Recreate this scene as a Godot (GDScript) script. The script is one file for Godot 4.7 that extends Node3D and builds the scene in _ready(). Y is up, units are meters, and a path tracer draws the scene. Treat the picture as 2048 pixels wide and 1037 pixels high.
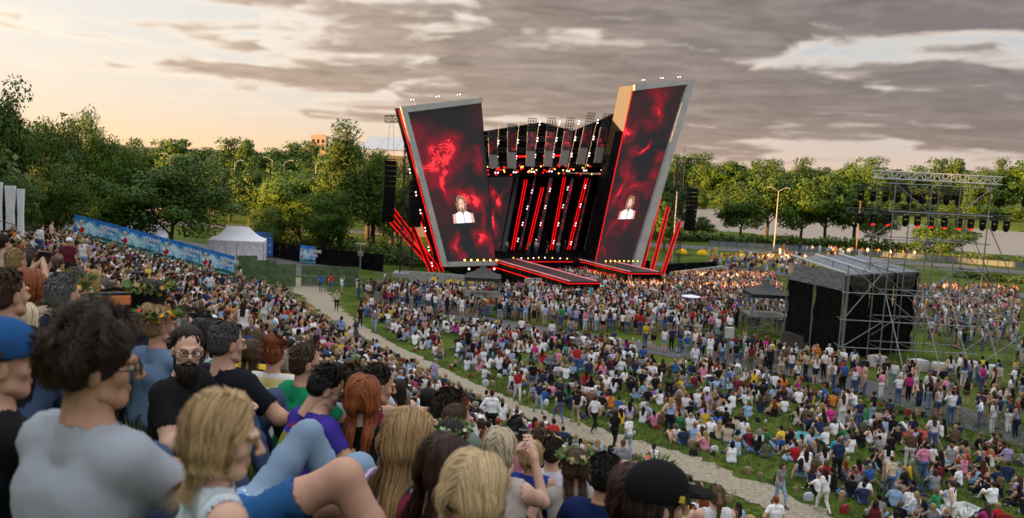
extends Node3D
# An open-air concert on a grassy amphitheatre by a river at sunset.

const TAU_ := 6.28318530718
var rng := RandomNumberGenerator.new()
var mats := {}
var meshes := {}
var taken := {}
var noise := FastNoiseLite.new()
var noise2 := FastNoiseLite.new()
var M := {}

# ---------------------------------------------------------------- mesh builder
class MB:
	var v := PackedVector3Array()
	var n := PackedVector3Array()
	var uv := PackedVector2Array()
	var c := PackedColorArray()
	var col := Color(1, 1, 1)
	var use_c := false
	var ix := PackedInt32Array()
	func vert(p: Vector3, nn: Vector3, t := Vector2.ZERO) -> int:
		v.append(p); n.append(nn); uv.append(t)
		if use_c: c.append(col)
		return v.size() - 1
	func tri(a: int, b: int, d: int) -> void:
		ix.append(a); ix.append(b); ix.append(d)
	# quad p0 p1 p2 p3 counter-clockwise seen from the side that the normal points to
	func quad(p0: Vector3, p1: Vector3, p2: Vector3, p3: Vector3) -> void:
		var nn := (p1 - p0).cross(p3 - p0).normalized()
		if nn == Vector3.ZERO: nn = (p2 - p1).cross(p3 - p1).normalized()
		var a := vert(p0, nn, Vector2(0, 1)); vert(p1, nn, Vector2(1, 1)); vert(p2, nn, Vector2(1, 0)); vert(p3, nn, Vector2(0, 0))
		tri(a, a + 2, a + 1); tri(a, a + 3, a + 2)
	func box(at: Vector3, size: Vector3, b := Basis()) -> void:
		var x := b.x * size.x * 0.5
		var y := b.y * size.y * 0.5
		var z := b.z * size.z * 0.5
		quad(at - x - y + z, at + x - y + z, at + x + y + z, at - x + y + z)
		quad(at + x - y - z, at - x - y - z, at - x + y - z, at + x + y - z)
		quad(at + x - y + z, at + x - y - z, at + x + y - z, at + x + y + z)
		quad(at - x - y - z, at - x - y + z, at - x + y + z, at - x + y - z)
		quad(at - x + y + z, at + x + y + z, at + x + y - z, at - x + y - z)
		quad(at - x - y - z, at + x - y - z, at + x - y + z, at - x - y + z)
	# box between two points, w wide and h high
	func beam(a: Vector3, b: Vector3, w: float, h: float, up := Vector3.UP) -> void:
		var d := b - a
		var z := d.normalized()
		if absf(z.dot(up)) > 0.98: up = Vector3.RIGHT
		var x := up.cross(z).normalized()
		var y := z.cross(x)
		box((a + b) * 0.5, Vector3(w, h, d.length()), Basis(x, y, z))
	func tube(a: Vector3, b: Vector3, ra: float, rb := -1.0, sides := 6, caps := true) -> void:
		if rb < 0.0: rb = ra
		var z := (b - a).normalized()
		var up := Vector3.UP if absf(z.y) < 0.9 else Vector3.RIGHT
		var x := up.cross(z).normalized()
		var y := z.cross(x)
		var s := v.size()
		for i in sides + 1:
			var an := TAU * i / sides
			var d := x * cos(an) + y * sin(an)
			vert(a + d * ra, d, Vector2(float(i) / sides, 0)); vert(b + d * rb, d, Vector2(float(i) / sides, 1))
		for i in sides:
			var k := s + i * 2
			tri(k, k + 1, k + 2); tri(k + 2, k + 1, k + 3)
		if caps:
			for e in 2:
				var cp: Vector3 = a if e == 0 else b
				var r := ra if e == 0 else rb
				if r < 0.001: continue
				var nn := -z if e == 0 else z
				var m := vert(cp, nn)
				for i in sides + 1:
					var an := TAU * i / sides
					vert(cp + (x * cos(an) + y * sin(an)) * r, nn)
				for i in sides:
					if e == 0: tri(m, m + 1 + i, m + 2 + i)
					else: tri(m, m + 2 + i, m + 1 + i)
	func pipe(pts: Array, r: float, sides := 5) -> void:
		for i in pts.size() - 1: tube(pts[i], pts[i + 1], r, r, sides)
	# profile: Array of Vector2(radius, height), spun round y at a place
	func lathe(at: Vector3, prof: Array, sides := 12) -> void:
		var s := v.size()
		for i in sides + 1:
			var an := TAU * i / sides
			for j in prof.size():
				var q: Vector2 = prof[j]
				var a0: Vector2 = prof[maxi(j - 1, 0)]
				var a1: Vector2 = prof[mini(j + 1, prof.size() - 1)]
				var t := (a1 - a0).normalized()
				vert(at + Vector3(cos(an) * q.x, q.y, sin(an) * q.x), Vector3(cos(an) * t.y, -t.x, sin(an) * t.y).normalized(), Vector2(float(i) / sides, q.y))
		var m := prof.size()
		for i in sides:
			for j in m - 1:
				var k := s + i * m + j
				tri(k, k + m, k + 1); tri(k + 1, k + m, k + m + 1)
	# a flat polygon given counter-clockwise in its plane, given thickness along its normal (front face at given points)
	func slab(pts: PackedVector3Array, thick: float) -> void:
		var nn := Vector3.ZERO
		for i in pts.size(): nn += pts[i].cross(pts[(i + 1) % pts.size()])
		nn = nn.normalized()
		var cen := Vector3.ZERO
		for p in pts: cen += p
		cen /= pts.size()
		var x := (pts[1] - pts[0]).normalized()
		var y := nn.cross(x)
		var flat := PackedVector2Array()
		for p in pts: flat.append(Vector2((p - cen).dot(x), (p - cen).dot(y)))
		var t := Geometry2D.triangulate_polygon(flat)
		for side in 2:
			var s := v.size()
			for p in pts: vert(p - nn * thick * side, nn if side == 0 else -nn)
			for i in range(0, t.size(), 3):
				var a := flat[t[i]]; var b := flat[t[i + 1]]; var d := flat[t[i + 2]]
				var ccw := (b - a).cross(d - a) > 0.0
				if ccw == (side == 0): tri(s + t[i], s + t[i + 2], s + t[i + 1])
				else: tri(s + t[i], s + t[i + 1], s + t[i + 2])
		for i in pts.size():
			var a := pts[i]; var b := pts[(i + 1) % pts.size()]
			quad(a - nn * thick, b - nn * thick, b, a)
	func add(o: MB, t := Transform3D()) -> void:
		var s := v.size()
		for i in o.v.size():
			v.append(t * o.v[i]); n.append((t.basis * o.n[i]).normalized()); uv.append(o.uv[i])
			if use_c: c.append(o.c[i] if o.use_c else col)
		for i in o.ix: ix.append(i + s)
	func mesh() -> ArrayMesh:
		var a := []
		a.resize(Mesh.ARRAY_MAX)
		a[Mesh.ARRAY_VERTEX] = v; a[Mesh.ARRAY_NORMAL] = n; a[Mesh.ARRAY_TEX_UV] = uv; a[Mesh.ARRAY_INDEX] = ix
		if use_c: a[Mesh.ARRAY_COLOR] = c
		var m := ArrayMesh.new()
		if ix.size(): m.add_surface_from_arrays(Mesh.PRIMITIVE_TRIANGLES, a)
		return m

# ---------------------------------------------------------------- signed distance bodies, meshed as surface nets
class Sdf:
	var o: Vector3
	var h: float
	var nx: int
	var ny: int
	var nz: int
	var f := PackedFloat32Array()
	var b := PackedFloat32Array()
	var tg := PackedByteArray()
	func _init(lo: Vector3, hi: Vector3, cell: float) -> void:
		o = lo; h = cell
		nx = int((hi.x - lo.x) / cell) + 2; ny = int((hi.y - lo.y) / cell) + 2; nz = int((hi.z - lo.z) / cell) + 2
		f.resize(nx * ny * nz); f.fill(1.0)
		b.resize(nx * ny * nz); b.fill(1.0)
		tg.resize(nx * ny * nz)
	func cap(pa: Vector3, pb: Vector3, ra: float, rb: float, k: float, tag: int) -> void:
		var m := maxf(ra, rb) + k + h * 2.0
		var lo := (pa.min(pb) - Vector3(m, m, m) - o) / h
		var hi := (pa.max(pb) + Vector3(m, m, m) - o) / h
		var d := pb - pa
		var l2 := maxf(d.length_squared(), 1e-9)
		var x0 := maxi(int(lo.x), 0); var x1 := mini(int(hi.x) + 1, nx - 1)
		for iz in range(maxi(int(lo.z), 0), mini(int(hi.z) + 2, nz)):
			for iy in range(maxi(int(lo.y), 0), mini(int(hi.y) + 2, ny)):
				var i := (iz * ny + iy) * nx + x0
				var q := o + Vector3(x0, iy, iz) * h - pa
				for ixx in range(x0, x1 + 1):
					var t := clampf(q.dot(d) / l2, 0.0, 1.0)
					var s := (q - d * t).length() - ra - (rb - ra) * t
					if s < b[i]:
						b[i] = s; tg[i] = tag
					var e := f[i]
					var g := k - absf(e - s)
					f[i] = minf(e, s) - (g * g * 0.25 / k if g > 0.0 else 0.0)
					i += 1
					q.x += h
	func ell(at: Vector3, r: Vector3, k: float, tag: int, bs := Basis(), cut := false) -> void:
		var m := maxf(r.x, maxf(r.y, r.z)) + k + h * 2.0
		var lo := (at - Vector3(m, m, m) - o) / h
		var hi := (at + Vector3(m, m, m) - o) / h
		var inv := bs.transposed()
		for iz in range(maxi(int(lo.z), 0), mini(int(hi.z) + 2, nz)):
			for iy in range(maxi(int(lo.y), 0), mini(int(hi.y) + 2, ny)):
				for ixx in range(maxi(int(lo.x), 0), mini(int(hi.x) + 2, nx)):
					var i := (iz * ny + iy) * nx + ixx
					var q := inv * (o + Vector3(ixx, iy, iz) * h - at)
					var k0 := (q / r).length()
					var k1 := (q / (r * r)).length()
					var s := k0 * (k0 - 1.0) / maxf(k1, 1e-6)
					var e := f[i]
					if cut:
						var g := k - absf(e + s)
						f[i] = maxf(e, -s) + (g * g * 0.25 / k if g > 0.0 else 0.0)
						continue
					if s < b[i]:
						b[i] = s; tg[i] = tag
					var g2 := k - absf(e - s)
					f[i] = minf(e, s) - (g2 * g2 * 0.25 / k if g2 > 0.0 else 0.0)
	func at(p: Vector3) -> float:
		var q := ((p - o) / h).clamp(Vector3.ZERO, Vector3(nx - 2, ny - 2, nz - 2))
		var i := (int(q.z) * ny + int(q.y)) * nx + int(q.x)
		var fx := q.x - int(q.x); var fy := q.y - int(q.y); var fz := q.z - int(q.z)
		var sy := nx; var sz := nx * ny
		var a := lerpf(lerpf(f[i], f[i + 1], fx), lerpf(f[i + sy], f[i + sy + 1], fx), fy)
		var c := lerpf(lerpf(f[i + sz], f[i + sz + 1], fx), lerpf(f[i + sz + sy], f[i + sz + sy + 1], fx), fy)
		return lerpf(a, c, fz)
	# -> [vertices, normals, vertex tags, quads (4 indices each)]
	func nets() -> Array:
		var vs := PackedVector3Array(); var ns := PackedVector3Array(); var ts := PackedByteArray(); var qs := PackedInt32Array()
		var id := PackedInt32Array(); id.resize(nx * ny * nz); id.fill(-1)
		var sy := nx; var sz := nx * ny
		var far := h * 2.2
		for iz in nz - 1:
			for iy in ny - 1:
				var i := (iz * ny + iy) * nx - 1
				for ixx in nx - 1:
					i += 1
					var a0 := f[i]
					if a0 > far or a0 < -far: continue
					var a1 := f[i + 1]; var a2 := f[i + sy]; var a3 := f[i + sy + 1]
					var a4 := f[i + sz]; var a5 := f[i + sz + 1]; var a6 := f[i + sz + sy]; var a7 := f[i + sz + sy + 1]
					var neg := int(a0 < 0.0) + int(a1 < 0.0) + int(a2 < 0.0) + int(a3 < 0.0) + int(a4 < 0.0) + int(a5 < 0.0) + int(a6 < 0.0) + int(a7 < 0.0)
					if neg == 0 or neg == 8: continue
					var p := Vector3.ZERO
					var n := 0
					if (a0 < 0.0) != (a1 < 0.0): p += Vector3(a0 / (a0 - a1), 0, 0); n += 1
					if (a2 < 0.0) != (a3 < 0.0): p += Vector3(a2 / (a2 - a3), 1, 0); n += 1
					if (a4 < 0.0) != (a5 < 0.0): p += Vector3(a4 / (a4 - a5), 0, 1); n += 1
					if (a6 < 0.0) != (a7 < 0.0): p += Vector3(a6 / (a6 - a7), 1, 1); n += 1
					if (a0 < 0.0) != (a2 < 0.0): p += Vector3(0, a0 / (a0 - a2), 0); n += 1
					if (a1 < 0.0) != (a3 < 0.0): p += Vector3(1, a1 / (a1 - a3), 0); n += 1
					if (a4 < 0.0) != (a6 < 0.0): p += Vector3(0, a4 / (a4 - a6), 1); n += 1
					if (a5 < 0.0) != (a7 < 0.0): p += Vector3(1, a5 / (a5 - a7), 1); n += 1
					if (a0 < 0.0) != (a4 < 0.0): p += Vector3(0, 0, a0 / (a0 - a4)); n += 1
					if (a1 < 0.0) != (a5 < 0.0): p += Vector3(1, 0, a1 / (a1 - a5)); n += 1
					if (a2 < 0.0) != (a6 < 0.0): p += Vector3(0, 1, a2 / (a2 - a6)); n += 1
					if (a3 < 0.0) != (a7 < 0.0): p += Vector3(1, 1, a3 / (a3 - a7)); n += 1
					id[i] = vs.size()
					vs.append(o + (Vector3(ixx, iy, iz) + p / n) * h)
					ns.append(Vector3(a1 + a3 + a5 + a7 - a0 - a2 - a4 - a6, a2 + a3 + a6 + a7 - a0 - a1 - a4 - a5, a4 + a5 + a6 + a7 - a0 - a1 - a2 - a3).normalized())
					ts.append(tg[i])
					# quads round the three edges that leave corner 0
					if ixx == 0 or iy == 0 or iz == 0: continue
					if (a0 < 0.0) != (a1 < 0.0):
						var q := [i - sy - sz, i - sz, i, i - sy]
						_q(qs, id, q, a0 < 0.0)
					if (a0 < 0.0) != (a2 < 0.0):
						var q := [i - 1 - sz, i - 1, i, i - sz]
						_q(qs, id, q, a0 < 0.0)
					if (a0 < 0.0) != (a4 < 0.0):
						var q := [i - 1 - sy, i - sy, i, i - 1]
						_q(qs, id, q, a0 < 0.0)
		return [vs, ns, ts, qs]
	func _q(qs: PackedInt32Array, id: PackedInt32Array, q: Array, out: bool) -> void:
		var a := id[q[0]]; var b2 := id[q[1]]; var c := id[q[2]]; var d := id[q[3]]
		if a < 0 or b2 < 0 or c < 0 or d < 0: return
		if out:
			qs.append(a); qs.append(b2); qs.append(c); qs.append(d)
		else:
			qs.append(d); qs.append(c); qs.append(b2); qs.append(a)

# ---------------------------------------------------------------- small helpers
func lin(r: float, g: float, b: float, a := 1.0) -> Color:
	var c := Color(r, g, b).linear_to_srgb()
	c.a = a
	return c

func mat(key: String, c: Color, rough := 0.8, metal := 0.0) -> StandardMaterial3D:
	if mats.has(key): return mats[key]
	var m := StandardMaterial3D.new()
	m.resource_name = key
	m.albedo_color = c; m.roughness = rough; m.metallic = metal
	mats[key] = m
	return m

func glow(key: String, c: Color, e: float) -> StandardMaterial3D:
	if mats.has(key): return mats[key]
	var m := mat(key, Color(0.02, 0.02, 0.02), 0.4)
	m.emission_enabled = true; m.emission = c; m.emission_energy_multiplier = e
	return m

func ramp(cols: Array) -> Gradient:
	var g := Gradient.new()
	var offs := PackedFloat32Array(); var cs := PackedColorArray()
	for i in cols.size():
		offs.append(float(i) / (cols.size() - 1)); cs.append(cols[i])
	g.offsets = offs; g.colors = cs
	return g

func noise_tex(cols: Array, freq: float, octaves := 5, seed_ := 1, size := 512) -> NoiseTexture2D:
	var t := NoiseTexture2D.new()
	var f := FastNoiseLite.new()
	f.noise_type = FastNoiseLite.TYPE_SIMPLEX; f.frequency = freq; f.fractal_octaves = octaves; f.seed = seed_
	t.noise = f; t.seamless = true; t.width = size; t.height = size; t.color_ramp = ramp(cols)
	return t

func bump_tex(freq: float, seed_ := 3, size := 512) -> NoiseTexture2D:
	return noise_tex([Color(0, 0, 0), Color(1, 1, 1)], freq, 4, seed_, size)

func tri_mat(key: String, tex: Texture2D, metres: float, rough := 0.9, bump: Texture2D = null, cm := 1.0) -> StandardMaterial3D:
	if mats.has(key): return mats[key]
	var m := mat(key, Color(1, 1, 1), rough)
	m.albedo_texture = tex
	m.uv1_triplanar = true; m.uv1_world_triplanar = true
	m.uv1_scale = Vector3.ONE / metres
	if bump:
		m.heightmap_enabled = true; m.heightmap_texture = bump; m.heightmap_scale = cm
	return m

func numbered(called: String) -> String:
	if not taken.has(called):
		taken[called] = 0
		return called
	taken[called] += 1
	return "%s_%03d" % [called, taken[called]]

func tag(o: Node3D, label: String, category: String, group := "", kind := "") -> Node3D:
	o.set_meta("label", label)
	if category: o.set_meta("category", category)
	if group: o.set_meta("group", group)
	if kind: o.set_meta("kind", kind)
	return o

func thing(called: String, label: String, category: String, t := Transform3D(), group := "") -> Node3D:
	var o := Node3D.new()
	o.name = numbered(called)
	o.transform = t
	add_child(o, true)
	return tag(o, label, category, group)

func part(called: String, mesh: Mesh, m: Material, parent: Node3D, t := Transform3D()) -> MeshInstance3D:
	var o := MeshInstance3D.new()
	o.name = called
	o.mesh = mesh
	o.material_override = m
	o.transform = t
	parent.add_child(o, true)
	return o

func solo(called: String, mesh: Mesh, m: Material, label: String, category: String, t := Transform3D(), group := "") -> MeshInstance3D:
	var o := part(numbered(called), mesh, m, self, t)
	tag(o, label, category, group)
	return o

func structure(called: String, mesh: Mesh, m: Material, label: String, parent: Node3D = null) -> MeshInstance3D:
	var o := part(numbered(called) if parent == null else called, mesh, m, parent if parent else self)
	if parent == null: tag(o, label, "", "", "structure")
	return o

func T(p: Vector3, yaw := 0.0) -> Transform3D:
	return Transform3D(Basis(Vector3.UP, yaw), p)

# ---------------------------------------------------------------- the lie of the land
const GT := [[-60.0, 0.535], [0.0, 0.535], [6.0, 0.508], [31.0, 0.37], [45.0, 0.325], [57.0, 0.30], [89.0, 0.25], [115.0, 0.10], [400.0, 0.05]]
func hill_st(x: float, z: float) -> Vector2:
	var qx := x - 3.9
	var qz := z + 39.0
	return Vector2(qx * -0.888 - qz * -0.46, x * -0.46 + z * -0.888)

func field(z: float) -> float:
	return -10.8 + 0.02 * clampf(z, -100.0, 20.0)

func land(x: float, z: float) -> float:
	var st := hill_st(x, z)
	var g: float = GT[0][1]
	for i in GT.size() - 1:
		var a: Array = GT[i]
		var b: Array = GT[i + 1]
		if st.y >= a[0]: g = lerpf(a[1], b[1], clampf((st.y - a[0]) / (b[0] - a[0]), 0.0, 1.0))
	var s := maxf(st.x, 0.0)
	if s > 25.0: s = 25.0 + minf(s - 25.0, 60.0) * 0.25
	var y := field(z) + g * (sqrt(s * s + 9.0) - 3.0)
	# the slope near the top, as the people sit on it
	var dc := Vector2(x, z).length()
	y += (-0.321 + 0.14 * clampf(x, -6.0, 6.0) - 0.086 * maxf(z, -12.0) + 0.746 * exp(-dc / 1.5)) * smoothstep(16.0, 7.0, dc)
	# the river bed: between the near and the far bank
	var near := (x - 105.0) * -0.536 + (z + 195.0) * 0.844   # > 0 this side of the near bank
	if near < 10.0:
		y = lerpf(y, -19.0, smoothstep(10.0, -8.0, near))
		var far := (x - 206.0) * -0.596 + (z + 380.0) * 0.80  # < 0 beyond the far bank
		if far < 4.0: y = lerpf(y, -14.6, smoothstep(4.0, -10.0, far))
	return y

func on_land(x: float, z: float, up := 0.0) -> Vector3:
	return Vector3(x, land(x, z) + up, z)

# ---------------------------------------------------------------- people
# joints in metres: the person faces -z, the ground at the seat or the feet is y = 0
func pose(kind: String, slope := 0.0) -> Dictionary:
	var j := {}
	var V := func(x, y, z): return Vector3(x, y, z)
	if kind.begins_with("sit"):
		j = {"pel": Vector3(0, 0.11, 0.0), "chest": Vector3(0, 0.43, -0.05), "neck": Vector3(0, 0.575, -0.06), "head": Vector3(0, 0.735, -0.09),
			"shl": Vector3(-0.165, 0.535, -0.06), "shr": Vector3(0.165, 0.535, -0.06), "hpl": Vector3(-0.085, 0.10, -0.03), "hpr": Vector3(0.085, 0.10, -0.03)}
		match kind:
			"sit_knees":
				j.merge({"knl": Vector3(-0.13, 0.43, -0.37), "anl": Vector3(-0.11, 0.07, -0.60), "tol": Vector3(-0.12, 0.03, -0.77), "knr": Vector3(0.13, 0.42, -0.36), "anr": Vector3(0.12, 0.07, -0.58), "tor": Vector3(0.13, 0.03, -0.75),
					"ell": Vector3(-0.26, 0.36, -0.25), "wrl": Vector3(-0.07, 0.33, -0.48), "elr": Vector3(0.26, 0.35, -0.24), "wrr": Vector3(0.07, 0.35, -0.49)})
			"sit_cross":
				j.merge({"knl": Vector3(-0.33, 0.16, -0.30), "anl": Vector3(0.08, 0.07, -0.40), "tol": Vector3(0.20, 0.05, -0.40), "knr": Vector3(0.33, 0.16, -0.28), "anr": Vector3(-0.08, 0.07, -0.30), "tor": Vector3(-0.20, 0.05, -0.32),
					"ell": Vector3(-0.25, 0.29, -0.10), "wrl": Vector3(-0.17, 0.24, -0.33), "elr": Vector3(0.25, 0.29, -0.10), "wrr": Vector3(0.12, 0.25, -0.33)})
			"sit_lean":
				j.chest = Vector3(0, 0.40, 0.10); j.neck = Vector3(0, 0.54, 0.15); j.head = Vector3(0, 0.70, 0.12)
				j.shl = Vector3(-0.165, 0.50, 0.13); j.shr = Vector3(0.165, 0.50, 0.13)
				j.merge({"knl": Vector3(-0.12, 0.33, -0.42), "anl": Vector3(-0.10, 0.06, -0.75), "tol": Vector3(-0.12, 0.08, -0.92), "knr": Vector3(0.14, 0.15, -0.48), "anr": Vector3(0.10, 0.06, -0.88), "tor": Vector3(0.12, 0.16, -0.98),
					"ell": Vector3(-0.27, 0.26, 0.24), "wrl": Vector3(-0.29, 0.05, 0.32), "elr": Vector3(0.27, 0.26, 0.25), "wrr": Vector3(0.30, 0.05, 0.34)})
			"sit_side":
				j.chest = Vector3(0.05, 0.43, -0.02); j.neck = Vector3(0.07, 0.575, -0.03); j.head = Vector3(0.07, 0.735, -0.06)
				j.shl = Vector3(-0.10, 0.55, -0.03); j.shr = Vector3(0.23, 0.52, -0.03)
				j.merge({"knl": Vector3(-0.36, 0.12, -0.28), "anl": Vector3(-0.40, 0.06, 0.08), "tol": Vector3(-0.52, 0.05, 0.14), "knr": Vector3(-0.20, 0.17, -0.38), "anr": Vector3(-0.44, 0.07, -0.12), "tor": Vector3(-0.56, 0.05, -0.10),
					"ell": Vector3(-0.22, 0.32, -0.12), "wrl": Vector3(-0.20, 0.22, -0.32), "elr": Vector3(0.33, 0.28, 0.03), "wrr": Vector3(0.36, 0.05, 0.02)})
			"sit_phone":
				j.merge({"knl": Vector3(-0.15, 0.40, -0.36), "anl": Vector3(-0.13, 0.07, -0.58), "tol": Vector3(-0.14, 0.03, -0.75), "knr": Vector3(0.30, 0.16, -0.30), "anr": Vector3(-0.02, 0.07, -0.38), "tor": Vector3(-0.14, 0.05, -0.42),
					"ell": Vector3(-0.25, 0.40, -0.22), "wrl": Vector3(-0.08, 0.63, -0.36), "elr": Vector3(0.25, 0.42, -0.22), "wrr": Vector3(0.05, 0.66, -0.37)})
		for k in ["knl", "anl", "tol", "knr", "anr", "tor"]:
			var p: Vector3 = j[k]
			p.y += p.z * slope * 0.9
			j[k] = p
	else:
		j = {"pel": Vector3(0, 0.94, 0.0), "chest": Vector3(0, 1.25, 0.0), "neck": Vector3(0, 1.43, 0.01), "head": Vector3(0, 1.59, -0.02),
			"shl": Vector3(-0.175, 1.385, 0.01), "shr": Vector3(0.175, 1.385, 0.01), "hpl": Vector3(-0.09, 0.90, 0), "hpr": Vector3(0.09, 0.90, 0),
			"knl": Vector3(-0.10, 0.49, -0.02), "anl": Vector3(-0.11, 0.08, 0.03), "tol": Vector3(-0.13, 0.03, -0.13), "knr": Vector3(0.10, 0.49, -0.02), "anr": Vector3(0.11, 0.08, 0.03), "tor": Vector3(0.13, 0.03, -0.13),
			"ell": Vector3(-0.25, 1.11, 0.04), "wrl": Vector3(-0.26, 0.86, -0.05), "elr": Vector3(0.25, 1.11, 0.04), "wrr": Vector3(0.26, 0.86, -0.05)}
		match kind:
			"stand_crossed":
				j.merge({"ell": Vector3(-0.27, 1.12, -0.06), "wrl": Vector3(0.08, 1.14, -0.20), "elr": Vector3(0.27, 1.13, -0.06), "wrr": Vector3(-0.08, 1.18, -0.21), "anr": Vector3(0.17, 0.08, 0.0), "tor": Vector3(0.24, 0.03, -0.13)}, true)
			"stand_phone":
				j.merge({"ell": Vector3(-0.24, 1.20, -0.20), "wrl": Vector3(-0.06, 1.46, -0.32), "elr": Vector3(0.25, 1.24, -0.20), "wrr": Vector3(0.06, 1.52, -0.33)}, true)
			"stand_hip":
				j.merge({"ell": Vector3(-0.36, 1.14, 0.08), "wrl": Vector3(-0.17, 0.98, 0.0), "pel": Vector3(0.03, 0.94, 0), "knr": Vector3(0.14, 0.49, -0.05), "anr": Vector3(0.19, 0.08, 0.0), "tor": Vector3(0.23, 0.03, -0.15)}, true)
			"walk":
				j.merge({"knl": Vector3(-0.09, 0.52, -0.24), "anl": Vector3(-0.09, 0.10, -0.30), "tol": Vector3(-0.10, 0.07, -0.47), "knr": Vector3(0.09, 0.48, 0.02), "anr": Vector3(0.09, 0.13, 0.30), "tor": Vector3(0.10, 0.04, 0.17),
					"ell": Vector3(-0.23, 1.12, 0.14), "wrl": Vector3(-0.22, 0.90, 0.10), "elr": Vector3(0.23, 1.12, -0.08), "wrr": Vector3(0.20, 0.95, -0.26), "chest": Vector3(0, 1.25, -0.04), "neck": Vector3(0, 1.43, -0.05), "head": Vector3(0, 1.585, -0.09), "shl": Vector3(-0.17, 1.385, 0.0), "shr": Vector3(0.17, 1.385, -0.07)}, true)
			"arms_up":
				j.merge({"ell": Vector3(-0.30, 1.58, -0.05), "wrl": Vector3(-0.24, 1.82, -0.10), "elr": Vector3(0.30, 1.58, -0.05), "wrr": Vector3(0.22, 1.84, -0.10)}, true)
	return j

func hand_bones(s: Sdf, w: Vector3, el: Vector3, right: bool, curl: float) -> void:
	var d := (w - el).normalized()
	var side := d.cross(Vector3.UP)
	if side.length() < 0.3: side = d.cross(Vector3.FORWARD)
	side = side.normalized()
	var palm_n := side.cross(d).normalized() * -1.0
	var knuck := w + d * 0.085
	s.cap(w, knuck - side * 0.022, 0.024, 0.014, 0.02, 6)
	s.cap(w, knuck + side * 0.022, 0.024, 0.014, 0.02, 6)
	var lens := [0.068, 0.078, 0.072, 0.055]
	for i in 4:
		var r0 := knuck + side * (0.03 - 0.02 * i)
		var d1 := (d + palm_n * curl * 0.5).normalized()
		var d2 := (d + palm_n * curl * 1.6).normalized()
		var m: Vector3 = r0 + d1 * lens[i] * 0.55
		s.cap(r0, m, 0.0095, 0.0088, 0.006, 6)
		s.cap(m, m + d2 * lens[i] * 0.5, 0.0088, 0.0075, 0.004, 6)
	var tb := w + d * 0.03 + side * (0.026 if not right else -0.026)
	var td := (d * 0.8 + side * (0.7 if not right else -0.7) + palm_n * 0.4).normalized()
	s.cap(tb, tb + td * 0.04, 0.013, 0.011, 0.01, 6)
	s.cap(tb + td * 0.04, tb + td * 0.04 + (d + palm_n * 0.5).normalized() * 0.032, 0.011, 0.009, 0.005, 6)

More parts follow.
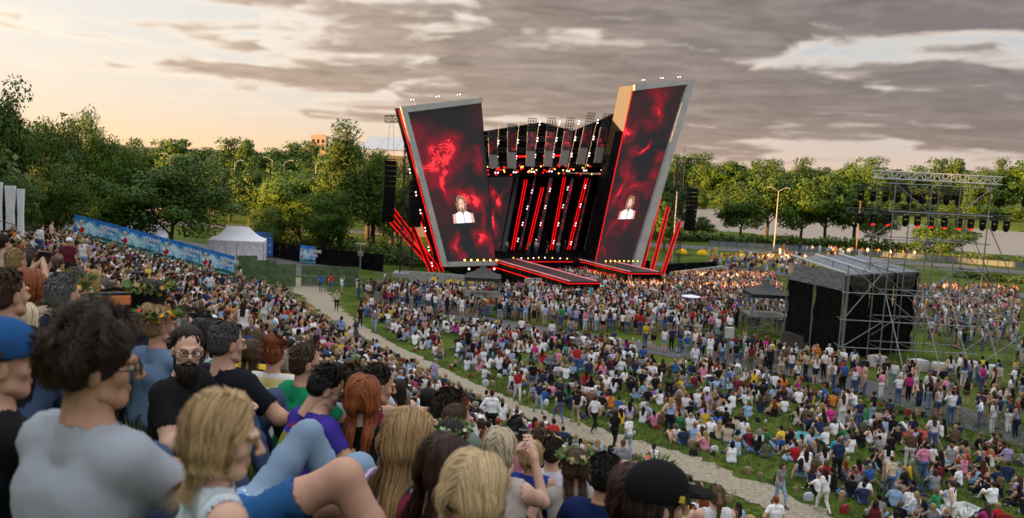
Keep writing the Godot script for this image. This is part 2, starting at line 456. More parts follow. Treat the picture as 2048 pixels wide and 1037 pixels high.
func body_sdf(j: Dictionary, cell: float, o := {}) -> Sdf:
	var lo := Vector3(9, 9, 9)
	var hi := -lo
	for k in j:
		lo = lo.min(j[k]); hi = hi.max(j[k])
	var pad := Vector3(0.2, 0.2, 0.2)
	if o.get("no_head", false): hi.y = maxf(hi.y, 0)
	var s := Sdf.new(lo - pad, hi + pad, cell)
	var fem: float = o.get("fem", 0.0)
	var fat: float = o.get("fat", 1.0)
	var ch: Vector3 = j.chest
	var pe: Vector3 = j.pel
	var ne: Vector3 = j.neck
	var across: Vector3 = (j.shr - j.shl).normalized()
	var hx: Vector3 = (j.hpr - j.hpl).normalized()
	var wd := lerpf(1.0, 0.88, fem)
	var fwd := across.cross((ne - pe).normalized()).normalized() * -1.0
	# torso
	s.cap(j.hpl, j.hpr, 0.118 * fat, 0.118 * fat, 0.06, 7)
	s.cap(pe - hx * 0.055 * fat, ch - across * 0.075 * wd, 0.105 * fat * wd, 0.105 * wd, 0.06, 2)
	s.cap(pe + hx * 0.055 * fat, ch + across * 0.075 * wd, 0.105 * fat * wd, 0.105 * wd, 0.06, 2)
	s.cap(ch - across * 0.085 * wd, j.shl + across * 0.05, 0.105, 0.07 * wd, 0.06, 2)
	s.cap(ch + across * 0.085 * wd, j.shr - across * 0.05, 0.105, 0.07 * wd, 0.06, 2)
	s.cap(j.shl + across * 0.015, ne - Vector3(0, 0.02, 0), 0.058 * wd, 0.055 * wd, 0.05, 2)
	s.cap(j.shr - across * 0.015, ne - Vector3(0, 0.02, 0), 0.058 * wd, 0.055 * wd, 0.05, 2)
	if fem > 0.5:
		for e in [-1, 1]: s.cap(ch + fwd * 0.07 + across * 0.07 * e, ch + fwd * 0.09 + across * 0.07 * e - Vector3(0, 0.02, 0), 0.06, 0.06, 0.04, 2)
	# neck and head
	var hd: Vector3 = j.head
	var up := (hd - ne).normalized()
	s.cap(ne - up * 0.03, ne + up * 0.012, 0.064 * wd, 0.060 * wd, 0.03, 2)
	s.cap(ne + up * 0.02, hd - up * 0.06, lerpf(0.058, 0.05, fem), lerpf(0.056, 0.048, fem), 0.03, 1)
	if not o.get("no_head", false):
		var hb: Basis = o.get("head_basis", Basis())
		s.ell(hd + hb * Vector3(0, 0.03, 0.012), Vector3(0.076, 0.09, 0.094), 0.02, 1, hb)
		s.ell(hd + hb * Vector3(0, -0.035, -0.03), Vector3(0.06, 0.082, 0.066), 0.03, 1, hb)
		s.cap(hd + hb * Vector3(0, 0.0, -0.095), hd + hb * Vector3(0, -0.03, -0.108), 0.012, 0.014, 0.015, 1)
		for e in [-1, 1]: s.ell(hd + hb * Vector3(0.076 * e, -0.01, 0.01), Vector3(0.014, 0.032, 0.02), 0.01, 1, hb)
	# arms and legs
	for e in 2:
		var q := "l" if e == 0 else "r"
		var sh: Vector3 = j["sh" + q]
		var el: Vector3 = j["el" + q]
		var wr: Vector3 = j["wr" + q]
		var mid := sh.lerp(el, 0.58)
		var aw := lerpf(1.0, 0.85, fem) * fat
		s.cap(sh, mid, 0.062 * aw, 0.054 * aw, 0.04, 3)
		s.cap(mid, el, 0.047 * aw, 0.042 * aw, 0.02, 4)
		s.cap(el, wr, 0.043 * aw, 0.029 * aw, 0.02, 5)
		var dd := (wr - el).normalized()
		if o.get("fingers", "").contains(q): hand_bones(s, wr, el, e == 1, o.get("curl", 0.6))
		else: s.cap(wr, wr + dd * 0.11, 0.033 * aw, 0.022, 0.02, 6)
		if o.get("no_legs", false): continue
		var hp: Vector3 = j["hp" + q]
		var kn: Vector3 = j["kn" + q]
		var an: Vector3 = j["an" + q]
		var to: Vector3 = j["to" + q]
		var tm := hp.lerp(kn, 0.62)
		s.cap(hp, tm, 0.092 * fat, 0.076 * fat, 0.04, 8)
		s.cap(tm, kn, 0.074 * fat, 0.062, 0.03, 9)
		s.cap(kn, kn.lerp(an, 0.35), 0.062, 0.06, 0.03, 10)
		s.cap(kn.lerp(an, 0.35), an, 0.058, 0.04, 0.03, 10)
		s.cap(an - Vector3(0, 0.02, 0), to, 0.045, 0.034, 0.02, 11)
	return s

const OUTFITS := {
	"tee_long": [0, 0, 1, 1, 0, 0, 0, 2, 2, 2, 2, 3], "tee_shorts": [0, 0, 1, 1, 0, 0, 0, 2, 2, 0, 0, 3], "full": [0, 0, 1, 1, 1, 1, 0, 2, 2, 2, 2, 3],
	"full_shorts": [0, 0, 1, 1, 1, 1, 0, 2, 2, 0, 0, 3], "tank_long": [0, 0, 1, 0, 0, 0, 0, 2, 2, 2, 2, 3], "tank_shorts": [0, 0, 1, 0, 0, 0, 0, 2, 2, 0, 0, 3], "dress": [0, 0, 1, 0, 0, 0, 0, 1, 1, 1, 0, 3]}

# nets -> [skin, top, bottom, shoes] as ArrayMesh
func dress(net: Array, outfit: String, folds := 0.0) -> Array:
	var map: Array = OUTFITS[outfit]
	var vs: PackedVector3Array = net[0]
	var ns: PackedVector3Array = net[1]
	var ts: PackedByteArray = net[2]
	var qs: PackedInt32Array = net[3]
	if folds > 0.0:
		vs = vs.duplicate()
		for i in vs.size():
			var r: int = map[ts[i]]
			if r == 1 or r == 2:
				var p := vs[i]
				var a := noise2.get_noise_3d(p.x * 3.5 + 3.0, p.y * 2.5, p.z * 3.5)
				var pull := noise2.get_noise_3d(p.x * 7.0 + p.y * 4.0, p.y * 1.6 - p.x * 2.0, p.z * 7.0)
				var fine := noise2.get_noise_3d(p.x * 15.0 + p.y * 10.0 + a * 2.0, p.y * 3.5 - p.x * 4.0, p.z * 15.0)
				vs[i] = p + ns[i] * maxf(folds * (0.8 + 0.9 * a + 1.2 * (0.5 - absf(pull) * 2.2) + 0.7 * (0.5 - absf(fine) * 2.4)), -0.004)
	var out := []
	for r in 4:
		var ids := PackedInt32Array()
		ids.resize(vs.size()); ids.fill(-1)
		var mb := MB.new()
		for q in range(0, qs.size(), 4):
			for half in 2:
				var a := qs[q]
				var b := qs[q + (1 if half == 0 else 2)]
				var c := qs[q + (2 if half == 0 else 3)]
				var ra: int = map[ts[a]]
				var rb: int = map[ts[b]]
				var rc: int = map[ts[c]]
				var m := rb if rb == rc else ra
				if m != r: continue
				for k in [a, c, b]:
					if ids[k] < 0: ids[k] = mb.vert(vs[k], ns[k], Vector2(vs[k].x, vs[k].y))
					mb.ix.append(ids[k])
		out.append(mb.mesh())
	return out

# ---------------------------------------------------------------- hair
# one strand as a thin ribbon through points, its normals bent outwards
func ribbon(mb: MB, pts: PackedVector3Array, w: float, outward: Vector3) -> void:
	var s := mb.v.size()
	var k := pts.size()
	for i in k:
		var d := (pts[mini(i + 1, k - 1)] - pts[maxi(i - 1, 0)]).normalized()
		var side := d.cross(outward).normalized()
		var nn := (side.cross(d) * (1.0 if side.cross(d).dot(outward) > 0 else -1.0) + outward * 0.5).normalized()
		var ww := w * (1.0 - 0.75 * pow(float(i) / (k - 1), 2.0))
		mb.vert(pts[i] - side * ww * 0.5, (nn - side * 0.5).normalized(), Vector2(0, float(i) / k))
		mb.vert(pts[i] + side * ww * 0.5, (nn + side * 0.5).normalized(), Vector2(1, float(i) / k))
	for i in k - 1:
		var a := s + i * 2
		mb.tri(a, a + 2, a + 1); mb.tri(a + 1, a + 2, a + 3)

# strands in head space (origin between the ears, facing -z). style: short, curly, long, bun. hang: length in metres
func strands(style: String, count: int, hang: float, width: float, tones: Array, seed_: int, o := {}) -> MB:
	var r := RandomNumberGenerator.new()
	r.seed = seed_
	var mb := MB.new()
	mb.use_c = true
	var cen := Vector3(0, 0.035, 0.014)
	var rad := Vector3(0.079, 0.093, 0.098)
	var tilt: Basis = o.get("gravity_basis", Basis())       # turns head space into upright space
	var down := tilt.inverse() * Vector3.DOWN
	var back := tilt.inverse() * Vector3.BACK
	var wave: float = o.get("wave", 0.0)
	var shoulders: float = o.get("shoulders", -0.17)         # height of the shoulder shelf in head space
	var volume: float = o.get("volume", 0.018)
	var clump := []
	for i in 90: clump.append(Vector3(r.randf_range(-1, 1), r.randf_range(-0.4, 0.4), r.randf_range(-1, 1)))
	var made := 0
	var tries := 0
	while made < count and tries < count * 6:
		tries += 1
		var u := r.randf_range(-0.55, 1.0)
		var a := r.randf_range(0, TAU)
		var rr := sqrt(1.0 - u * u)
		var d := Vector3(rr * cos(a), u, rr * sin(a))        # d.z < 0 is the face
		# hairline
		var hl := 0.42 - 0.75 * d.z if d.z < 0.25 else -0.55
		if d.z < -0.1: hl = 0.35 - 0.45 * (d.z + 0.1)
		elif d.z < 0.3: hl = lerpf(0.35, -0.25, (d.z + 0.1) / 0.4)
		else: hl = lerpf(-0.25, -0.55, clampf((d.z - 0.3) / 0.5, 0, 1))
		if d.y < hl: continue
		made += 1
		var p := cen + d * rad
		var nrm := (d / rad).normalized()
		var layer := r.randf()
		var ci := int(fposmod(floor(a / TAU * 30.0) + floor((u + 1.0) * 4.0) * 11.0, 90.0))
		var tone: Color = tones[0].lerp(tones[1], clampf(0.5 + 0.16 * clump[ci].x + r.randf_range(-0.5, 0.5), 0, 1))
		mb.col = tone
		var pts := PackedVector3Array()
		if style == "curly":
			var t1 := nrm.cross(Vector3(r.randf_range(-1, 1), r.randf_range(-1, 1), r.randf_range(-1, 1))).normalized()
			var t2 := nrm.cross(t1)
			var L: float = hang * r.randf_range(0.5, 1.1) * (0.7 + 0.55 * clampf(d.y + 0.2, 0, 1)) * (1.0 + 0.35 * clump[ci].x)
			nrm = (nrm + clump[ci] * 0.35).normalized()
			var turns := r.randf_range(1.0, 2.2)
			var cr := r.randf_range(0.009, 0.019)
			for i in 9:
				var t := i / 8.0
				pts.append(p + nrm * L * t * (1.0 - 0.25 * t) + down * 0.02 * t * t + (t1 * cos(t * turns * TAU) + t2 * sin(t * turns * TAU)) * cr * minf(t * 3.0, 1.0))
			ribbon(mb, pts, width, nrm)
			continue
		if style == "short":
			var dir: Vector3 = (nrm * 0.30 + clump[ci] * 0.25 + Vector3(d.x * 0.3, -0.25 if d.y < 0.4 else 0.1, 0.35 if d.y > 0.1 else 0.1) + o.get("comb", Vector3.ZERO)).normalized()
			var top_l: float = hang * (1.0 if d.y > 0.25 else o.get("fade", 0.45)) * r.randf_range(0.7, 1.2)
			for i in 4:
				var t := i / 3.0
				pts.append(p + nrm * 0.004 + dir * top_l * t + down * top_l * 0.35 * t * t + Vector3(r.randf_range(-1, 1), r.randf_range(-1, 1), r.randf_range(-1, 1)) * 0.003 * t)
			ribbon(mb, pts, width, nrm)
			continue
		# long hair: combed from the parting, over the skull, then hanging
		var part_x: float = o.get("part", 0.0)
		var sidew := signf(d.x - part_x) if absf(d.x - part_x) > 0.02 else (1.0 if r.randf() > 0.5 else -1.0)
		var dir2: Vector3 = (nrm * 0.35 + Vector3(sidew * 0.6, -0.2, 0.35 + 0.3 * o.get("back", 0.0))).normalized()
		var L2 := hang * r.randf_range(0.82, 1.05)
		var segs := 13
		var step := L2 / segs
		var lift := 0.002 + volume * layer * 0.8 + (0.012 * r.randf() if r.randf() < 0.05 else 0.0)
		var q := p + nrm * 0.003
		pts.append(q)
		var ph := r.randf() * TAU + ci
		for i in segs:
			var t := float(i + 1) / segs
			dir2 = (dir2 + down * (0.42 if i < 4 else 0.6) + back * (0.05 if i < 5 else 0.0)).normalized()
			q += dir2 * step
			# stay outside the head
			var e := (q - cen) / (rad + Vector3.ONE * lift)
			var el := e.length()
			if el < 1.0 or (q.y > -0.01 and i < 9): q = cen + e / el * (rad + Vector3.ONE * lift)
			elif q.y > -0.12 and el > 1.12: q = q.lerp(cen + e / el * (rad + Vector3.ONE * lift) * 1.1, 0.5)
			# keep off the face
			if q.z < -0.035 and absf(q.x) < 0.085 + lift and q.y < 0.06 and q.y > -0.14:
				q.x = (0.080 + lift) * sidew
			# stay outside the neck and on top of the shoulders and the back
			var up_q := tilt * q
			var nk := Vector2(up_q.x, up_q.z - 0.02)
			if up_q.y < -0.05 and nk.length() < 0.062 + lift: 
				nk = nk.normalized() * (0.062 + lift) if nk.length() > 0.001 else Vector2(0, 0.062 + lift)
				up_q.x = nk.x; up_q.z = 0.02 + nk.y
			if up_q.y < shoulders and absf(up_q.x) < 0.2:
				var bz: float = o.get("back_z", 0.12) + lift + 0.01 * clampf((shoulders - up_q.y) * 4.0, 0, 1)
				var fz: float = -o.get("front_z", 0.10) - lift
				if up_q.z > fz and up_q.z < bz:
					up_q.z = lerpf(up_q.z, bz if up_q.z > -0.02 - o.get("back", 0.0) else fz, 0.6)
			q = tilt.inverse() * up_q
			var wv := wave * t
			var cl: Vector3 = clump[ci]
			pts.append(q + cl * 0.006 * t + Vector3(sin(ph + t * 9.0), 0, cos(ph + t * 8.0)) * wv)
		ribbon(mb, pts, width, (nrm + back * 0.4).normalized())
	return mb

# a smooth volume of hair under the strands, or the whole hair of people far away
func hair_shell(style: String, cell: float, grow := 0.0) -> MB:
	var s := Sdf.new(Vector3(-0.2, -0.5, -0.22), Vector3(0.2, 0.22, 0.26), cell)
	s.ell(Vector3(0, 0.045, 0.02), Vector3(0.086 + grow, 0.09 + grow, 0.1 + grow), 0.01, 0)
	if style == "short": s.ell(Vector3(0, -0.02, 0.05), Vector3(0.072, 0.06, 0.066), 0.03, 0)
	if style == "long":
		s.cap(Vector3(-0.03, 0, 0.06), Vector3(-0.045, -0.33, 0.12), 0.065, 0.045, 0.03, 0)
		s.cap(Vector3(0.03, 0, 0.06), Vector3(0.045, -0.33, 0.12), 0.065, 0.045, 0.03, 0)
		for e in [-1, 1]: s.cap(Vector3(0.066 * e, 0.02, 0.0), Vector3(0.085 * e, -0.20, 0.03), 0.03, 0.024, 0.03, 0)
	if style == "bob":
		s.cap(Vector3(0, 0, 0.06), Vector3(0, -0.10, 0.065), 0.08, 0.06, 0.03, 0)
		for e in [-1, 1]: s.cap(Vector3(0.066 * e, 0.02, 0.0), Vector3(0.08 * e, -0.12, 0.02), 0.032, 0.026, 0.03, 0)
	if style == "bun":
		s.ell(Vector3(0, -0.02, 0.05), Vector3(0.07, 0.06, 0.062), 0.03, 0)
		s.ell(Vector3(0, 0.11, 0.09), Vector3(0.045, 0.042, 0.045), 0.01, 0)
	if style == "tail":
		s.ell(Vector3(0, -0.02, 0.05), Vector3(0.07, 0.06, 0.062), 0.03, 0)
		s.cap(Vector3(0, 0.05, 0.12), Vector3(0, -0.02, 0.16), 0.03, 0.03, 0.02, 0)
		s.cap(Vector3(0, -0.02, 0.16), Vector3(0, -0.26, 0.14), 0.032, 0.015, 0.02, 0)
	if style == "curly":
		s.ell(Vector3(0, 0.06, 0.02), Vector3(0.115, 0.11, 0.125), 0.02, 0)
	# clear of the face and the nape
	s.ell(Vector3(0, -0.05, -0.11), Vector3(0.068, 0.105, 0.07), 0.02, 0, Basis(), true)
	if style in ["short", "bun", "tail", "curly"]: s.ell(Vector3(0, -0.13, 0.0), Vector3(0.12, 0.08, 0.12), 0.02, 0, Basis(), true)
	var net := s.nets()
	var mb := MB.new()
	var vs: PackedVector3Array = net[0]
	var ns: PackedVector3Array = net[1]
	for i in vs.size():
		var p := vs[i]
		var a := noise2.get_noise_3d(p.x * 60.0, p.y * 14.0, p.z * 60.0)
		mb.vert(p + ns[i] * a * 0.008, ns[i])
	var qs: PackedInt32Array = net[3]
	for q in range(0, qs.size(), 4):
		mb.tri(qs[q], qs[q + 2], qs[q + 1]); mb.tri(qs[q], qs[q + 3], qs[q + 2])
	return mb

func cap_shell(cell: float) -> MB:
	var s := Sdf.new(Vector3(-0.16, -0.08, -0.26), Vector3(0.16, 0.2, 0.18), cell)
	s.ell(Vector3(0, 0.05, 0.012), Vector3(0.09, 0.09, 0.108), 0.01, 0)
	s.ell(Vector3(0, -0.05, 0.0), Vector3(0.16, 0.085, 0.18), 0.01, 0, Basis(), true)
	s.ell(Vector3(0, 0.045, -0.125), Vector3(0.072, 0.012, 0.066), 0.012, 0)
	var net := s.nets()
	var mb := MB.new()
	for i in net[0].size(): mb.vert(net[0][i], net[1][i])
	var qs: PackedInt32Array = net[3]
	for q in range(0, qs.size(), 4):
		mb.tri(qs[q], qs[q + 2], qs[q + 1]); mb.tri(qs[q], qs[q + 3], qs[q + 2])
	return mb

# a ring of leaves and blossoms worn on the head
func wreath_mesh(seed_: int, flowers: Array, big := 1.0) -> ArrayMesh:
	var r := RandomNumberGenerator.new()
	r.seed = seed_
	var mb := MB.new()
	mb.use_c = true
	for i in 150:
		var a := r.randf() * TAU
		var p := Vector3(cos(a) * 0.098, 0.075 + r.randf_range(-0.015, 0.02) * big, 0.014 + sin(a) * 0.115)
		var d := (Vector3(cos(a), r.randf_range(-0.3, 0.9), sin(a)) + Vector3(r.randf_range(-0.8, 0.8), 0, r.randf_range(-0.8, 0.8))).normalized()
		var side := d.cross(Vector3(r.randf_range(-1, 1), r.randf_range(-1, 1), r.randf_range(-1, 1))).normalized()
		var blossom := r.randf() < 0.25
		mb.col = flowers[r.randi() % flowers.size()] if blossom else Color(0.06, 0.12, 0.03).lerp(Color(0.13, 0.2, 0.06), r.randf())
		var l := r.randf_range(0.025, 0.05) * big
		if blossom:
			for k in 5:
				var dd := (side * cos(k * TAU / 5) + d.cross(side) * sin(k * TAU / 5)) * 0.014 * big
				var s2 := d.cross(dd).normalized() * 0.007 * big
				var c := p + d * 0.02
				mb.quad(c, c + dd * 0.5 + s2, c + dd, c + dd * 0.5 - s2)
		else:
			var w := side * l * 0.28
			mb.quad(p, p + d * l * 0.5 + w, p + d * l, p + d * l * 0.5 - w)
	return mb.mesh()

func vc_mat(key: String, rough := 0.6) -> StandardMaterial3D:
	if mats.has(key): return mats[key]
	var m := mat(key, Color(1, 1, 1), rough)
	m.vertex_color_use_as_albedo = true
	m.metallic_specular = 0.3
	return m

func cloth(key: String, c: Color) -> StandardMaterial3D:
	if mats.has("cloth " + key): return mats["cloth " + key]
	var m := mat("cloth " + key, Color(c.r, c.g, c.b).linear_to_srgb(), 0.9)
	m.rim_enabled = true; m.rim = 0.08; m.rim_tint = 0.6
	m.heightmap_enabled = true; m.heightmap_texture = M.weave; m.heightmap_scale = 0.04
	m.metallic_specular = 0.2
	m.albedo_texture = M.heather
	m.uv1_triplanar = true; m.uv1_scale = Vector3(9, 9, 9)
	return m

func skin_mat(i: int) -> StandardMaterial3D:
	var cs := [Color(0.50, 0.29, 0.20), Color(0.44, 0.25, 0.165), Color(0.56, 0.34, 0.25), Color(0.36, 0.20, 0.13)]
	var m := mat("skin %d" % i, Color(cs[i].r, cs[i].g, cs[i].b).linear_to_srgb(), 0.55)
	m.subsurf_scatter_enabled = false
	return m

# ---------------------------------------------------------------- camera, sky, sun
var sky_noise := FastNoiseLite.new()
func sky_color(az: float, el: float) -> Color:
	# az, el in degrees: evening sky colour that way, with added cloud and brightness overhead
	var warm := exp(-pow((az + 52.0) / 47.0, 2.0))                       # towards the low sun in the west
	var hz := exp(-maxf(el, 0.0) / 3.2)
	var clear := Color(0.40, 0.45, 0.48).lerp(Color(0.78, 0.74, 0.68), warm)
	clear = clear.lerp(Color(1.18, 1.22, 1.30), smoothstep(12.0, 45.0, el))  # overhead made brighter, out of view, to lift the light on the ground
	var low := Color(0.60, 0.40, 0.28).lerp(Color(1.0, 0.68, 0.34), warm)
	var c := clear.lerp(low, hz)
	# clouds: long banks, stretched along the horizon, broken by finer noise
	var ex := az * 0.05
	var ey := 2.6 * log(1.0 + maxf(el, 0.0) / 3.0)
	var wx := sky_noise.get_noise_2d(ex * 0.8 + 40.0, ey * 0.6) * 0.9
	var a := sky_noise.get_noise_2d(ex * 0.9 + wx + 3.0, ey * 1.0 + wx * 0.35 + 2.2)
	var b := sky_noise.get_noise_2d(ex * 2.6 + wx + 11.0, ey * 3.0 + wx * 0.5)
	var d := sky_noise.get_noise_2d(ex * 7.0 - 5.0, ey * 9.0 + wx)
	var cover := 0.16 + a * 0.95 + b * 0.26 + d * 0.07
	# the bank that spreads from the left over the middle, those on the right; open sky between
	var slope := el - 5.6 + (az + 6.0) * 0.10
	cover += 0.62 * exp(-pow((az + 4.0) / 17.0, 4.0) - pow(slope / 2.7, 2.0))
	cover += 0.70 * exp(-pow((az - 21.0) / 19.0, 4.0) - pow((el - 4.9) / 2.1, 2.0))
	cover += 0.75 * exp(-pow((az - 13.0) / 21.0, 4.0) - pow((el - 10.6 + (az - 15.0) * 0.03) / 2.2, 2.0))
	cover += 0.40 * exp(-pow((az - 20.0) / 16.0, 4.0) - pow((el - 3.0) / 0.6, 2.0))
	cover -= 0.85 * exp(-pow((az + 20.0) / 9.0, 2.0) - pow((el - 8.0) / 1.5, 2.0))
	cover -= 0.55 * exp(-pow((az - 4.0) / 6.0, 2.0) - pow((el - 7.7) / 0.8, 2.0))
	cover -= 0.04 * exp(-pow((az - 20.0) / 14.0, 4.0) - pow((el - 7.8) / 0.7, 2.0))
	cover -= 0.45 * exp(-pow(el / 1.3, 2.0))
	cover -= 0.30 * exp(-pow((az + 22.0) / 12.0, 2.0) - pow((el - 2.5) / 1.6, 2.0))
	cover -= 0.22 * smoothstep(-10.0, -24.0, az) * smoothstep(11.0, 8.0, el)
	cover += 0.40 * exp(-pow((el - 15.5) / 6.0, 4.0))          # added belt of dark cloud above the view, so lower clouds read dark
	cover -= 0.40 * smoothstep(22.0, 40.0, el)  # cloud opened overhead to let more light down
	var m := smoothstep(-0.12, 0.42, cover)
	var thick := smoothstep(0.08, 0.62, cover + b * 0.25)
	var lit := Color(0.60, 0.53, 0.48).lerp(Color(1.0, 0.86, 0.68), warm)
	var dark := Color(0.135, 0.122, 0.125).lerp(Color(0.40, 0.305, 0.235), clampf(warm * 1.5, 0.0, 1.0))
	var grain := 1.0 + 0.45 * b + 0.25 * d
	dark = Color(dark.r * grain, dark.g * grain, dark.b * grain)
	var cl := lit.lerp(dark, thick)
	cl = cl.lerp(Color(low.r * 0.8, low.g * 0.75, low.b * 0.75), hz * 0.45)
	c = c.lerp(cl, m * 0.96)
	return c

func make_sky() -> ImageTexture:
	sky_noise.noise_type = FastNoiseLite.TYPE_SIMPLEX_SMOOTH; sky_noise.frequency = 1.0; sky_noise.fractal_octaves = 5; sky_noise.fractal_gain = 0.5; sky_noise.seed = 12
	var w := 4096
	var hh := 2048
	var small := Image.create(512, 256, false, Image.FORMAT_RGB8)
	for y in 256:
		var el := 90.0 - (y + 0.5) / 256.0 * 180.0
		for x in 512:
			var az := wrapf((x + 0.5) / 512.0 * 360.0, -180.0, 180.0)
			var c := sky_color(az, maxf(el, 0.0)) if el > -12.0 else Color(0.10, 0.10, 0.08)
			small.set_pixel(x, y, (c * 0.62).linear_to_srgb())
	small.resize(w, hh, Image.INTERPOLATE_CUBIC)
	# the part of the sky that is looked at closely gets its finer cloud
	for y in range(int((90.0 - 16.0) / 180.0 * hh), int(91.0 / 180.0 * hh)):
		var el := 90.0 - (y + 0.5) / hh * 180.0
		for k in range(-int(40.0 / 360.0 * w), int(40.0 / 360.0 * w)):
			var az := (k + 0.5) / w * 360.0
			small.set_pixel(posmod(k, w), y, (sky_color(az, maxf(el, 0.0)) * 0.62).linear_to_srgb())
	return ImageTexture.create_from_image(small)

func make_camera_and_light() -> void:
	var cam := Camera3D.new()
	cam.name = "camera"
	var p := atan(185.5 / 1800.0)
	var r := atan(0.053)
	var up := Vector3(0, cos(p), -sin(p))
	var rt := Vector3.RIGHT * cos(r) + up * sin(r)
	var u2 := Vector3.RIGHT * -sin(r) + up * cos(r)
	cam.transform = Transform3D(Basis(rt, u2, rt.cross(u2)), Vector3.ZERO)
	var at := CameraAttributesPhysical.new()
	at.frustum_focal_length = 41.66
	at.frustum_focus_distance = 10.0
	at.exposure_aperture = 4.2
	at.frustum_near = 0.1
	at.frustum_far = 4000.0
	cam.attributes = at
	add_child(cam)
	cam.fov = 32.13
	cam.far = 4000.0
	var we := WorldEnvironment.new()
	var e := Environment.new()
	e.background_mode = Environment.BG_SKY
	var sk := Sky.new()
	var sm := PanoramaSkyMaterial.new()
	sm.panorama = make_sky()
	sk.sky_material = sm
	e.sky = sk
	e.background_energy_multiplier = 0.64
	e.tonemap_mode = Environment.TONE_MAPPER_LINEAR
	e.tonemap_exposure = 3.3
	e.ssao_enabled = true; e.ssil_enabled = true; e.sdfgi_enabled = true
	we.environment = e
	we.name = "environment"
	add_child(we)
	var sun := DirectionalLight3D.new()
	sun.name = "sun"
	sun.basis = Basis.looking_at(Vector3(0.91, -0.128, -0.38))
	sun.light_color = Color(1.0, 0.74, 0.44)
	sun.light_energy = 1.6
	sun.light_angular_distance = 0.6
	sun.shadow_enabled = true
	add_child(sun)

# ---------------------------------------------------------------- ground, paths, water
const PATH := [[-22.5, -92.0, 1.6], [-18.5, -82.3, 1.6], [-15.0, -72.6, 1.2], [-11.7, -64.1, 1.0], [-7.5, -55.5, 0.95], [-4.8, -50.8, 0.95], [-1.0, -44.4, 1.0], [1.7, -40.9, 1.05], [4.2, -38.2, 1.1], [6.9, -35.5, 1.05], [8.9, -32.8, 1.0], [10.3, -30.2, 1.0], [11.6, -26.0, 1.0], [13.0, -18.0, 1.0]]
const WALK := [[-12.0, -80.0, 1.6], [-2.0, -70.0, 1.6], [7.9, -62.5, 1.7], [12.8, -59.0, 1.7], [18.4, -55.6, 1.8], [21.8, -51.0, 1.9], [23.6, -46.2, 1.9], [25.6, -41.0, 1.9], [28.5, -34.0, 1.9], [33.0, -24.0, 1.9]]

func strip(line: Array, lift: float, rag: float, cols: int, step := 0.6) -> ArrayMesh:
	var cu := Curve3D.new()
	for i in line.size():
		var a: Array = line[maxi(i - 1, 0)]
		var b: Array = line[mini(i + 1, line.size() - 1)]
		var t := Vector3(b[0] - a[0], 0, b[1] - a[1]) / 6.0
		cu.add_point(Vector3(line[i][0], line[i][2], line[i][1]), -t, t)
	var mb := MB.new()
	var n := int(cu.get_baked_length() / step)
	for i in n + 1:
		var p := cu.sample_baked(i * step)
		var q := cu.sample_baked(i * step + 0.3) - cu.sample_baked(i * step - 0.3)
		var side := Vector3(-q.z, 0, q.x).normalized()
		for k in cols + 1:
			var f := float(k) / cols * 2.0 - 1.0
			var w := p.y * (1.0 + rag * noise.get_noise_2d(i * step * 0.9 + 50.0 * signf(f), 3.0) + rag * 0.6 * noise.get_noise_2d(i * step * 3.1 + 90.0 * signf(f), 7.0))
			var x := p.x + side.x * f * w
			var z := p.z + side.z * f * w
			mb.vert(Vector3(x, land(x, z) + lift, z), Vector3.UP, Vector2(f, i * step))
	for i in n:
		for k in cols:
			var a := i * (cols + 1) + k
			var b := a + cols + 1
			mb.tri(a, a + 1, b); mb.tri(a + 1, b + 1, b)
	fix_normals(mb)
	return mb.mesh()

func fix_normals(mb: MB) -> void:
	# all of these sheets face up: turn triangles and normals that way
	var acc := PackedVector3Array()
	acc.resize(mb.v.size())
	for i in range(0, mb.ix.size(), 3):
		var a := mb.v[mb.ix[i]]
		var n := (mb.v[mb.ix[i + 2]] - a).cross(mb.v[mb.ix[i + 1]] - a)
		if n.y < 0.0:
			var k := mb.ix[i + 1]
			mb.ix[i + 1] = mb.ix[i + 2]; mb.ix[i + 2] = k
			n = -n
		for k in 3: acc[mb.ix[i + k]] += n
	for i in acc.size(): mb.n[i] = acc[i].normalized()

func axis(parts: Array) -> PackedFloat32Array:
	var out := PackedFloat32Array()
	for p in parts:
		var x: float = p[0]
		while x < p[1] - 0.001:
			out.append(x); x += p[2]
	out.append(parts[-1][1])
	return out

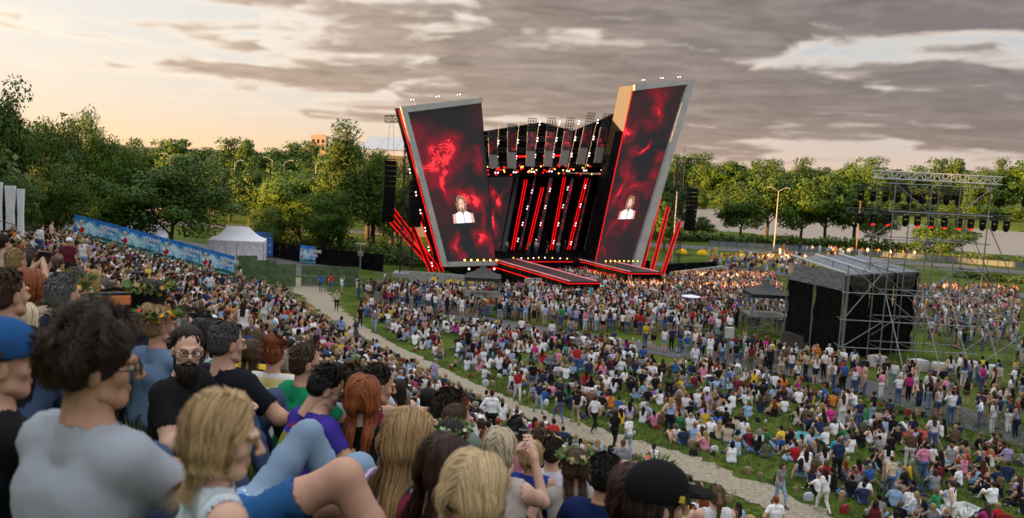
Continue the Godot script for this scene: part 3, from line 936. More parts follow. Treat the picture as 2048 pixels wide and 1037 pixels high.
func make_ground() -> void:
	M.grass = tri_mat("grass ground", noise_tex([lin(0.050, 0.078, 0.014), lin(0.082, 0.122, 0.022), lin(0.11, 0.155, 0.030), lin(0.165, 0.18, 0.055)], 0.012, 6, 11, 1024), 5.0, 0.95, bump_tex(0.05, 21), 5.0)
	M.grass.metallic_specular = 0.15
	M.grass.vertex_color_use_as_albedo = true
	M.grass.detail_enabled = true
	M.grass.detail_blend_mode = BaseMaterial3D.BLEND_MODE_MUL
	M.grass.detail_uv_layer = BaseMaterial3D.DETAIL_UV_2
	M.grass.detail_albedo = noise_tex([Color(0.55, 0.6, 0.5), Color(0.9, 0.9, 0.85), Color(1.0, 0.98, 0.9)], 0.02, 4, 31, 256)
	M.grass.uv2_triplanar = true; M.grass.uv2_world_triplanar = true; M.grass.uv2_scale = Vector3.ONE / 37.0
	var xs := axis([[-1500, -300, 150], [-300, -80, 20], [-80, -50, 3.0], [-50, 45, 1.0], [45, 120, 4.0], [120, 460, 10], [460, 2600, 150]])
	var zs := axis([[-3200, -700, 200], [-700, -480, 20], [-480, -220, 6], [-220, -110, 5.0], [-110, 14, 1.0], [14, 120, 15.0]])
	var mb := MB.new()
	mb.use_c = true
	for z in zs:
		for x in xs:
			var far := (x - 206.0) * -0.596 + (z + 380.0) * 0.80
			mb.col = Color(1.9, 1.45, 0.9) if far < 0.0 else Color(1.0, 1.0, 1.0)  # yellow evening light on the far bank put into the grass colour
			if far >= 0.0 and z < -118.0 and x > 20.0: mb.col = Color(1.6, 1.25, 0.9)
			# grass worn to soil along the sandy path
			if x > -30.0 and x < 20.0 and z > -95.0:
				var pd := path_side(x, z) - 1.0 + 0.9 * noise.get_noise_2d(x * 0.9, z * 0.9)
				if pd < 1.3: mb.col = Color(1.0, 1.0, 1.0).lerp(Color(2.0, 1.45, 2.4), clampf((1.3 - pd) * 0.9, 0, 1))
				var worn := noise2.get_noise_2d(x * 0.35, z * 0.35)
				if worn > 0.25: mb.col = mb.col.lerp(Color(1.7, 1.3, 1.8), clampf((worn - 0.25) * 2.2, 0, 0.7))
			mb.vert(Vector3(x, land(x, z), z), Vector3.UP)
	var w := xs.size()
	for i in zs.size() - 1:
		for k in w - 1:
			var a := i * w + k
			mb.tri(a, a + 1, a + w); mb.tri(a + 1, a + w + 1, a + w)
	fix_normals(mb)
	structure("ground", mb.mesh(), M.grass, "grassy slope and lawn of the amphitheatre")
	M.sand = tri_mat("trodden sand", noise_tex([lin(0.20, 0.165, 0.115), lin(0.27, 0.225, 0.16), lin(0.33, 0.285, 0.21), lin(0.38, 0.33, 0.25)], 0.02, 6, 5, 512), 3.0, 0.95, bump_tex(0.06, 8), 3.0)
	M.asphalt = tri_mat("asphalt", noise_tex([lin(0.060, 0.060, 0.062), lin(0.085, 0.084, 0.083), lin(0.11, 0.108, 0.105)], 0.03, 6, 6, 512), 4.0, 0.9, bump_tex(0.12, 9), 1.0)
	M.concrete = tri_mat("concrete", noise_tex([lin(0.24, 0.24, 0.235), lin(0.32, 0.32, 0.31), lin(0.38, 0.38, 0.37)], 0.012, 5, 7, 512), 3.0, 0.85)
	structure("dirt_path", strip(PATH, 0.03, 0.42, 8, 0.35), M.sand, "sandy trodden path along the foot of the slope")
	structure("walkway", strip(WALK, 0.035, 0.0, 4), M.asphalt, "grey asphalt walkway through the standing crowd")
	# the paved ground in front of the stage and behind the fences
	var road := [[-140.0, -148.0, 4.0], [-60.0, -152.0, 4.0], [0.0, -160.0, 4.0], [45.0, -161.0, 4.5], [70.0, -152.6, 4.5], [84.0, -145.0, 4.5], [150.0, -118.0, 4.5], [260.0, -60.0, 4.5]]
	structure("road", strip(road, 0.04, 0.0, 2, 2.0), M.asphalt, "asphalt road along the river embankment")
	var road2 := [[20.0, -128.0, 3.0], [40.0, -122.5, 3.0], [54.0, -117.0, 3.2], [66.0, -111.5, 3.2], [90.0, -99.0, 3.2], [140.0, -70.0, 3.2]]
	structure("road", strip(road2, 0.04, 0.0, 2, 2.0), M.asphalt, "asphalt service road behind the black roofed platform")
	var lot := [[-23.0, -94.0, 3.5], [-26.0, -101.0, 6.0], [-33.0, -109.0, 8.0], [-42.0, -114.0, 7.0], [-58.0, -120.0, 6.0]]
	structure("pavement", strip(lot, 0.035, 0.0, 4, 1.0), M.asphalt, "paved yard behind the green fence")
	var lot2 := [[-120.0, -222.0, 12.0], [-30.0, -222.0, 12.0]]
	structure("car_park", strip(lot2, 0.05, 0.0, 2, 3.0), M.asphalt, "car park beyond the trees")
	# river
	var wm := mat("river water", lin(0.20, 0.185, 0.16), 0.32)
	wm.metallic_specular = 0.6
	wm.normal_enabled = true
	var nt := NoiseTexture2D.new()
	var fn := FastNoiseLite.new()
	fn.frequency = 0.02; fn.fractal_octaves = 4
	nt.noise = fn; nt.as_normal_map = true; nt.seamless = true; nt.bump_strength = 4.0
	wm.normal_texture = nt; wm.normal_scale = 1.2
	wm.uv1_triplanar = true; wm.uv1_world_triplanar = true; wm.uv1_scale = Vector3(0.09, 0.09, 0.05)
	var rv := MB.new()
	rv.quad(Vector3(-900, -16.3, -150), Vector3(1400, -16.3, -150), Vector3(1400, -16.3, -1500), Vector3(-900, -16.3, -1500))
	structure("river", rv.mesh(), wm, "wide grey river with small ripples")

# ---------------------------------------------------------------- trees
# leaves on the outside and inside of clumps; the crown is centred at y = 0.6 of a tree one metre high
func crown(kind: int, clumps: int, leaves: int, leaf: float, seed_: int) -> ArrayMesh:
	var r := RandomNumberGenerator.new()
	r.seed = seed_
	var mb := MB.new()
	mb.use_c = true
	var rad := Vector3(0.40, 0.44, 0.40) if kind == 0 else Vector3(0.20, 0.47, 0.20)
	var cen := Vector3(0, 0.54, 0) if kind == 0 else Vector3(0, 0.53, 0)
	var cs := []
	for i in clumps:
		var u := r.randf_range(-0.85, 1.0)
		var a := r.randf() * TAU
		var rr := sqrt(1.0 - u * u)
		var d := Vector3(rr * cos(a), u, rr * sin(a))
		var k := r.randf_range(0.45, 0.90) if i % 4 else r.randf_range(0.15, 0.5)
		var bulge := 1.0 + 0.22 * noise.get_noise_3d(d.x * 1.7 + seed_, d.y * 1.7, d.z * 1.7)
		var taper := 1.0
		if kind == 1: taper = clampf(1.15 - 0.75 * (d.y * k * 0.5 + 0.5), 0.25, 1.0) * 1.2
		var p := cen + Vector3(d.x * rad.x * taper, d.y * rad.y, d.z * rad.z * taper) * k * bulge
		cs.append([p, r.randf_range(0.10, 0.17) * (1.0 if kind == 0 else 0.75), r.randf_range(0.0, 1.0)])
	for i in leaves:
		var c: Array = cs[r.randi() % cs.size()]
		var u := r.randf_range(-1, 1)
		var a := r.randf() * TAU
		var rr := sqrt(1.0 - u * u)
		var d := Vector3(rr * cos(a), u, rr * sin(a))
		var p: Vector3 = c[0] + Vector3(d.x, d.y * 0.72, d.z) * c[1] * pow(r.randf(), 0.4)
		var out := (d + (p - cen) * 2.0 + Vector3(0, 0.35, 0)).normalized()
		var face := (out + Vector3(r.randf_range(-1, 1), r.randf_range(-1, 1), r.randf_range(-1, 1)) * 0.9).normalized()
		var x := face.cross(Vector3(r.randf_range(-1, 1), r.randf_range(-1, 1), r.randf_range(-1, 1))).normalized()
		var y := face.cross(x)
		var l := leaf * r.randf_range(0.6, 1.35)
		var tone: float = clampf(c[2] * 0.6 + r.randf() * 0.4, 0, 1)
		mb.col = Color(0.036, 0.082, 0.013).lerp(Color(0.085, 0.14, 0.024), tone)
		var s := mb.v.size()
		var nn := (face * 0.45 + out * 0.55).normalized()
		mb.vert(p - x * l, nn); mb.vert(p - y * l * 0.55, nn); mb.vert(p + x * l, nn); mb.vert(p + y * l * 0.55, nn)
		mb.tri(s, s + 2, s + 1); mb.tri(s, s + 3, s + 2)
	return mb.mesh()

func trunk(kind: int, seed_: int) -> ArrayMesh:
	var r := RandomNumberGenerator.new()
	r.seed = seed_
	var mb := MB.new()
	var top := 0.55 if kind == 0 else 0.8
	var p := Vector3(0, -0.03, 0)
	var rad := 0.028
	var n := 6
	for i in n:
		var q := Vector3(r.randf_range(-0.012, 0.012) * i, (i + 1.0) / n * top, r.randf_range(-0.012, 0.012) * i)
		mb.tube(p, q, rad, rad * 0.84, 7, false)
		if i >= 1:
			for k in 3:
				var a := r.randf() * TAU
				var d := Vector3(cos(a), r.randf_range(0.5, 1.1), sin(a)).normalized()
				var L := r.randf_range(0.16, 0.30) * (1.0 if kind == 0 else 0.5)
				var m := q + d * L * 0.5 + Vector3(0, 0.02, 0)
				mb.tube(q, m, rad * 0.5, rad * 0.3, 5, false)
				mb.tube(m, m + (d + Vector3(0, 0.3, 0)).normalized() * L * 0.6, rad * 0.3, rad * 0.1, 4, false)
		p = q
		rad *= 0.84
	return mb.mesh()

func leaf_mat(key: String, c: Color) -> StandardMaterial3D:
	var m := vc_mat(key, 0.55)
	m.albedo_color = c
	m.metallic_specular = 0.3
	m.backlight_enabled = true
	m.backlight = Color(0.35, 0.42, 0.12)
	return m
const TREES := [[0, -37.5, -65.0, 11.3, 7.2, "hill"], [0, -39.2, -60.0, 11.5, 7.7, "hill"], [0, -47.0, -92.0, 13.7, 7.7, "hill"], [0, -45.3, -97.0, 14.7, 6.5, "hill"], [0, -44.4, -101.0, 12.9, 7.9, "hill"], [0, -31.7, -57.0, 4.3, 3.8, "hill"], [0, -42.6, -84.0, 7.9, 6.1, "hill"], [0, -43.0, -92.0, 8.2, 6.6, "hill"], [0, -32.3, -52.0, 7.3, 5.2, "hill"], [0, -34.0, -18.0, 15.0, 11.0, "west"], [0, -33.0, -4.0, 16.0, 12.0, "west"], [0, -34.0, 10.0, 15.0, 11.0, "west"], [0, -46.0, -30.0, 17.0, 12.0, "west"], [0, -45.0, -12.0, 17.0, 12.0, "west"], [0, -46.0, 6.0, 16.0, 12.0, "west"], [0, -52.0, -44.0, 16.0, 12.0, "west"], [0, -42.0, -57.0, 17.0, 12.0, "west"], [0, -40.0, -47.0, 18.0, 12.0, "west"], [0, -44.0, -37.0, 18.0, 12.0, "west"], [0, -51.0, -53.0, 19.0, 13.0, "west"], [0, -37.0, -38.0, 16.0, 11.0, "west"], [0, -58.0, -66.0, 20.0, 13.0, "west"], [0, -55.0, -80.0, 19.0, 13.0, "west"], [0, -34.0, 24.0, 16.0, 12.0, "west"], [0, -31.0, 37.0, 16.0, 12.0, "west"], [0, -44.0, 20.0, 18.0, 13.0, "west"], [0, -41.0, 34.0, 18.0, 13.0, "west"], [0, -37.7, -99.0, 11.5, 14.3, "round"], [0, -28.5, -119.0, 12.0, 12.6, "mid"], [1, -22.3, -116.0, 18.2, 7.7, "tall"], [1, -18.8, -120.0, 15.6, 6.7, "tall"], [0, -30.5, -112.0, 7.1, 5.6, "mid"], [0, -18.3, -135.0, 14.3, 8.2, "mid"], [0, -22.7, -140.0, 15.4, 9.3, "mid"], [0, -16.5, -128.0, 12.2, 6.4, "mid"], [0, -23.3, -113.0, 9.9, 7.5, "mid"], [0, -101.3, -236.8, 15.2, 13.2, "far_left"], [0, -109.1, -265.5, 14.6, 18.1, "far_left"], [0, -94.6, -244.5, 15.4, 14.2, "far_left"], [0, -84.8, -226.8, 15.7, 16.1, "far_left"], [0, -90.5, -259.0, 13.9, 14.6, "far_left"], [0, -85.8, -255.3, 14.7, 17.7, "far_left"], [0, -77.7, -248.3, 16.9, 16.3, "far_left"], [0, -71.8, -241.0, 16.6, 13.1, "far_left"], [0, -67.6, -245.1, 14.6, 14.4, "far_left"], [0, -67.9, -263.5, 16.1, 18.3, "far_left"], [0, -60.3, -247.9, 16.6, 15.2, "far_left"], [0, -59.2, -259.7, 17.4, 13.9, "far_left"], [0, -48.6, -230.4, 16.1, 14.6, "far_left"], [0, -68.4, -194.9, 10.7, 9.9, "mid_left"], [0, -59.6, -178.5, 11.5, 9.4, "mid_left"], [0, -52.0, -164.4, 10.2, 9.6, "mid_left"], [0, -44.9, -152.8, 12.3, 7.9, "mid_left"], [0, -44.6, -160.7, 10.9, 8.6, "mid_left"], [0, -40.2, -151.9, 11.6, 9.2, "mid_left"], [0, -44.0, -183.1, 9.9, 12.1, "mid_left"], [0, -44.7, -193.5, 12.2, 12.1, "mid_left"], [0, -37.3, -177.9, 10.4, 11.2, "mid_left"], [0, 29.5, -172.0, 15.1, 8.6, "river"], [0, 25.3, -150.0, 8.6, 5.8, "river"], [0, 47.5, -188.0, 12.3, 11.5, "river"], [0, 56.3, -200.0, 16.3, 13.3, "river"], [0, 62.0, -194.0, 14.1, 12.9, "river"], [0, 68.2, -197.0, 15.5, 12.0, "river"], [0, 75.7, -200.0, 17.4, 13.3, "river"], [0, 75.4, -186.0, 11.5, 9.3, "river"], [0, 80.1, -168.0, 7.9, 13.1, "river"], [0, 38.8, -186.0, 4.7, 6.2, "river"], [0, 73.3, -531.1, 26.7, 23.9, "far_bank"], [0, 82.6, -523.2, 20.7, 21.9, "far_bank"], [0, 95.2, -554.9, 28.0, 28.2, "far_bank"], [0, 109.4, -568.7, 29.4, 29.7, "far_bank"], [0, 105.6, -503.9, 28.3, 23.1, "far_bank"], [0, 117.2, -502.9, 27.9, 27.1, "far_bank"], [0, 125.9, -508.6, 21.7, 27.9, "far_bank"], [0, 154.1, -569.1, 28.1, 30.5, "far_bank"], [0, 142.2, -502.6, 26.7, 26.2, "far_bank"], [0, 168.5, -558.2, 24.3, 30.2, "far_bank"], [0, 163.8, -517.0, 28.9, 24.2, "far_bank"], [0, 172.4, -509.9, 24.2, 21.9, "far_bank"], [0, 206.9, -569.3, 28.5, 29.5, "far_bank"], [0, 211.8, -555.4, 27.7, 33.5, "far_bank"], [0, 203.0, -514.8, 31.4, 32.7, "far_bank"], [0, 218.9, -523.6, 25.4, 30.4, "far_bank"], [0, 242.2, -557.0, 28.8, 30.6, "far_bank"], [0, 234.2, -518.8, 27.8, 33.6, "far_bank"], [0, 268.0, -568.0, 34.7, 37.3, "far_bank"], [0, 274.1, -562.9, 35.1, 25.3, "far_bank"], [0, 256.8, -504.2, 28.5, 23.1, "far_bank"], [0, 289.2, -552.3, 30.9, 35.8, "far_bank"], [0, 302.7, -564.6, 36.4, 23.7, "far_bank"], [0, 312.7, -556.7, 35.6, 34.1, "far_bank"], [0, 326.0, -561.5, 32.4, 26.2, "far_bank"], [0, 335.3, -562.4, 34.6, 34.3, "far_bank"], [0, 92.6, -455.7, 13.2, 12.9, "bank_bush"], [0, 108.6, -476.6, 8.9, 18.1, "bank_bush"], [0, 116.6, -474.2, 9.7, 17.3, "bank_bush"], [0, 127.6, -475.7, 6.7, 13.9, "bank_bush"], [0, 141.0, -474.7, 9.7, 15.6, "bank_bush"], [0, 151.9, -479.2, 9.0, 14.1, "bank_bush"], [0, 161.8, -477.1, 8.2, 17.3, "bank_bush"], [0, 173.7, -474.4, 6.8, 13.7, "bank_bush"], [0, 182.0, -462.6, 11.0, 19.3, "bank_bush"], [0, 189.4, -459.2, 7.4, 19.4, "bank_bush"], [0, 202.0, -467.4, 11.3, 15.6, "bank_bush"], [0, 217.7, -472.8, 6.6, 13.2, "bank_bush"], [0, 224.6, -467.2, 9.0, 18.5, "bank_bush"], [0, 233.0, -461.1, 11.9, 19.3, "bank_bush"], [0, 253.3, -479.6, 7.5, 18.3, "bank_bush"], [0, 256.7, -462.8, 8.7, 19.9, "bank_bush"]]  # west trees: out of view, added and raised to shade the lawn

const TREE_WORDS := {
	"hill": ["dark leafy tree on the hilltop behind the crowd, %s from the white pylons", "trees along the top of the slope"], "west": ["unseen tall tree on the hill west of the slope, shading the lawn, %s along the ridge", "unseen shade trees west of the slope"],
	"round": ["wide round tree spreading over the deck chairs behind the blue banners", ""], "mid": ["dense bright green tree behind the white tent and scrim fence, %s towards the stage", "trees beside the stage"],
	"tall": ["tall narrow tree beside the speaker tower, %s towards the stage", "tall trees beside the stage"], "far_left": ["sunlit tree in the far row beyond the car park, %s towards the stage", "far trees beyond the car park"],
	"mid_left": ["green tree in the row before the car park, %s towards the stage", "trees before the car park"], "river": ["embankment tree with sunlit crown beside the river, %s from the stage", "trees on the embankment"],
	"far_bank": ["tall tree in the wood across the river, %s from the stage", "wood on the far bank"], "bank_bush": ["low willow bush on the far bank of the river, %s from the stage", "bushes on the far bank"]}
const NTH := ["first", "second", "third", "fourth", "fifth", "sixth", "seventh", "eighth", "ninth", "tenth", "eleventh", "twelfth", "thirteenth", "fourteenth", "fifteenth", "sixteenth", "seventeenth", "eighteenth", "nineteenth", "twentieth", "twenty-first", "twenty-second", "twenty-third", "twenty-fourth", "twenty-fifth", "last"]

func make_trees() -> void:
	var trunks := [trunk(0, 3), trunk(1, 4)]
	var near := [crown(0, 80, 20000, 0.013, 21), crown(0, 66, 18000, 0.014, 22), crown(0, 90, 20000, 0.013, 23)]
	var tall := [crown(1, 70, 14000, 0.010, 31), crown(1, 60, 13000, 0.011, 32)]
	var far := [crown(0, 60, 7500, 0.022, 41), crown(0, 52, 7000, 0.023, 42), crown(0, 70, 8000, 0.021, 43), crown(0, 46, 6500, 0.024, 44)]
	var bark := tri_mat("bark", noise_tex([lin(0.03, 0.024, 0.018), lin(0.07, 0.055, 0.04), lin(0.11, 0.09, 0.07)], 0.03, 5, 3, 256), 1.2, 0.95)
	var lm := [leaf_mat("leaves deep green", Color(0.95, 1.0, 0.86)), leaf_mat("leaves fresh green", Color(1.05, 1.06, 0.84)), leaf_mat("leaves dull green", Color(1.0, 0.97, 0.92))]
	var count := {}
	var i := 0
	for t in TREES:
		var g: String = t[5]
		var words: Array = TREE_WORDS[g]
		var label: String = words[0]
		if label.contains("%s"):
			# its place in the row, counted across the picture
			var rank := 0
			for q in TREES:
				if q[5] == g and q[1] / -q[2] < t[1] / -t[2]: rank += 1
			label = label % NTH[mini(rank, 25)]
		var pos := on_land(t[1], t[2])
		var o := thing("leafy_bush" if g == "bank_bush" else "leafy_tree", label, "bush" if g == "bank_bush" else "tree", T(pos, i * 1.7), words[1])
		var h: float = t[3]
		var w: float = t[4]
		var kind: int = t[0]
		var sx := w / (0.86 if kind == 0 else 0.46)
		var near_by := g in ["hill", "west", "round", "mid", "tall"]
		var cm: Mesh = tall[i % 2] if kind == 1 else near[i % 3] if near_by else far[i % 4]
		var base := 0.0
		var sy := h / 1.02
		if g == "bank_bush":
			base = -0.24 * h; sy = h * 1.25
		elif g == "hill":
			base = -0.16 * h; sy = h * 1.16
		var m: Material = lm[(i * 7 + i / 3) % 3]
		part("trunk", trunks[kind], bark, o, Transform3D(Basis().scaled(Vector3(sy, sy, sy)), Vector3(0, base, 0)))
		part("crown", cm, m, o, Transform3D(Basis().scaled(Vector3(sx, sy, sx)), Vector3(0, base, 0)))
		i += 1

# ---------------------------------------------------------------- the stage
const SO := Vector3(-1.277, 0.0, -100.0)
var S := Transform3D(Basis(Vector3(0.90752, 0, -0.42001), Vector3.UP, Vector3(0.42001, 0, 0.90752)), SO)
const GY := -12.8
const DECK := -10.6

func screen_image(w: int, h: int, seed_: int, singer: bool, at: Vector2, sc: float) -> Image:
	# red brush strokes that sweep in arcs over near-black
	var im := Image.create(w, h, false, Image.FORMAT_RGB8)
	var ar := float(h) / w
	var r := RandomNumberGenerator.new()
	r.seed = seed_
	var arcs := []
	for i in int(9 + ar * 5):
		arcs.append([Vector2(r.randf_range(-0.3, 1.3), r.randf_range(0.0, ar)), r.randf_range(0.12, 0.65), r.randf_range(0.04, 0.15), r.randf() * TAU, r.randf_range(0.5, 1.2), r.randf_range(0.4, 1.3), r.randf_range(30.0, 80.0)])
	for y in h:
		for x in w:
			var u := float(x) / w
			var v := float(y) / h * ar
			var wob := noise.get_noise_2d(u * 1.5 + seed_, v * 1.5) * 0.14
			var red := 0.0
			for a in arcs:
				var q: Vector2 = Vector2(u, v) - a[0]
				var rr := q.length() + wob
				var dr: float = (rr - a[1]) / a[2]
				if absf(dr) > 2.2: continue
				var da: float = absf(angle_difference(q.angle(), a[3])) / a[4]
				if da > 1.0: continue
				red += a[5] * exp(-dr * dr) * (1.0 - da * da) * (0.72 + 0.28 * sin(rr * a[6] * TAU * 0.5 + a[3] + 2.0 * wob * 20.0))
			red *= 0.85 + 0.5 * noise2.get_noise_2d(u * 3.0, v * 3.0 + seed_)
			var haze := 0.25 * clampf(noise.get_noise_2d(u * 0.9 - seed_, v * 0.7) + 0.1, 0, 1)
			var c := Color(0.012, 0.0115, 0.0125).lerp(Color(0.20, 0.006, 0.015), clampf(red * 1.3 + haze * 0.6, 0, 1)).lerp(Color(0.95, 0.035, 0.045), smoothstep(0.60, 1.30, red))
			im.set_pixel(x, y, c.linear_to_srgb())
	if singer: paint_singer(im, at, sc)
	return im

func paint_singer(im: Image, at: Vector2, sc: float) -> void:
	# flat print on the screen: a long-haired figure in a white sleeveless shirt at a microphone
	var w := im.get_width()
	var h := im.get_height()
	for y in range(maxi(int(at.y - sc * 1.0), 0), mini(int(at.y + sc * 1.1), h)):
		for x in range(maxi(int(at.x - sc * 1.0), 0), mini(int(at.x + sc * 1.0), w)):
			var p := Vector2(x - at.x, y - at.y) / sc
			var n := noise.get_noise_2d(p.x * 9.0, p.y * 5.0)
			var c := Color(-1, 0, 0)
			if p.y > 0.28 and p.y < 0.92 and absf(p.x) < 0.50 + 0.08 * (p.y - 0.3) - 0.28 * smoothstep(0.42, 0.26, p.y): c = Color(0.78, 0.77, 0.86) * (0.92 + 0.14 * noise.get_noise_2d(p.x * 6.0, p.y * 3.0))
			if p.y > 0.42 and p.y < 0.92 and absf(absf(p.x) - 0.60 - 0.12 * (p.y - 0.4)) < 0.10: c = Color(0.55, 0.30, 0.24)
			if p.y > 0.22 and p.y < 0.46 and absf(p.x) < 0.13 * (1.0 - maxf(p.y - 0.3, 0.0) * 3.0): c = Color(0.52, 0.29, 0.22)
			if Vector2(p.x / 0.36, (p.y + 0.10) / 0.46).length() < 1.0 + 0.22 * n and p.y < 0.40: c = Color(0.22, 0.125, 0.075) * (0.9 + 0.9 * n)
			if Vector2(p.x / 0.185, (p.y + 0.07) / 0.30).length() < 1.0: c = Color(0.62, 0.37, 0.29) * (1.0 + 0.15 * n)
			if Vector2((absf(p.x) - 0.08) / 0.05, (p.y + 0.10) / 0.025).length() < 1.0: c = Color(0.12, 0.06, 0.05)
			if Vector2(p.x / 0.07, (p.y - 0.10) / 0.03).length() < 1.0: c = Color(0.40, 0.12, 0.11)
			if Vector2((p.x - 0.02) / 0.05, (p.y - 0.16) / 0.07).length() < 1.0 or (absf(p.x - 0.04) < 0.017 and p.y > 0.18 and p.y < 0.92): c = Color(0.02, 0.02, 0.025)
			if c.r >= 0.0: im.set_pixel(x, y, c.clamp().linear_to_srgb())

func screen_mat(key: String, im: Image, e: float) -> StandardMaterial3D:
	var m := mat(key, lin(0.012, 0.012, 0.013), 0.6)
	m.metallic_specular = 0.2
	m.emission_enabled = true
	m.emission_texture = ImageTexture.create_from_image(im)
	m.emission = Color(0, 0, 0)
	m.emission_energy_multiplier = e
	return m

# a screen face: bilinear patch tl tr br bl in stage space (r, y) at depth f
func patch(tl: Vector2, tr: Vector2, br: Vector2, bl: Vector2, f: float, nx := 6, ny := 14) -> ArrayMesh:
	var mb := MB.new()
	for j in ny + 1:
		for i in nx + 1:
			var u := float(i) / nx
			var v := float(j) / ny
			var p := tl.lerp(tr, u).lerp(bl.lerp(br, u), v)
			mb.vert(Vector3(p.x, p.y, f), Vector3(0, 0, 1), Vector2(u, v))
	for j in ny:
		for i in nx:
			var a := j * (nx + 1) + i
			mb.tri(a, a + 1, a + nx + 1); mb.tri(a + 1, a + nx + 2, a + nx + 1)
	return mb.mesh()

func P3(p: Vector2, f: float) -> Vector3:
	return Vector3(p.x, p.y, f)

func poly(pts: Array, f: float) -> PackedVector3Array:
	var out := PackedVector3Array()
	for p in pts: out.append(Vector3(p[0], p[1], f))
	return out

func ball(mb: MB, p: Vector3, r: float) -> void:
	mb.lathe(p, [Vector2(0.0, -r), Vector2(r * 0.7, -r * 0.7), Vector2(r, 0), Vector2(r * 0.7, r * 0.7), Vector2(0.0, r)], 8)

# one lamp: dark housing with a glowing lens towards the audience
func lamp_mesh(r: float) -> Array:
	var key := "lamp %.2f" % r
	if not meshes.has(key):
		var hs := MB.new()
		hs.box(Vector3(0, -r * 0.2, -r * 1.1), Vector3(r * 2.2, r * 2.2, r * 1.6))
		hs.box(Vector3(0, -r * 1.7, -r * 0.9), Vector3(r * 0.8, r * 1.0, r * 0.8))
		var gl := MB.new()
		ball(gl, Vector3.ZERO, r)
		meshes[key] = [hs.mesh(), gl.mesh()]
	return meshes[key]

func lamp(parent: Node3D, p: Vector3, r: float, m: Material, housing := true) -> void:
	var a := lamp_mesh(r)
	var g := part("lamp", a[1], m, parent, Transform3D(Basis(), p))
	if housing: part("housing", a[0], M.black, g)

func lattice(mb: MB, a: Vector3, b: Vector3, w: float, step: float, r: float, side := Vector3.ZERO) -> void:
	# square truss between two points: four chords with zigzag braces
	var z := (b - a).normalized()
	var up := Vector3.UP if absf(z.y) < 0.9 else Vector3(0, 0, 1)
	var x := up.cross(z).normalized() if side == Vector3.ZERO else side
	var y := z.cross(x)
	var cs := [x * w + y * w, y * w - x * w, -x * w - y * w, x * w - y * w]
	for c in cs: mb.tube(a + c * 0.5, b + c * 0.5, r, r, 5)
	var n := int((b - a).length() / step)
	for i in n:
		var p := a.lerp(b, float(i) / n)
		var q := a.lerp(b, float(i + 1) / n)
		for k in 4:
			var c0: Vector3 = cs[k] * 0.5
			var c1: Vector3 = cs[(k + 1) % 4] * 0.5
			if i % 2: mb.tube(p + c0, q + c1, r * 0.6, r * 0.6, 4, false)
			else: mb.tube(p + c1, q + c0, r * 0.6, r * 0.6, 4, false)
			mb.tube(p + c0, p + c1, r * 0.6, r * 0.6, 4, false)

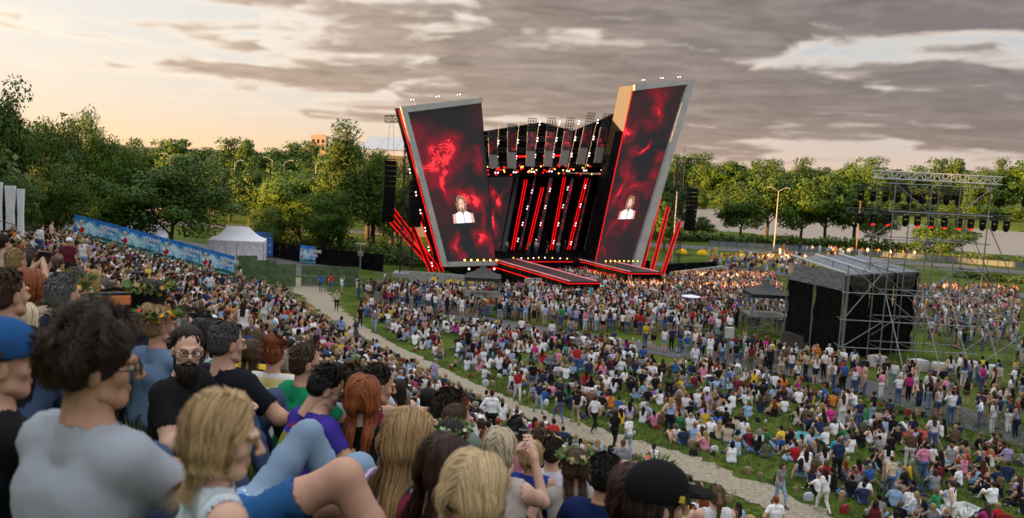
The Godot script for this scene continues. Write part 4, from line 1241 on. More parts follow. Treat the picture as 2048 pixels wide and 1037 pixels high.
func make_stage() -> void:
	M.black = mat("black paint", lin(0.007, 0.007, 0.008), 0.6)
	M.black.metallic_specular = 0.25
	M.drape = tri_mat("black drape", noise_tex([lin(0.003, 0.003, 0.0035), lin(0.006, 0.006, 0.007), lin(0.011, 0.011, 0.012)], 0.01, 4, 13, 256), 3.0, 0.9)
	M.drape.metallic_specular = 0.15
	M.steel = tri_mat("galvanised steel", noise_tex([lin(0.18, 0.18, 0.185), lin(0.26, 0.26, 0.265), lin(0.34, 0.34, 0.34)], 0.02, 4, 14, 256), 1.0, 0.45)
	M.steel.metallic = 0.6
	M.dark_steel = mat("dark truss", lin(0.035, 0.035, 0.037), 0.5, 0.4)
	M.frame = tri_mat("pale frame panels", noise_tex([lin(0.40, 0.40, 0.39), lin(0.47, 0.47, 0.46), lin(0.53, 0.53, 0.52)], 0.008, 4, 15, 256), 4.0, 0.5)
	M.white_glow = glow("white lamp glow", Color(1.0, 0.84, 0.84), 1.2)
	M.warm_glow = glow("warm lamp glow", Color(1.0, 0.75, 0.35), 1.2)
	M.red_glow = glow("red tube light", Color(1.0, 0.045, 0.06), 0.42)
	M.red_lamp = glow("red lamp glow", Color(1.0, 0.05, 0.06), 0.9)
	M.dim_red = glow("dim red panel light", Color(0.75, 0.04, 0.10), 0.10)
	M.red_paint = mat("dark red paint", lin(0.14, 0.008, 0.012), 0.45)
	# --- the two leaning screen towers
	var sa := screen_image(220, 440, 3, true, Vector2(112, 278), 54.0)
	var sb := screen_image(150, 430, 8, true, Vector2(78, 290), 40.0)
	var ms_a := screen_mat("left tower screen picture", sa, 0.52)
	var ms_b := screen_mat("right tower screen picture", sb, 0.52)
	var o := thing("screen_tower", "shorter stage tower leaning outward with large screen, beside the tall narrow trees", "screen tower", S, "leaning screen towers")
	var L := [Vector2(-11.68, 5.06), Vector2(-3.33, 6.58), Vector2(-0.67, -10.52), Vector2(-6.65, -10.71)]
	var mb := MB.new()
	mb.slab(poly([[-12.2, 5.45], [-6.85, -11.1], [-0.52, -11.02], [-3.3, 7.1]], 0.0), 2.4)
	part("tower_body", mb.mesh(), M.drape, o)
	part("screen", patch(L[0], L[1], L[2], L[3], 0.05), ms_a, o)
	mb = MB.new()
	mb.slab(poly([[-12.41, 5.52], [-6.97, -11.2], [-6.35, -11.2], [-11.62, 5.0]], 0.45), 0.44)
	mb.slab(poly([[-12.41, 5.54], [-11.60, 5.02], [-3.33, 6.62], [-3.30, 7.19]], 0.46), 0.45)
	mb.slab(poly([[-6.34, -11.2], [-0.5, -11.04], [-0.62, -10.55], [-6.36, -10.72]], 0.44), 0.43)
	part("frame", mb.mesh(), M.frame, o)
	mb = MB.new()
	mb.tube(Vector3(-12.52, 5.2, 0.2), Vector3(-7.12, -11.2, 0.2), 0.06, 0.06, 5)
	part("edge_light", mb.mesh(), M.red_glow, o)
	for p in [[-11.0, 6.0], [-8.2, 6.55], [-5.8, 6.95]]:
		lamp(o, Vector3(p[0] - 0.13, p[1] + 0.35, -0.3), 0.075, M.white_glow); lamp(o, Vector3(p[0] + 0.18, p[1] + 0.42, -0.3), 0.075, M.white_glow)
	for p in [[-10.1, -0.9], [-9.3, -3.3], [-8.72, -5.2], [-8.1, -7.1], [-7.6, -9.2], [-7.15, -10.9]]:
		lamp(o, Vector3(p[0] - 0.75, p[1], -0.6), 0.075, M.white_glow); lamp(o, Vector3(p[0] - 0.68, p[1] - 0.34, -0.6), 0.075, M.white_glow)
	for i in 6: lamp(o, Vector3(-4.9 + i * 0.75, -10.35, 1.5), 0.13, M.warm_glow)
	for i in 3: lamp(o, Vector3(-4.4 + i * 1.5, -11.3, 1.6), 0.11, M.white_glow)
	o = thing("screen_tower", "taller stage tower leaning outward with tall narrow screen and pale rim, nearest the river", "screen tower", S, "leaning screen towers")
	var R := [Vector2(15.81, 9.43), Vector2(23.1, 10.8), Vector2(17.09, -10.5), Vector2(12.26, -10.4)]
	mb = MB.new()
	mb.slab(poly([[15.74, 10.12], [12.2, -11.2], [18.1, -11.2], [24.05, 11.46]], 0.0), 3.0)
	part("tower_body", mb.mesh(), mat("grey cladding", lin(0.11, 0.105, 0.10), 0.6), o)
	mb = MB.new()
	mb.slab(PackedVector3Array([Vector3(15.05, 6.2, -3.1), Vector3(12.14, -11.2, -3.1), Vector3(12.14, -11.2, -0.02), Vector3(14.75, 4.6, -0.02)]), 0.06)
	part("side_drape", mb.mesh(), M.drape, o)
	part("screen", patch(R[0], R[1], R[2], R[3], 0.05), ms_b, o)
	mb = MB.new()
	mb.slab(poly([[17.14, -11.2], [18.23, -11.2], [24.2, 11.5], [23.08, 10.8]], 0.45), 0.44)
	mb.slab(poly([[15.78, 9.5], [23.07, 10.82], [24.2, 11.54], [15.76, 10.17]], 0.46), 0.45)
	part("frame", mb.mesh(), M.frame, o)
	mb = MB.new()
	mb.tube(Vector3(15.7, 9.6, 0.1), Vector3(12.15, -10.6, 0.1), 0.05, 0.05, 5)
	part("edge_light", mb.mesh(), M.red_glow, o)
	for p in [[17.3, 10.5], [19.85, 10.95], [22.3, 11.3]]:
		lamp(o, Vector3(p[0] - 0.13, p[1] + 0.36, -0.3), 0.075, M.white_glow); lamp(o, Vector3(p[0] + 0.18, p[1] + 0.42, -0.3), 0.075, M.white_glow)
	for i in 9:
		var p := Vector2(23.65, 8.6).lerp(Vector2(18.4, -9.4), i / 8.0)
		lamp(o, Vector3(p.x + 0.35, p.y, -0.5), 0.075, M.white_glow); lamp(o, Vector3(p.x + 0.27, p.y - 0.34, -0.5), 0.075, M.white_glow)
	for i in 8: lamp(o, Vector3(12.9 + i * 0.62, -10.4, 1.2), 0.09, M.warm_glow)
	# --- stage house
	o = thing("concert_stage", "black stage house between the two leaning screen towers", "stage", S)
	mb = MB.new()
	mb.slab(poly([[-3.0, -0.9], [15.6, -0.3], [19.6, 0.2], [19.4, 8.1], [16.2, 6.45], [12.1, 4.7], [7.6, 5.45], [0.4, 3.95], [-3.2, 3.7]], -7.0), 0.5)
	part("roof_front", mb.mesh(), M.drape, o)
	mb = MB.new()
	mb.box(Vector3(8.2, -0.75, -10.5), Vector3(23, 0.5, 8.0))
	part("ceiling", mb.mesh(), M.drape, o)
	mb = MB.new()
	mb.box(Vector3(9.0, -5.7, -14.2), Vector3(24, 10.2, 0.5))
	part("back_wall", mb.mesh(), M.drape, o)
	mb = MB.new()
	mb.box(Vector3(20.4, -5.7, -9.0), Vector3(0.5, 10.2, 10.0)); mb.box(Vector3(-3.2, -5.7, -9.6), Vector3(0.5, 10.2, 9.0))
	part("side_wall", mb.mesh(), M.drape, o)
	mb = MB.new()
	mb.box(Vector3(8.6, (GY + DECK) * 0.5, -7.6), Vector3(23.5, DECK - GY, 13.6))
	part("deck", mb.mesh(), M.drape, o)
	# roof truss and its dark struts, seen between the hanging panels
	mb = MB.new()
	for y in [0.3, 2.0, 3.4]:
		lattice(mb, Vector3(-2.4, y - 0.4, -6.3), Vector3(18.6, y + 0.6, -6.3), 0.45, 0.9, 0.035)
	part("roof_truss", mb.mesh(), M.dark_steel, o)
	var r2 := RandomNumberGenerator.new()
	r2.seed = 12
	for i in 72:
		var x := r2.randf_range(-1.2, 6.5) if i < 44 else r2.randf_range(6.5, 15.5)
		lamp(o, Vector3(x, -0.55 + 0.045 * x + r2.randf_range(-0.65, 0.55), -5.3 + r2.randf_range(-0.4, 0.4)), 0.09, M.red_lamp if i % 3 else M.warm_glow, false)
	mb = MB.new()
	mb.beam(Vector3(3.4, 1.1, -6.0), Vector3(6.0, 1.3, -6.0), 0.1, 0.16)
	part("red_light_bar", mb.mesh(), M.red_lamp, o)
	mb = MB.new()
	mb.beam(Vector3(7.6, 1.45, -6.0), Vector3(10.0, 1.6, -6.0), 0.1, 0.16)
	part("red_light_bar", mb.mesh(), M.red_lamp, o)
	# back wall: leaning red double tubes, dull LED slats and lamp pairs between them
	var slats := [[6.96, -10.55, 8.33, -1.62], [9.07, -10.53, 10.72, -2.48], [12.52, -10.49, 13.83, -0.93], [15.02, -10.47, 17.12, -0.9]]
	for s in slats:
		mb = MB.new()
		for e in [-0.16, 0.16]: mb.tube(Vector3(s[0] + e, s[1], -12.0), Vector3(s[2] + e, s[3], -12.0), 0.055, 0.055, 5)
		part("red_tube_light", mb.mesh(), M.red_glow, o)
	for i in 7:
		mb = MB.new()
		var x0 := 6.0 + i * 1.75
		mb.beam(Vector3(x0, DECK, -12.4), Vector3(x0 + 1.75, -1.0, -12.4), 0.28, 0.5, Vector3(0, 0, 1))
		part("black_rib", mb.mesh(), M.black, o)
	var slat_im := screen_image(32, 256, 17, false, Vector2.ZERO, 1.0)
	var slat_m := screen_mat("slat screen picture", slat_im, 0.55)
	for s in [[8.2, 9.75], [10.7, 12.2], [13.6, 15.3], [16.2, 18.2], [17.9, 19.6]]:
		part("slat_screen", patch(Vector2(s[1] - 0.25, -1.2), Vector2(s[1] + 0.25, -1.2), Vector2(s[0] + 0.25, -10.5), Vector2(s[0] - 0.25, -10.5), -12.6, 1, 8), slat_m, o)
	for k in 4:
		for i in 4:
			var p := Vector2(9.1 + k * 2.55, -2.9 + k * 0.3).lerp(Vector2(7.5 + k * 2.55, -9.1 - k * 0.1), i / 3.0)
			lamp(o, Vector3(p.x, p.y, -11.6), 0.075, M.white_glow, false); lamp(o, Vector3(p.x - 0.07, p.y - 0.32, -11.6), 0.075, M.white_glow, false)
	# the inner screen with its grey leaning frame
	part("inner_screen", patch(Vector2(2.2, -1.5), Vector2(5.6, -1.3), Vector2(4.3, -10.5), Vector2(2.0, -10.5), -9.9, 3, 6), screen_mat("inner screen picture", screen_image(96, 192, 29, false, Vector2.ZERO, 1.0), 0.55), o)
	mb = MB.new()
	mb.beam(Vector3(6.0, -1.2, -9.7), Vector3(4.55, -10.5, -9.7), 0.5, 0.3, Vector3(0, 0, 1)); mb.beam(Vector3(1.6, -1.15, -9.7), Vector3(6.3, -1.0, -9.7), 0.55, 0.3, Vector3(0, 0, 1))
	part("inner_frame", mb.mesh(), mat("grey frame", lin(0.09, 0.10, 0.11), 0.6), o)
	part("side_screen", patch(Vector2(18.6, -3.5), Vector2(20.0, -3.2), Vector2(16.6, -10.5), Vector2(15.4, -10.5), -6.5, 2, 6), screen_mat("side screen picture", screen_image(64, 192, 41, false, Vector2.ZERO, 1.0), 0.55), o)
	# light along the deck edge
	mb = MB.new()
	mb.beam(Vector3(-2.5, DECK - 0.15, -0.75), Vector3(9.6, DECK - 0.15, -0.75), 0.06, 0.07); mb.beam(Vector3(-2.5, DECK - 1.0, -0.75), Vector3(9.6, DECK - 1.0, -0.75), 0.06, 0.07)
	part("deck_edge_light", mb.mesh(), M.red_glow, o)
	for i in 9: lamp(o, Vector3(2.6 + i * 0.85, DECK + 0.12, -2.2 + 0.4 * sin(i)), 0.075, M.white_glow if i % 2 else M.warm_glow)
	# --- hanging screens over the stage front
	var ft := [[-0.04, 3.89], [2.35, 4.84], [4.93, 5.65], [7.46, 5.83], [9.97, 6.06], [12.7, 6.84], [14.92, 6.88]]
	var fb := [[0.38, -0.35], [2.65, -0.25], [5.0, 0.1], [7.29, 0.21], [9.34, 0.42], [11.63, 0.65], [14.02, 0.95]]
	var nth := ["first", "second", "third", "fourth", "fifth", "sixth", "last"]
	var veil := mat("grey LED mesh", lin(0.26, 0.235, 0.225), 0.6)
	for i in 7:
		var fo := thing("hanging_screen", "grey upright LED strip hanging over the stage, %s from the shorter tower" % nth[i], "screen", S, "LED strips over the stage")
		var a := Vector2(ft[i][0], ft[i][1])
		var b := Vector2(fb[i][0], fb[i][1])
		var k := 0.82 if i < 2 else 0.72
		var m0 := b.lerp(a, k)
		mb = MB.new()
		mb.slab(poly([[b.x - 0.55, b.y], [b.x + 0.55, b.y], [m0.x + 0.55, m0.y], [m0.x - 0.55, m0.y]], -4.0), 0.12)
		part("panel", mb.mesh(), veil, fo)
		mb = MB.new()
		for e in [-0.5, -0.17, 0.17, 0.5]: mb.tube(P3(m0 + Vector2(e, 0), -4.05), P3(a + Vector2(e, 0), -4.05), 0.045, 0.045, 4)
		for j in 6:
			var q := m0.lerp(a, j / 5.0)
			mb.tube(P3(q - Vector2(0.55, 0), -4.05), P3(q + Vector2(0.55, 0), -4.05), 0.035, 0.035, 4)
		part("open_lattice", mb.mesh(), M.dark_steel, fo)
		part("lit_picture", patch(m0 + Vector2(-0.5, 0), m0 + Vector2(0.5, 0), b.lerp(m0, 0.45) + Vector2(0.5, 0), b.lerp(m0, 0.45) + Vector2(-0.5, 0), -3.97, 2, 6), screen_mat("strip picture %d" % i, screen_image(48, 144, 51 + i * 3, false, Vector2.ZERO, 1.0), 0.6 if i in [2, 3, 4] else 0.2), fo)
	var rt := [[0.73, 5.2], [3.3, 5.5], [5.9, 5.75], [8.5, 5.95], [11.1, 6.2], [13.7, 6.5], [16.4, 6.6]]
	for i in 7:
		var a := Vector2(rt[i][0] + 0.25, rt[i][1] - 0.3)
		var b := Vector2(lerpf(rt[i][0] + 0.2, rt[i][0] - 1.4, i / 6.0), -0.85 + 0.16 * i)
		var ro := thing("lamp_rod", "thin rod of lamp pairs hanging after the %s LED strip over the stage" % nth[i], "stage light", S, "rods of lamps over the stage")
		mb = MB.new()
		mb.tube(P3(a, -4.6), P3(b, -4.6), 0.03, 0.03, 5)
		part("rod", mb.mesh(), M.steel, ro)
		for t in ([0.02, 0.34, 0.66, 1.0] if i > 1 else [0.36, 0.68, 1.0]):
			var q := a.lerp(b, t)
			if t == 1.0:
				lamp(ro, P3(q + Vector2(-0.15, 0), -4.45), 0.09, M.white_glow, false); lamp(ro, P3(q + Vector2(0.17, 0), -4.45), 0.09, M.white_glow, false)
			else:
				lamp(ro, P3(q, -4.45), 0.09, M.white_glow, false); lamp(ro, P3(q + Vector2(-0.03, -0.32), -4.45), 0.09, M.white_glow, false)
	# --- runways
	runway("long black catwalk with white and red edge lights, nearer the shorter tower", -0.5, 2.9, -1.5, 17.2)
	runway("long black catwalk with red edge lights, nearer the taller tower", 10.6, 14.6, -1.5, 10.2)
	# --- slanting double tubes beside the towers
	var tl := [[-5.9, -12.3, -11.2, -6.8, -5.0], [-5.5, -12.1, -11.0, -5.5, -5.4], [-7.0, -12.3, -9.32, -7.27, -3.0], [-6.0, -12.1, -8.78, -5.58, -2.6]]
	var wl := ["lowest", "second lowest", "shortest", "steepest"]
	for i in 4: slant(tl[i], "%s red double light tube slanting out beside the shorter tower" % wl[i])
	var tr := [[18.25, -11.2, 20.6, -1.7, -1.2], [19.2, -11.4, 21.3, -2.7, -0.8], [19.92, -11.5, 21.9, -3.9, 0.3], [20.78, -12.1, 23.1, -5.6, 1.2]]
	var wr := ["first and longest", "second", "third", "fourth and shortest"]
	for i in 4: slant(tr[i], "%s red double light tube slanting out beside the taller tower" % wr[i])
	# --- speaker towers and their line arrays
	truss_tower(Vector3(-11.7, GY, -99.0), 17.6, Vector3(-14.6, 4.4, -99.0), Vector3(-10.2, 4.6, -99.0), "dark lattice tower with a cross arm carrying two speaker columns")
	truss_tower(Vector3(21.4, GY, -118.4), 14.9, Vector3(20.9, 1.9, -118.4), Vector3(24.5, 1.9, -118.4), "dark lattice tower carrying one speaker column, beside the taller tower")
	line_array(Vector3(-13.75, -0.1, -98.0), 12, 4.4, "longer black column of stacked speakers beside the trees")
	line_array(Vector3(-10.75, -2.1, -97.2), 9, 4.4, "shorter black column of stacked speakers before the screen tower")
	line_array(Vector3(22.9, -1.6, -117.0), 10, 1.9, "black column of stacked speakers beyond the taller tower")

func runway(label: String, r0: float, r1: float, f0: float, f1: float) -> void:
	var o := thing("catwalk", label, "catwalk", S, "catwalks")
	var mb := MB.new()
	mb.box(Vector3((r0 + r1) * 0.5, (GY + DECK) * 0.5 - 0.02, (f0 + f1) * 0.5), Vector3(r1 - r0, DECK - GY - 0.04, f1 - f0))
	part("platform", mb.mesh(), M.drape, o)
	mb = MB.new()
	mb.box(Vector3((r0 + r1) * 0.5, DECK + 0.03, (f0 + f1) * 0.5), Vector3(r1 - r0 + 0.1, 0.1, f1 - f0 + 0.1))
	part("walking_surface", mb.mesh(), mat("matt stage floor", lin(0.03, 0.03, 0.033), 0.4), o)
	mb = MB.new()
	for x in [r0 + 0.25, r1 - 0.25]: mb.beam(Vector3(x, DECK + 0.09, f0), Vector3(x, DECK + 0.09, f1 - 0.3), 0.09, 0.05)
	part("edge_light", mb.mesh(), glow("pale line light", Color(1.0, 0.55, 0.6), 0.42), o)
	mb = MB.new()
	for x in [r0 - 0.02, r1 + 0.02]:
		mb.beam(Vector3(x, DECK - 0.12, f0), Vector3(x, DECK - 0.12, f1), 0.06, 0.07); mb.beam(Vector3(x, DECK - 0.75, f0), Vector3(x, DECK - 0.75, f1 - 3.0), 0.06, 0.08)
	mb.beam(Vector3(r0, DECK - 0.12, f1 + 0.02), Vector3(r1, DECK - 0.12, f1 + 0.02), 0.06, 0.07)
	part("red_line_light", mb.mesh(), M.red_glow, o)

func slant(a: Array, label: String) -> void:
	var o := thing("light_tube", label, "stage light", S, "slanting red tubes beside the stage")
	var p := Vector3(a[0], a[1], a[4])
	var q := Vector3(a[2], a[3], a[4] - 0.4)
	var x := (q - p).cross(Vector3(0, 0, 1)).normalized()
	var mb := MB.new()
	mb.beam(p, q, 0.42, 0.16, Vector3(0, 0, 1))
	part("beam", mb.mesh(), M.red_paint, o)
	mb = MB.new()
	for e in [-0.22, 0.22]: mb.tube(p + x * e + Vector3(0, 0, 0.1), q + x * e + Vector3(0, 0, 0.1), 0.055, 0.055, 5)
	part("tube_light", mb.mesh(), M.red_glow, o)

func truss_tower(base: Vector3, h: float, a: Vector3, b: Vector3, label: String) -> void:
	var o := thing("lattice_tower", label, "tower", T(base), "speaker towers")
	var mb := MB.new()
	lattice(mb, Vector3.ZERO, Vector3(0, h, 0), 1.25, 1.1, 0.05)
	part("mast", mb.mesh(), M.dark_steel, o)
	mb = MB.new()
	lattice(mb, a - base, b - base, 0.7, 0.7, 0.05)
	part("cross_arm", mb.mesh(), M.dark_steel, o)
	mb = MB.new()
	mb.tube(Vector3(0.3, h, 0.2), Vector3(0.3, h + 1.6, 0.2), 0.03)
	part("antenna", mb.mesh(), M.steel, o)
	mb = MB.new()
	mb.box(Vector3(0, 0.25, 0), Vector3(2.6, 0.5, 2.6))
	part("ballast", mb.mesh(), M.concrete, o)

func line_array(top: Vector3, n: int, hook: float, label: String) -> void:
	var o := thing("speaker_column", label, "speaker", T(top), "hanging speaker columns")
	if not meshes.has("speaker"):
		var b := MB.new()
		b.box(Vector3(0, -0.26, 0), Vector3(1.3, 0.5, 0.75))
		b.box(Vector3(0, -0.26, 0.39), Vector3(1.18, 0.40, 0.03))
		meshes["speaker"] = b.mesh()
	var p := Vector3.ZERO
	var tilt := -0.02
	for i in n:
		part("speaker_box", meshes["speaker"], M.black, o, Transform3D(Basis(Vector3.UP, 0.35) * Basis(Vector3.RIGHT, tilt), p))
		p += Basis(Vector3.UP, 0.35) * (Basis(Vector3.RIGHT, tilt) * Vector3(0, -0.555, 0))
		tilt += 0.012 * i * 0.5
	var mb := MB.new()
	mb.box(Vector3(0, 0.15, 0), Vector3(1.1, 0.12, 0.8))
	for e in [-0.4, 0.4]: mb.tube(Vector3(e, 0.15, 0), Vector3(e * 0.4, hook - top.y, 0), 0.02)
	part("hanging_bracket", mb.mesh(), M.dark_steel, o)

# ---------------------------------------------------------------- scaffold, tents, fences, banners, lamps, cars
func swag(mb: MB, a: Vector3, b: Vector3, top: float, sag: float, out: Vector3) -> void:
	# cloth that hangs between two points: rows of folds, deeper in the middle
	var n := 14
	var rows := 7
	var s := mb.v.size()
	for j in rows + 1:
		for i in n + 1:
			var t := float(i) / n
			var u := float(j) / rows
			var p := a.lerp(b, t)
			p.y += top - (0.25 + sag * sin(t * PI)) * u
			p += out * (0.10 + 0.16 * sin(t * PI) * absf(sin(u * 9.0)) + 0.05 * sin(t * 23.0 + u * 4.0))
			mb.vert(p, out, Vector2(t, u))
	for j in rows:
		for i in n:
			var k := s + j * (n + 1) + i
			mb.tri(k, k + 1, k + n + 1); mb.tri(k + 1, k + n + 2, k + n + 1)

func smooth(mb: MB, toward: Vector3) -> void:
	# recompute normals and winding of an open sheet so that it faces a side
	var acc := PackedVector3Array()
	acc.resize(mb.v.size())
	for i in range(0, mb.ix.size(), 3):
		var a := mb.v[mb.ix[i]]
		var n := (mb.v[mb.ix[i + 2]] - a).cross(mb.v[mb.ix[i + 1]] - a)
		if n.dot(toward) < 0.0:
			var k := mb.ix[i + 1]
			mb.ix[i + 1] = mb.ix[i + 2]; mb.ix[i + 2] = k
			n = -n
		for k in 3: acc[mb.ix[i + k]] += n
	for i in acc.size(): mb.n[i] = acc[i].normalized()

# a hanging sheet with vertical folds, from a to b, between heights y0 and y1
func sheet(a: Vector3, b: Vector3, y0: float, y1: float, fold: float, waves: float, toward: Vector3, seed_ := 1.0) -> ArrayMesh:
	var mb := MB.new()
	var n := 40
	var rows := 16
	var out := toward.normalized()
	for j in rows + 1:
		for i in n + 1:
			var t := float(i) / n
			var u := float(j) / rows
			var p := a.lerp(b, t)
			p.y = lerpf(y0, y1, u)
			var g := noise.get_noise_2d(t * waves + seed_, u * 1.5) + 0.5 * noise.get_noise_2d(t * waves * 3.0, u * 4.0 + seed_)
			mb.vert(p + out * fold * g, out, Vector2(t, u))
	for j in rows:
		for i in n:
			var k := j * (n + 1) + i
			mb.tri(k, k + 1, k + n + 1); mb.tri(k + 1, k + n + 2, k + n + 1)
	smooth(mb, out)
	return mb.mesh()

func make_platform() -> void:
	var L := Vector3(20.5, 0, -66.0)
	var F := Vector3(22.6, 0, -60.4)
	var R := Vector3(29.8, 0, -65.8)
	var B := L + R - F
	var g := -12.1
	var of := (F - L).normalized()
	var outl := Vector3(-of.z, 0, of.x) * -1.0
	if outl.x > 0: outl = -outl
	var fr := (R - F).normalized()
	var outf := Vector3(fr.z, 0, -fr.x)
	if outf.z < 0: outf = -outf
	var net := tri_mat("black scrim", noise_tex([lin(0.003, 0.003, 0.003), lin(0.007, 0.007, 0.007), lin(0.013, 0.013, 0.0125)], 0.02, 4, 23, 256), 2.0, 0.85)
	net.metallic_specular = 0.2
	var tarp := tri_mat("black tarpaulin", noise_tex([lin(0.006, 0.006, 0.007), lin(0.011, 0.0115, 0.013), lin(0.018, 0.019, 0.021)], 0.01, 4, 24, 256), 3.0, 0.42)
	var roofm := tri_mat("pale roof tarpaulin", noise_tex([lin(0.045, 0.055, 0.08), lin(0.075, 0.088, 0.12), lin(0.11, 0.125, 0.16)], 0.01, 4, 25, 256), 3.0, 0.35)
	var o := thing("roofed_platform", "black draped technical platform with striped pale roof amid the standing crowd", "platform")
	# roof: three vaulted bays that run from front to back
	for k in 3:
		var a0 := F.lerp(R, k / 3.0)
		var a1 := F.lerp(R, (k + 1) / 3.0)
		var b0 := L.lerp(B, k / 3.0)
		var b1 := L.lerp(B, (k + 1) / 3.0)
		var mb := MB.new()
		for j in 9:
			for i in 9:
				var t := i / 8.0
				var u := j / 8.0
				var p := a0.lerp(a1, t).lerp(b0.lerp(b1, t), u)
				p.y = lerpf(-6.05, -5.45, u) - 0.28 * sin(t * PI) * (1.0 - 0.3 * u) - 0.02 * k
				mb.vert(p, Vector3.UP)
		for j in 8:
			for i in 8:
				var q := j * 9 + i
				mb.tri(q, q + 1, q + 9); mb.tri(q + 1, q + 10, q + 9)
		smooth(mb, Vector3.UP)
		part("roof_sheet", mb.mesh(), roofm, o)
		mb = MB.new()
		mb.beam(Vector3(a0.x, -6.0, a0.z), Vector3(b0.x, -5.4, b0.z), 0.12, 0.12)
		part("roof_beam", mb.mesh(), mat("white aluminium", lin(0.6, 0.6, 0.6), 0.4), o)
		mb = MB.new()
		swag(mb, a0 + Vector3(0, -6.1, 0), a1 + Vector3(0, -6.1, 0), 0.0, 1.3, outf)
		smooth(mb, outf)
		part("swag", mb.mesh(), tarp, o)
		part("front_drape", sheet(a0, a1, g + 0.2, -6.2, 0.22, 5.0, outf, k * 3.0), net, o)
	# the side with its fringe and scrim panels
	part("valance", sheet(L + outl * 0.12, F + outl * 0.12, -7.2, -5.95, 0.05, 24.0, outl, 4.0), tri_mat("grey valance", noise_tex([lin(0.10, 0.10, 0.105), lin(0.17, 0.17, 0.175), lin(0.24, 0.24, 0.245)], 0.02, 4, 26, 256), 1.0, 0.8), o)
	for k in 2:
		part("side_scrim", sheet(L.lerp(F, k * 0.5 + 0.01), L.lerp(F, k * 0.5 + 0.49), g + 0.6, -6.6, 0.14, 3.0, outl, 7.0 + k), net, o)
	for k in 3:
		var p := L.lerp(F, k * 0.5) + outl * 0.1
		var mb := MB.new()
		mb.tube(Vector3(p.x, g, p.z), Vector3(p.x, -6.3, p.z), 0.06, 0.06, 6)
		part("post", mb.mesh(), M.steel, o)
	for k in 4:
		var p := F.lerp(R, k / 3.0) + outf * 0.22
		var mb := MB.new()
		mb.tube(Vector3(p.x, g, p.z), Vector3(p.x, -6.1, p.z), 0.055, 0.055, 6)
		part("post", mb.mesh(), M.steel, o)
	var mb2 := MB.new()
	var c := (L + F + R + B) * 0.25
	var bs := Basis(fr, Vector3.UP, -(fr.cross(Vector3.UP)) * -1.0)
	mb2.box(Vector3(c.x, g + 0.55, c.z), Vector3(8.6, 1.0, 5.2), bs)
	part("deck", mb2.mesh(), mat("dark plywood", lin(0.05, 0.042, 0.035), 0.8), o)
	# --- scaffold tower with light trusses
	o = thing("scaffold_tower", "tall steel scaffold tower with diagonal braces and outriggers before the black platform", "scaffold")
	var xs := [22.4, 25.0, 27.4, 29.3, 31.3]
	var rows := [-59.6, -62.6]
	for r in 2:
		for i in xs.size():
			var lo := i == 0
			mb2 = MB.new()
			mb2.tube(Vector3(xs[i], -12.1, rows[r]), Vector3(xs[i], -5.4 if lo else 0.35, rows[r]), 0.04, 0.04, 6)
			part("standard", mb2.mesh(), M.steel, o)
	for lv in 7:
		var y := -10.9 + lv * 1.85
		var first := 0 if y < -5.4 else 1
		for r in 2:
			mb2 = MB.new()
			mb2.tube(Vector3(xs[first] - 0.3, y, rows[r]), Vector3(31.6, y, rows[r]), 0.035, 0.035, 5)
			part("ledger", mb2.mesh(), M.steel, o)
			for i in range(first, 4):
				if (i + lv + r) % 2: continue
				mb2 = MB.new()
				var up := (i + lv) % 4 < 2
				mb2.tube(Vector3(xs[i], y if up else y + 1.85, rows[r]), Vector3(xs[i + 1], y + 1.85 if up else y, rows[r]), 0.03, 0.03, 5)
				if lv < 6: part("brace", mb2.mesh(), M.steel, o)
		for i in range(first, 5):
			mb2 = MB.new()
			mb2.tube(Vector3(xs[i], y, rows[0]), Vector3(xs[i], y, rows[1]), 0.035, 0.035, 5)
			part("transom", mb2.mesh(), M.steel, o)
	# outriggers down to the ground on the river side and in front
	for r in 2:
		for q in [[31.3, -5.2, 35.6, -12.0], [31.3, -8.6, 35.6, -12.0], [35.6, -12.0, 35.6, -8.6], [31.3, -8.6, 35.6, -8.6], [29.3, -5.2, 33.6, -8.6], [31.3, -12.0, 35.6, -8.6], [33.5, -12.0, 33.5, -7.0], [25.0, -5.4, 22.4, -9.0], [31.3, -2.0, 34.4, -7.6]]:
			mb2 = MB.new()
			mb2.tube(Vector3(q[0], q[1], rows[r] - 0.06), Vector3(q[2], q[3], rows[r] - 0.06), 0.035, 0.035, 5)
			part("outrigger", mb2.mesh(), M.steel, o)
	for i in 4:
		mb2 = MB.new()
		mb2.tube(Vector3(xs[i + 1], -7.2, rows[0] + 0.05), Vector3(xs[i + 1] + 0.5, -12.0, rows[0] + 3.0), 0.035, 0.035, 5)
		part("outrigger", mb2.mesh(), M.steel, o)
	mb2 = MB.new()
	lattice(mb2, Vector3(24.0, 0.75, -61.0), Vector3(32.6, 0.75, -61.0), 0.5, 0.55, 0.035)
	part("top_truss", mb2.mesh(), mat("white aluminium", lin(0.6, 0.6, 0.6), 0.4), o)
	var trusses := [[22.4, -1.75, -60.6, 33.4], [23.6, -0.2, -62.8, 31.2]]
	for q in trusses:
		mb2 = MB.new()
		lattice(mb2, Vector3(q[0], q[1], q[2]), Vector3(q[3], q[1], q[2]), 0.32, 0.5, 0.03)
		part("light_truss", mb2.mesh(), M.dark_steel, o)
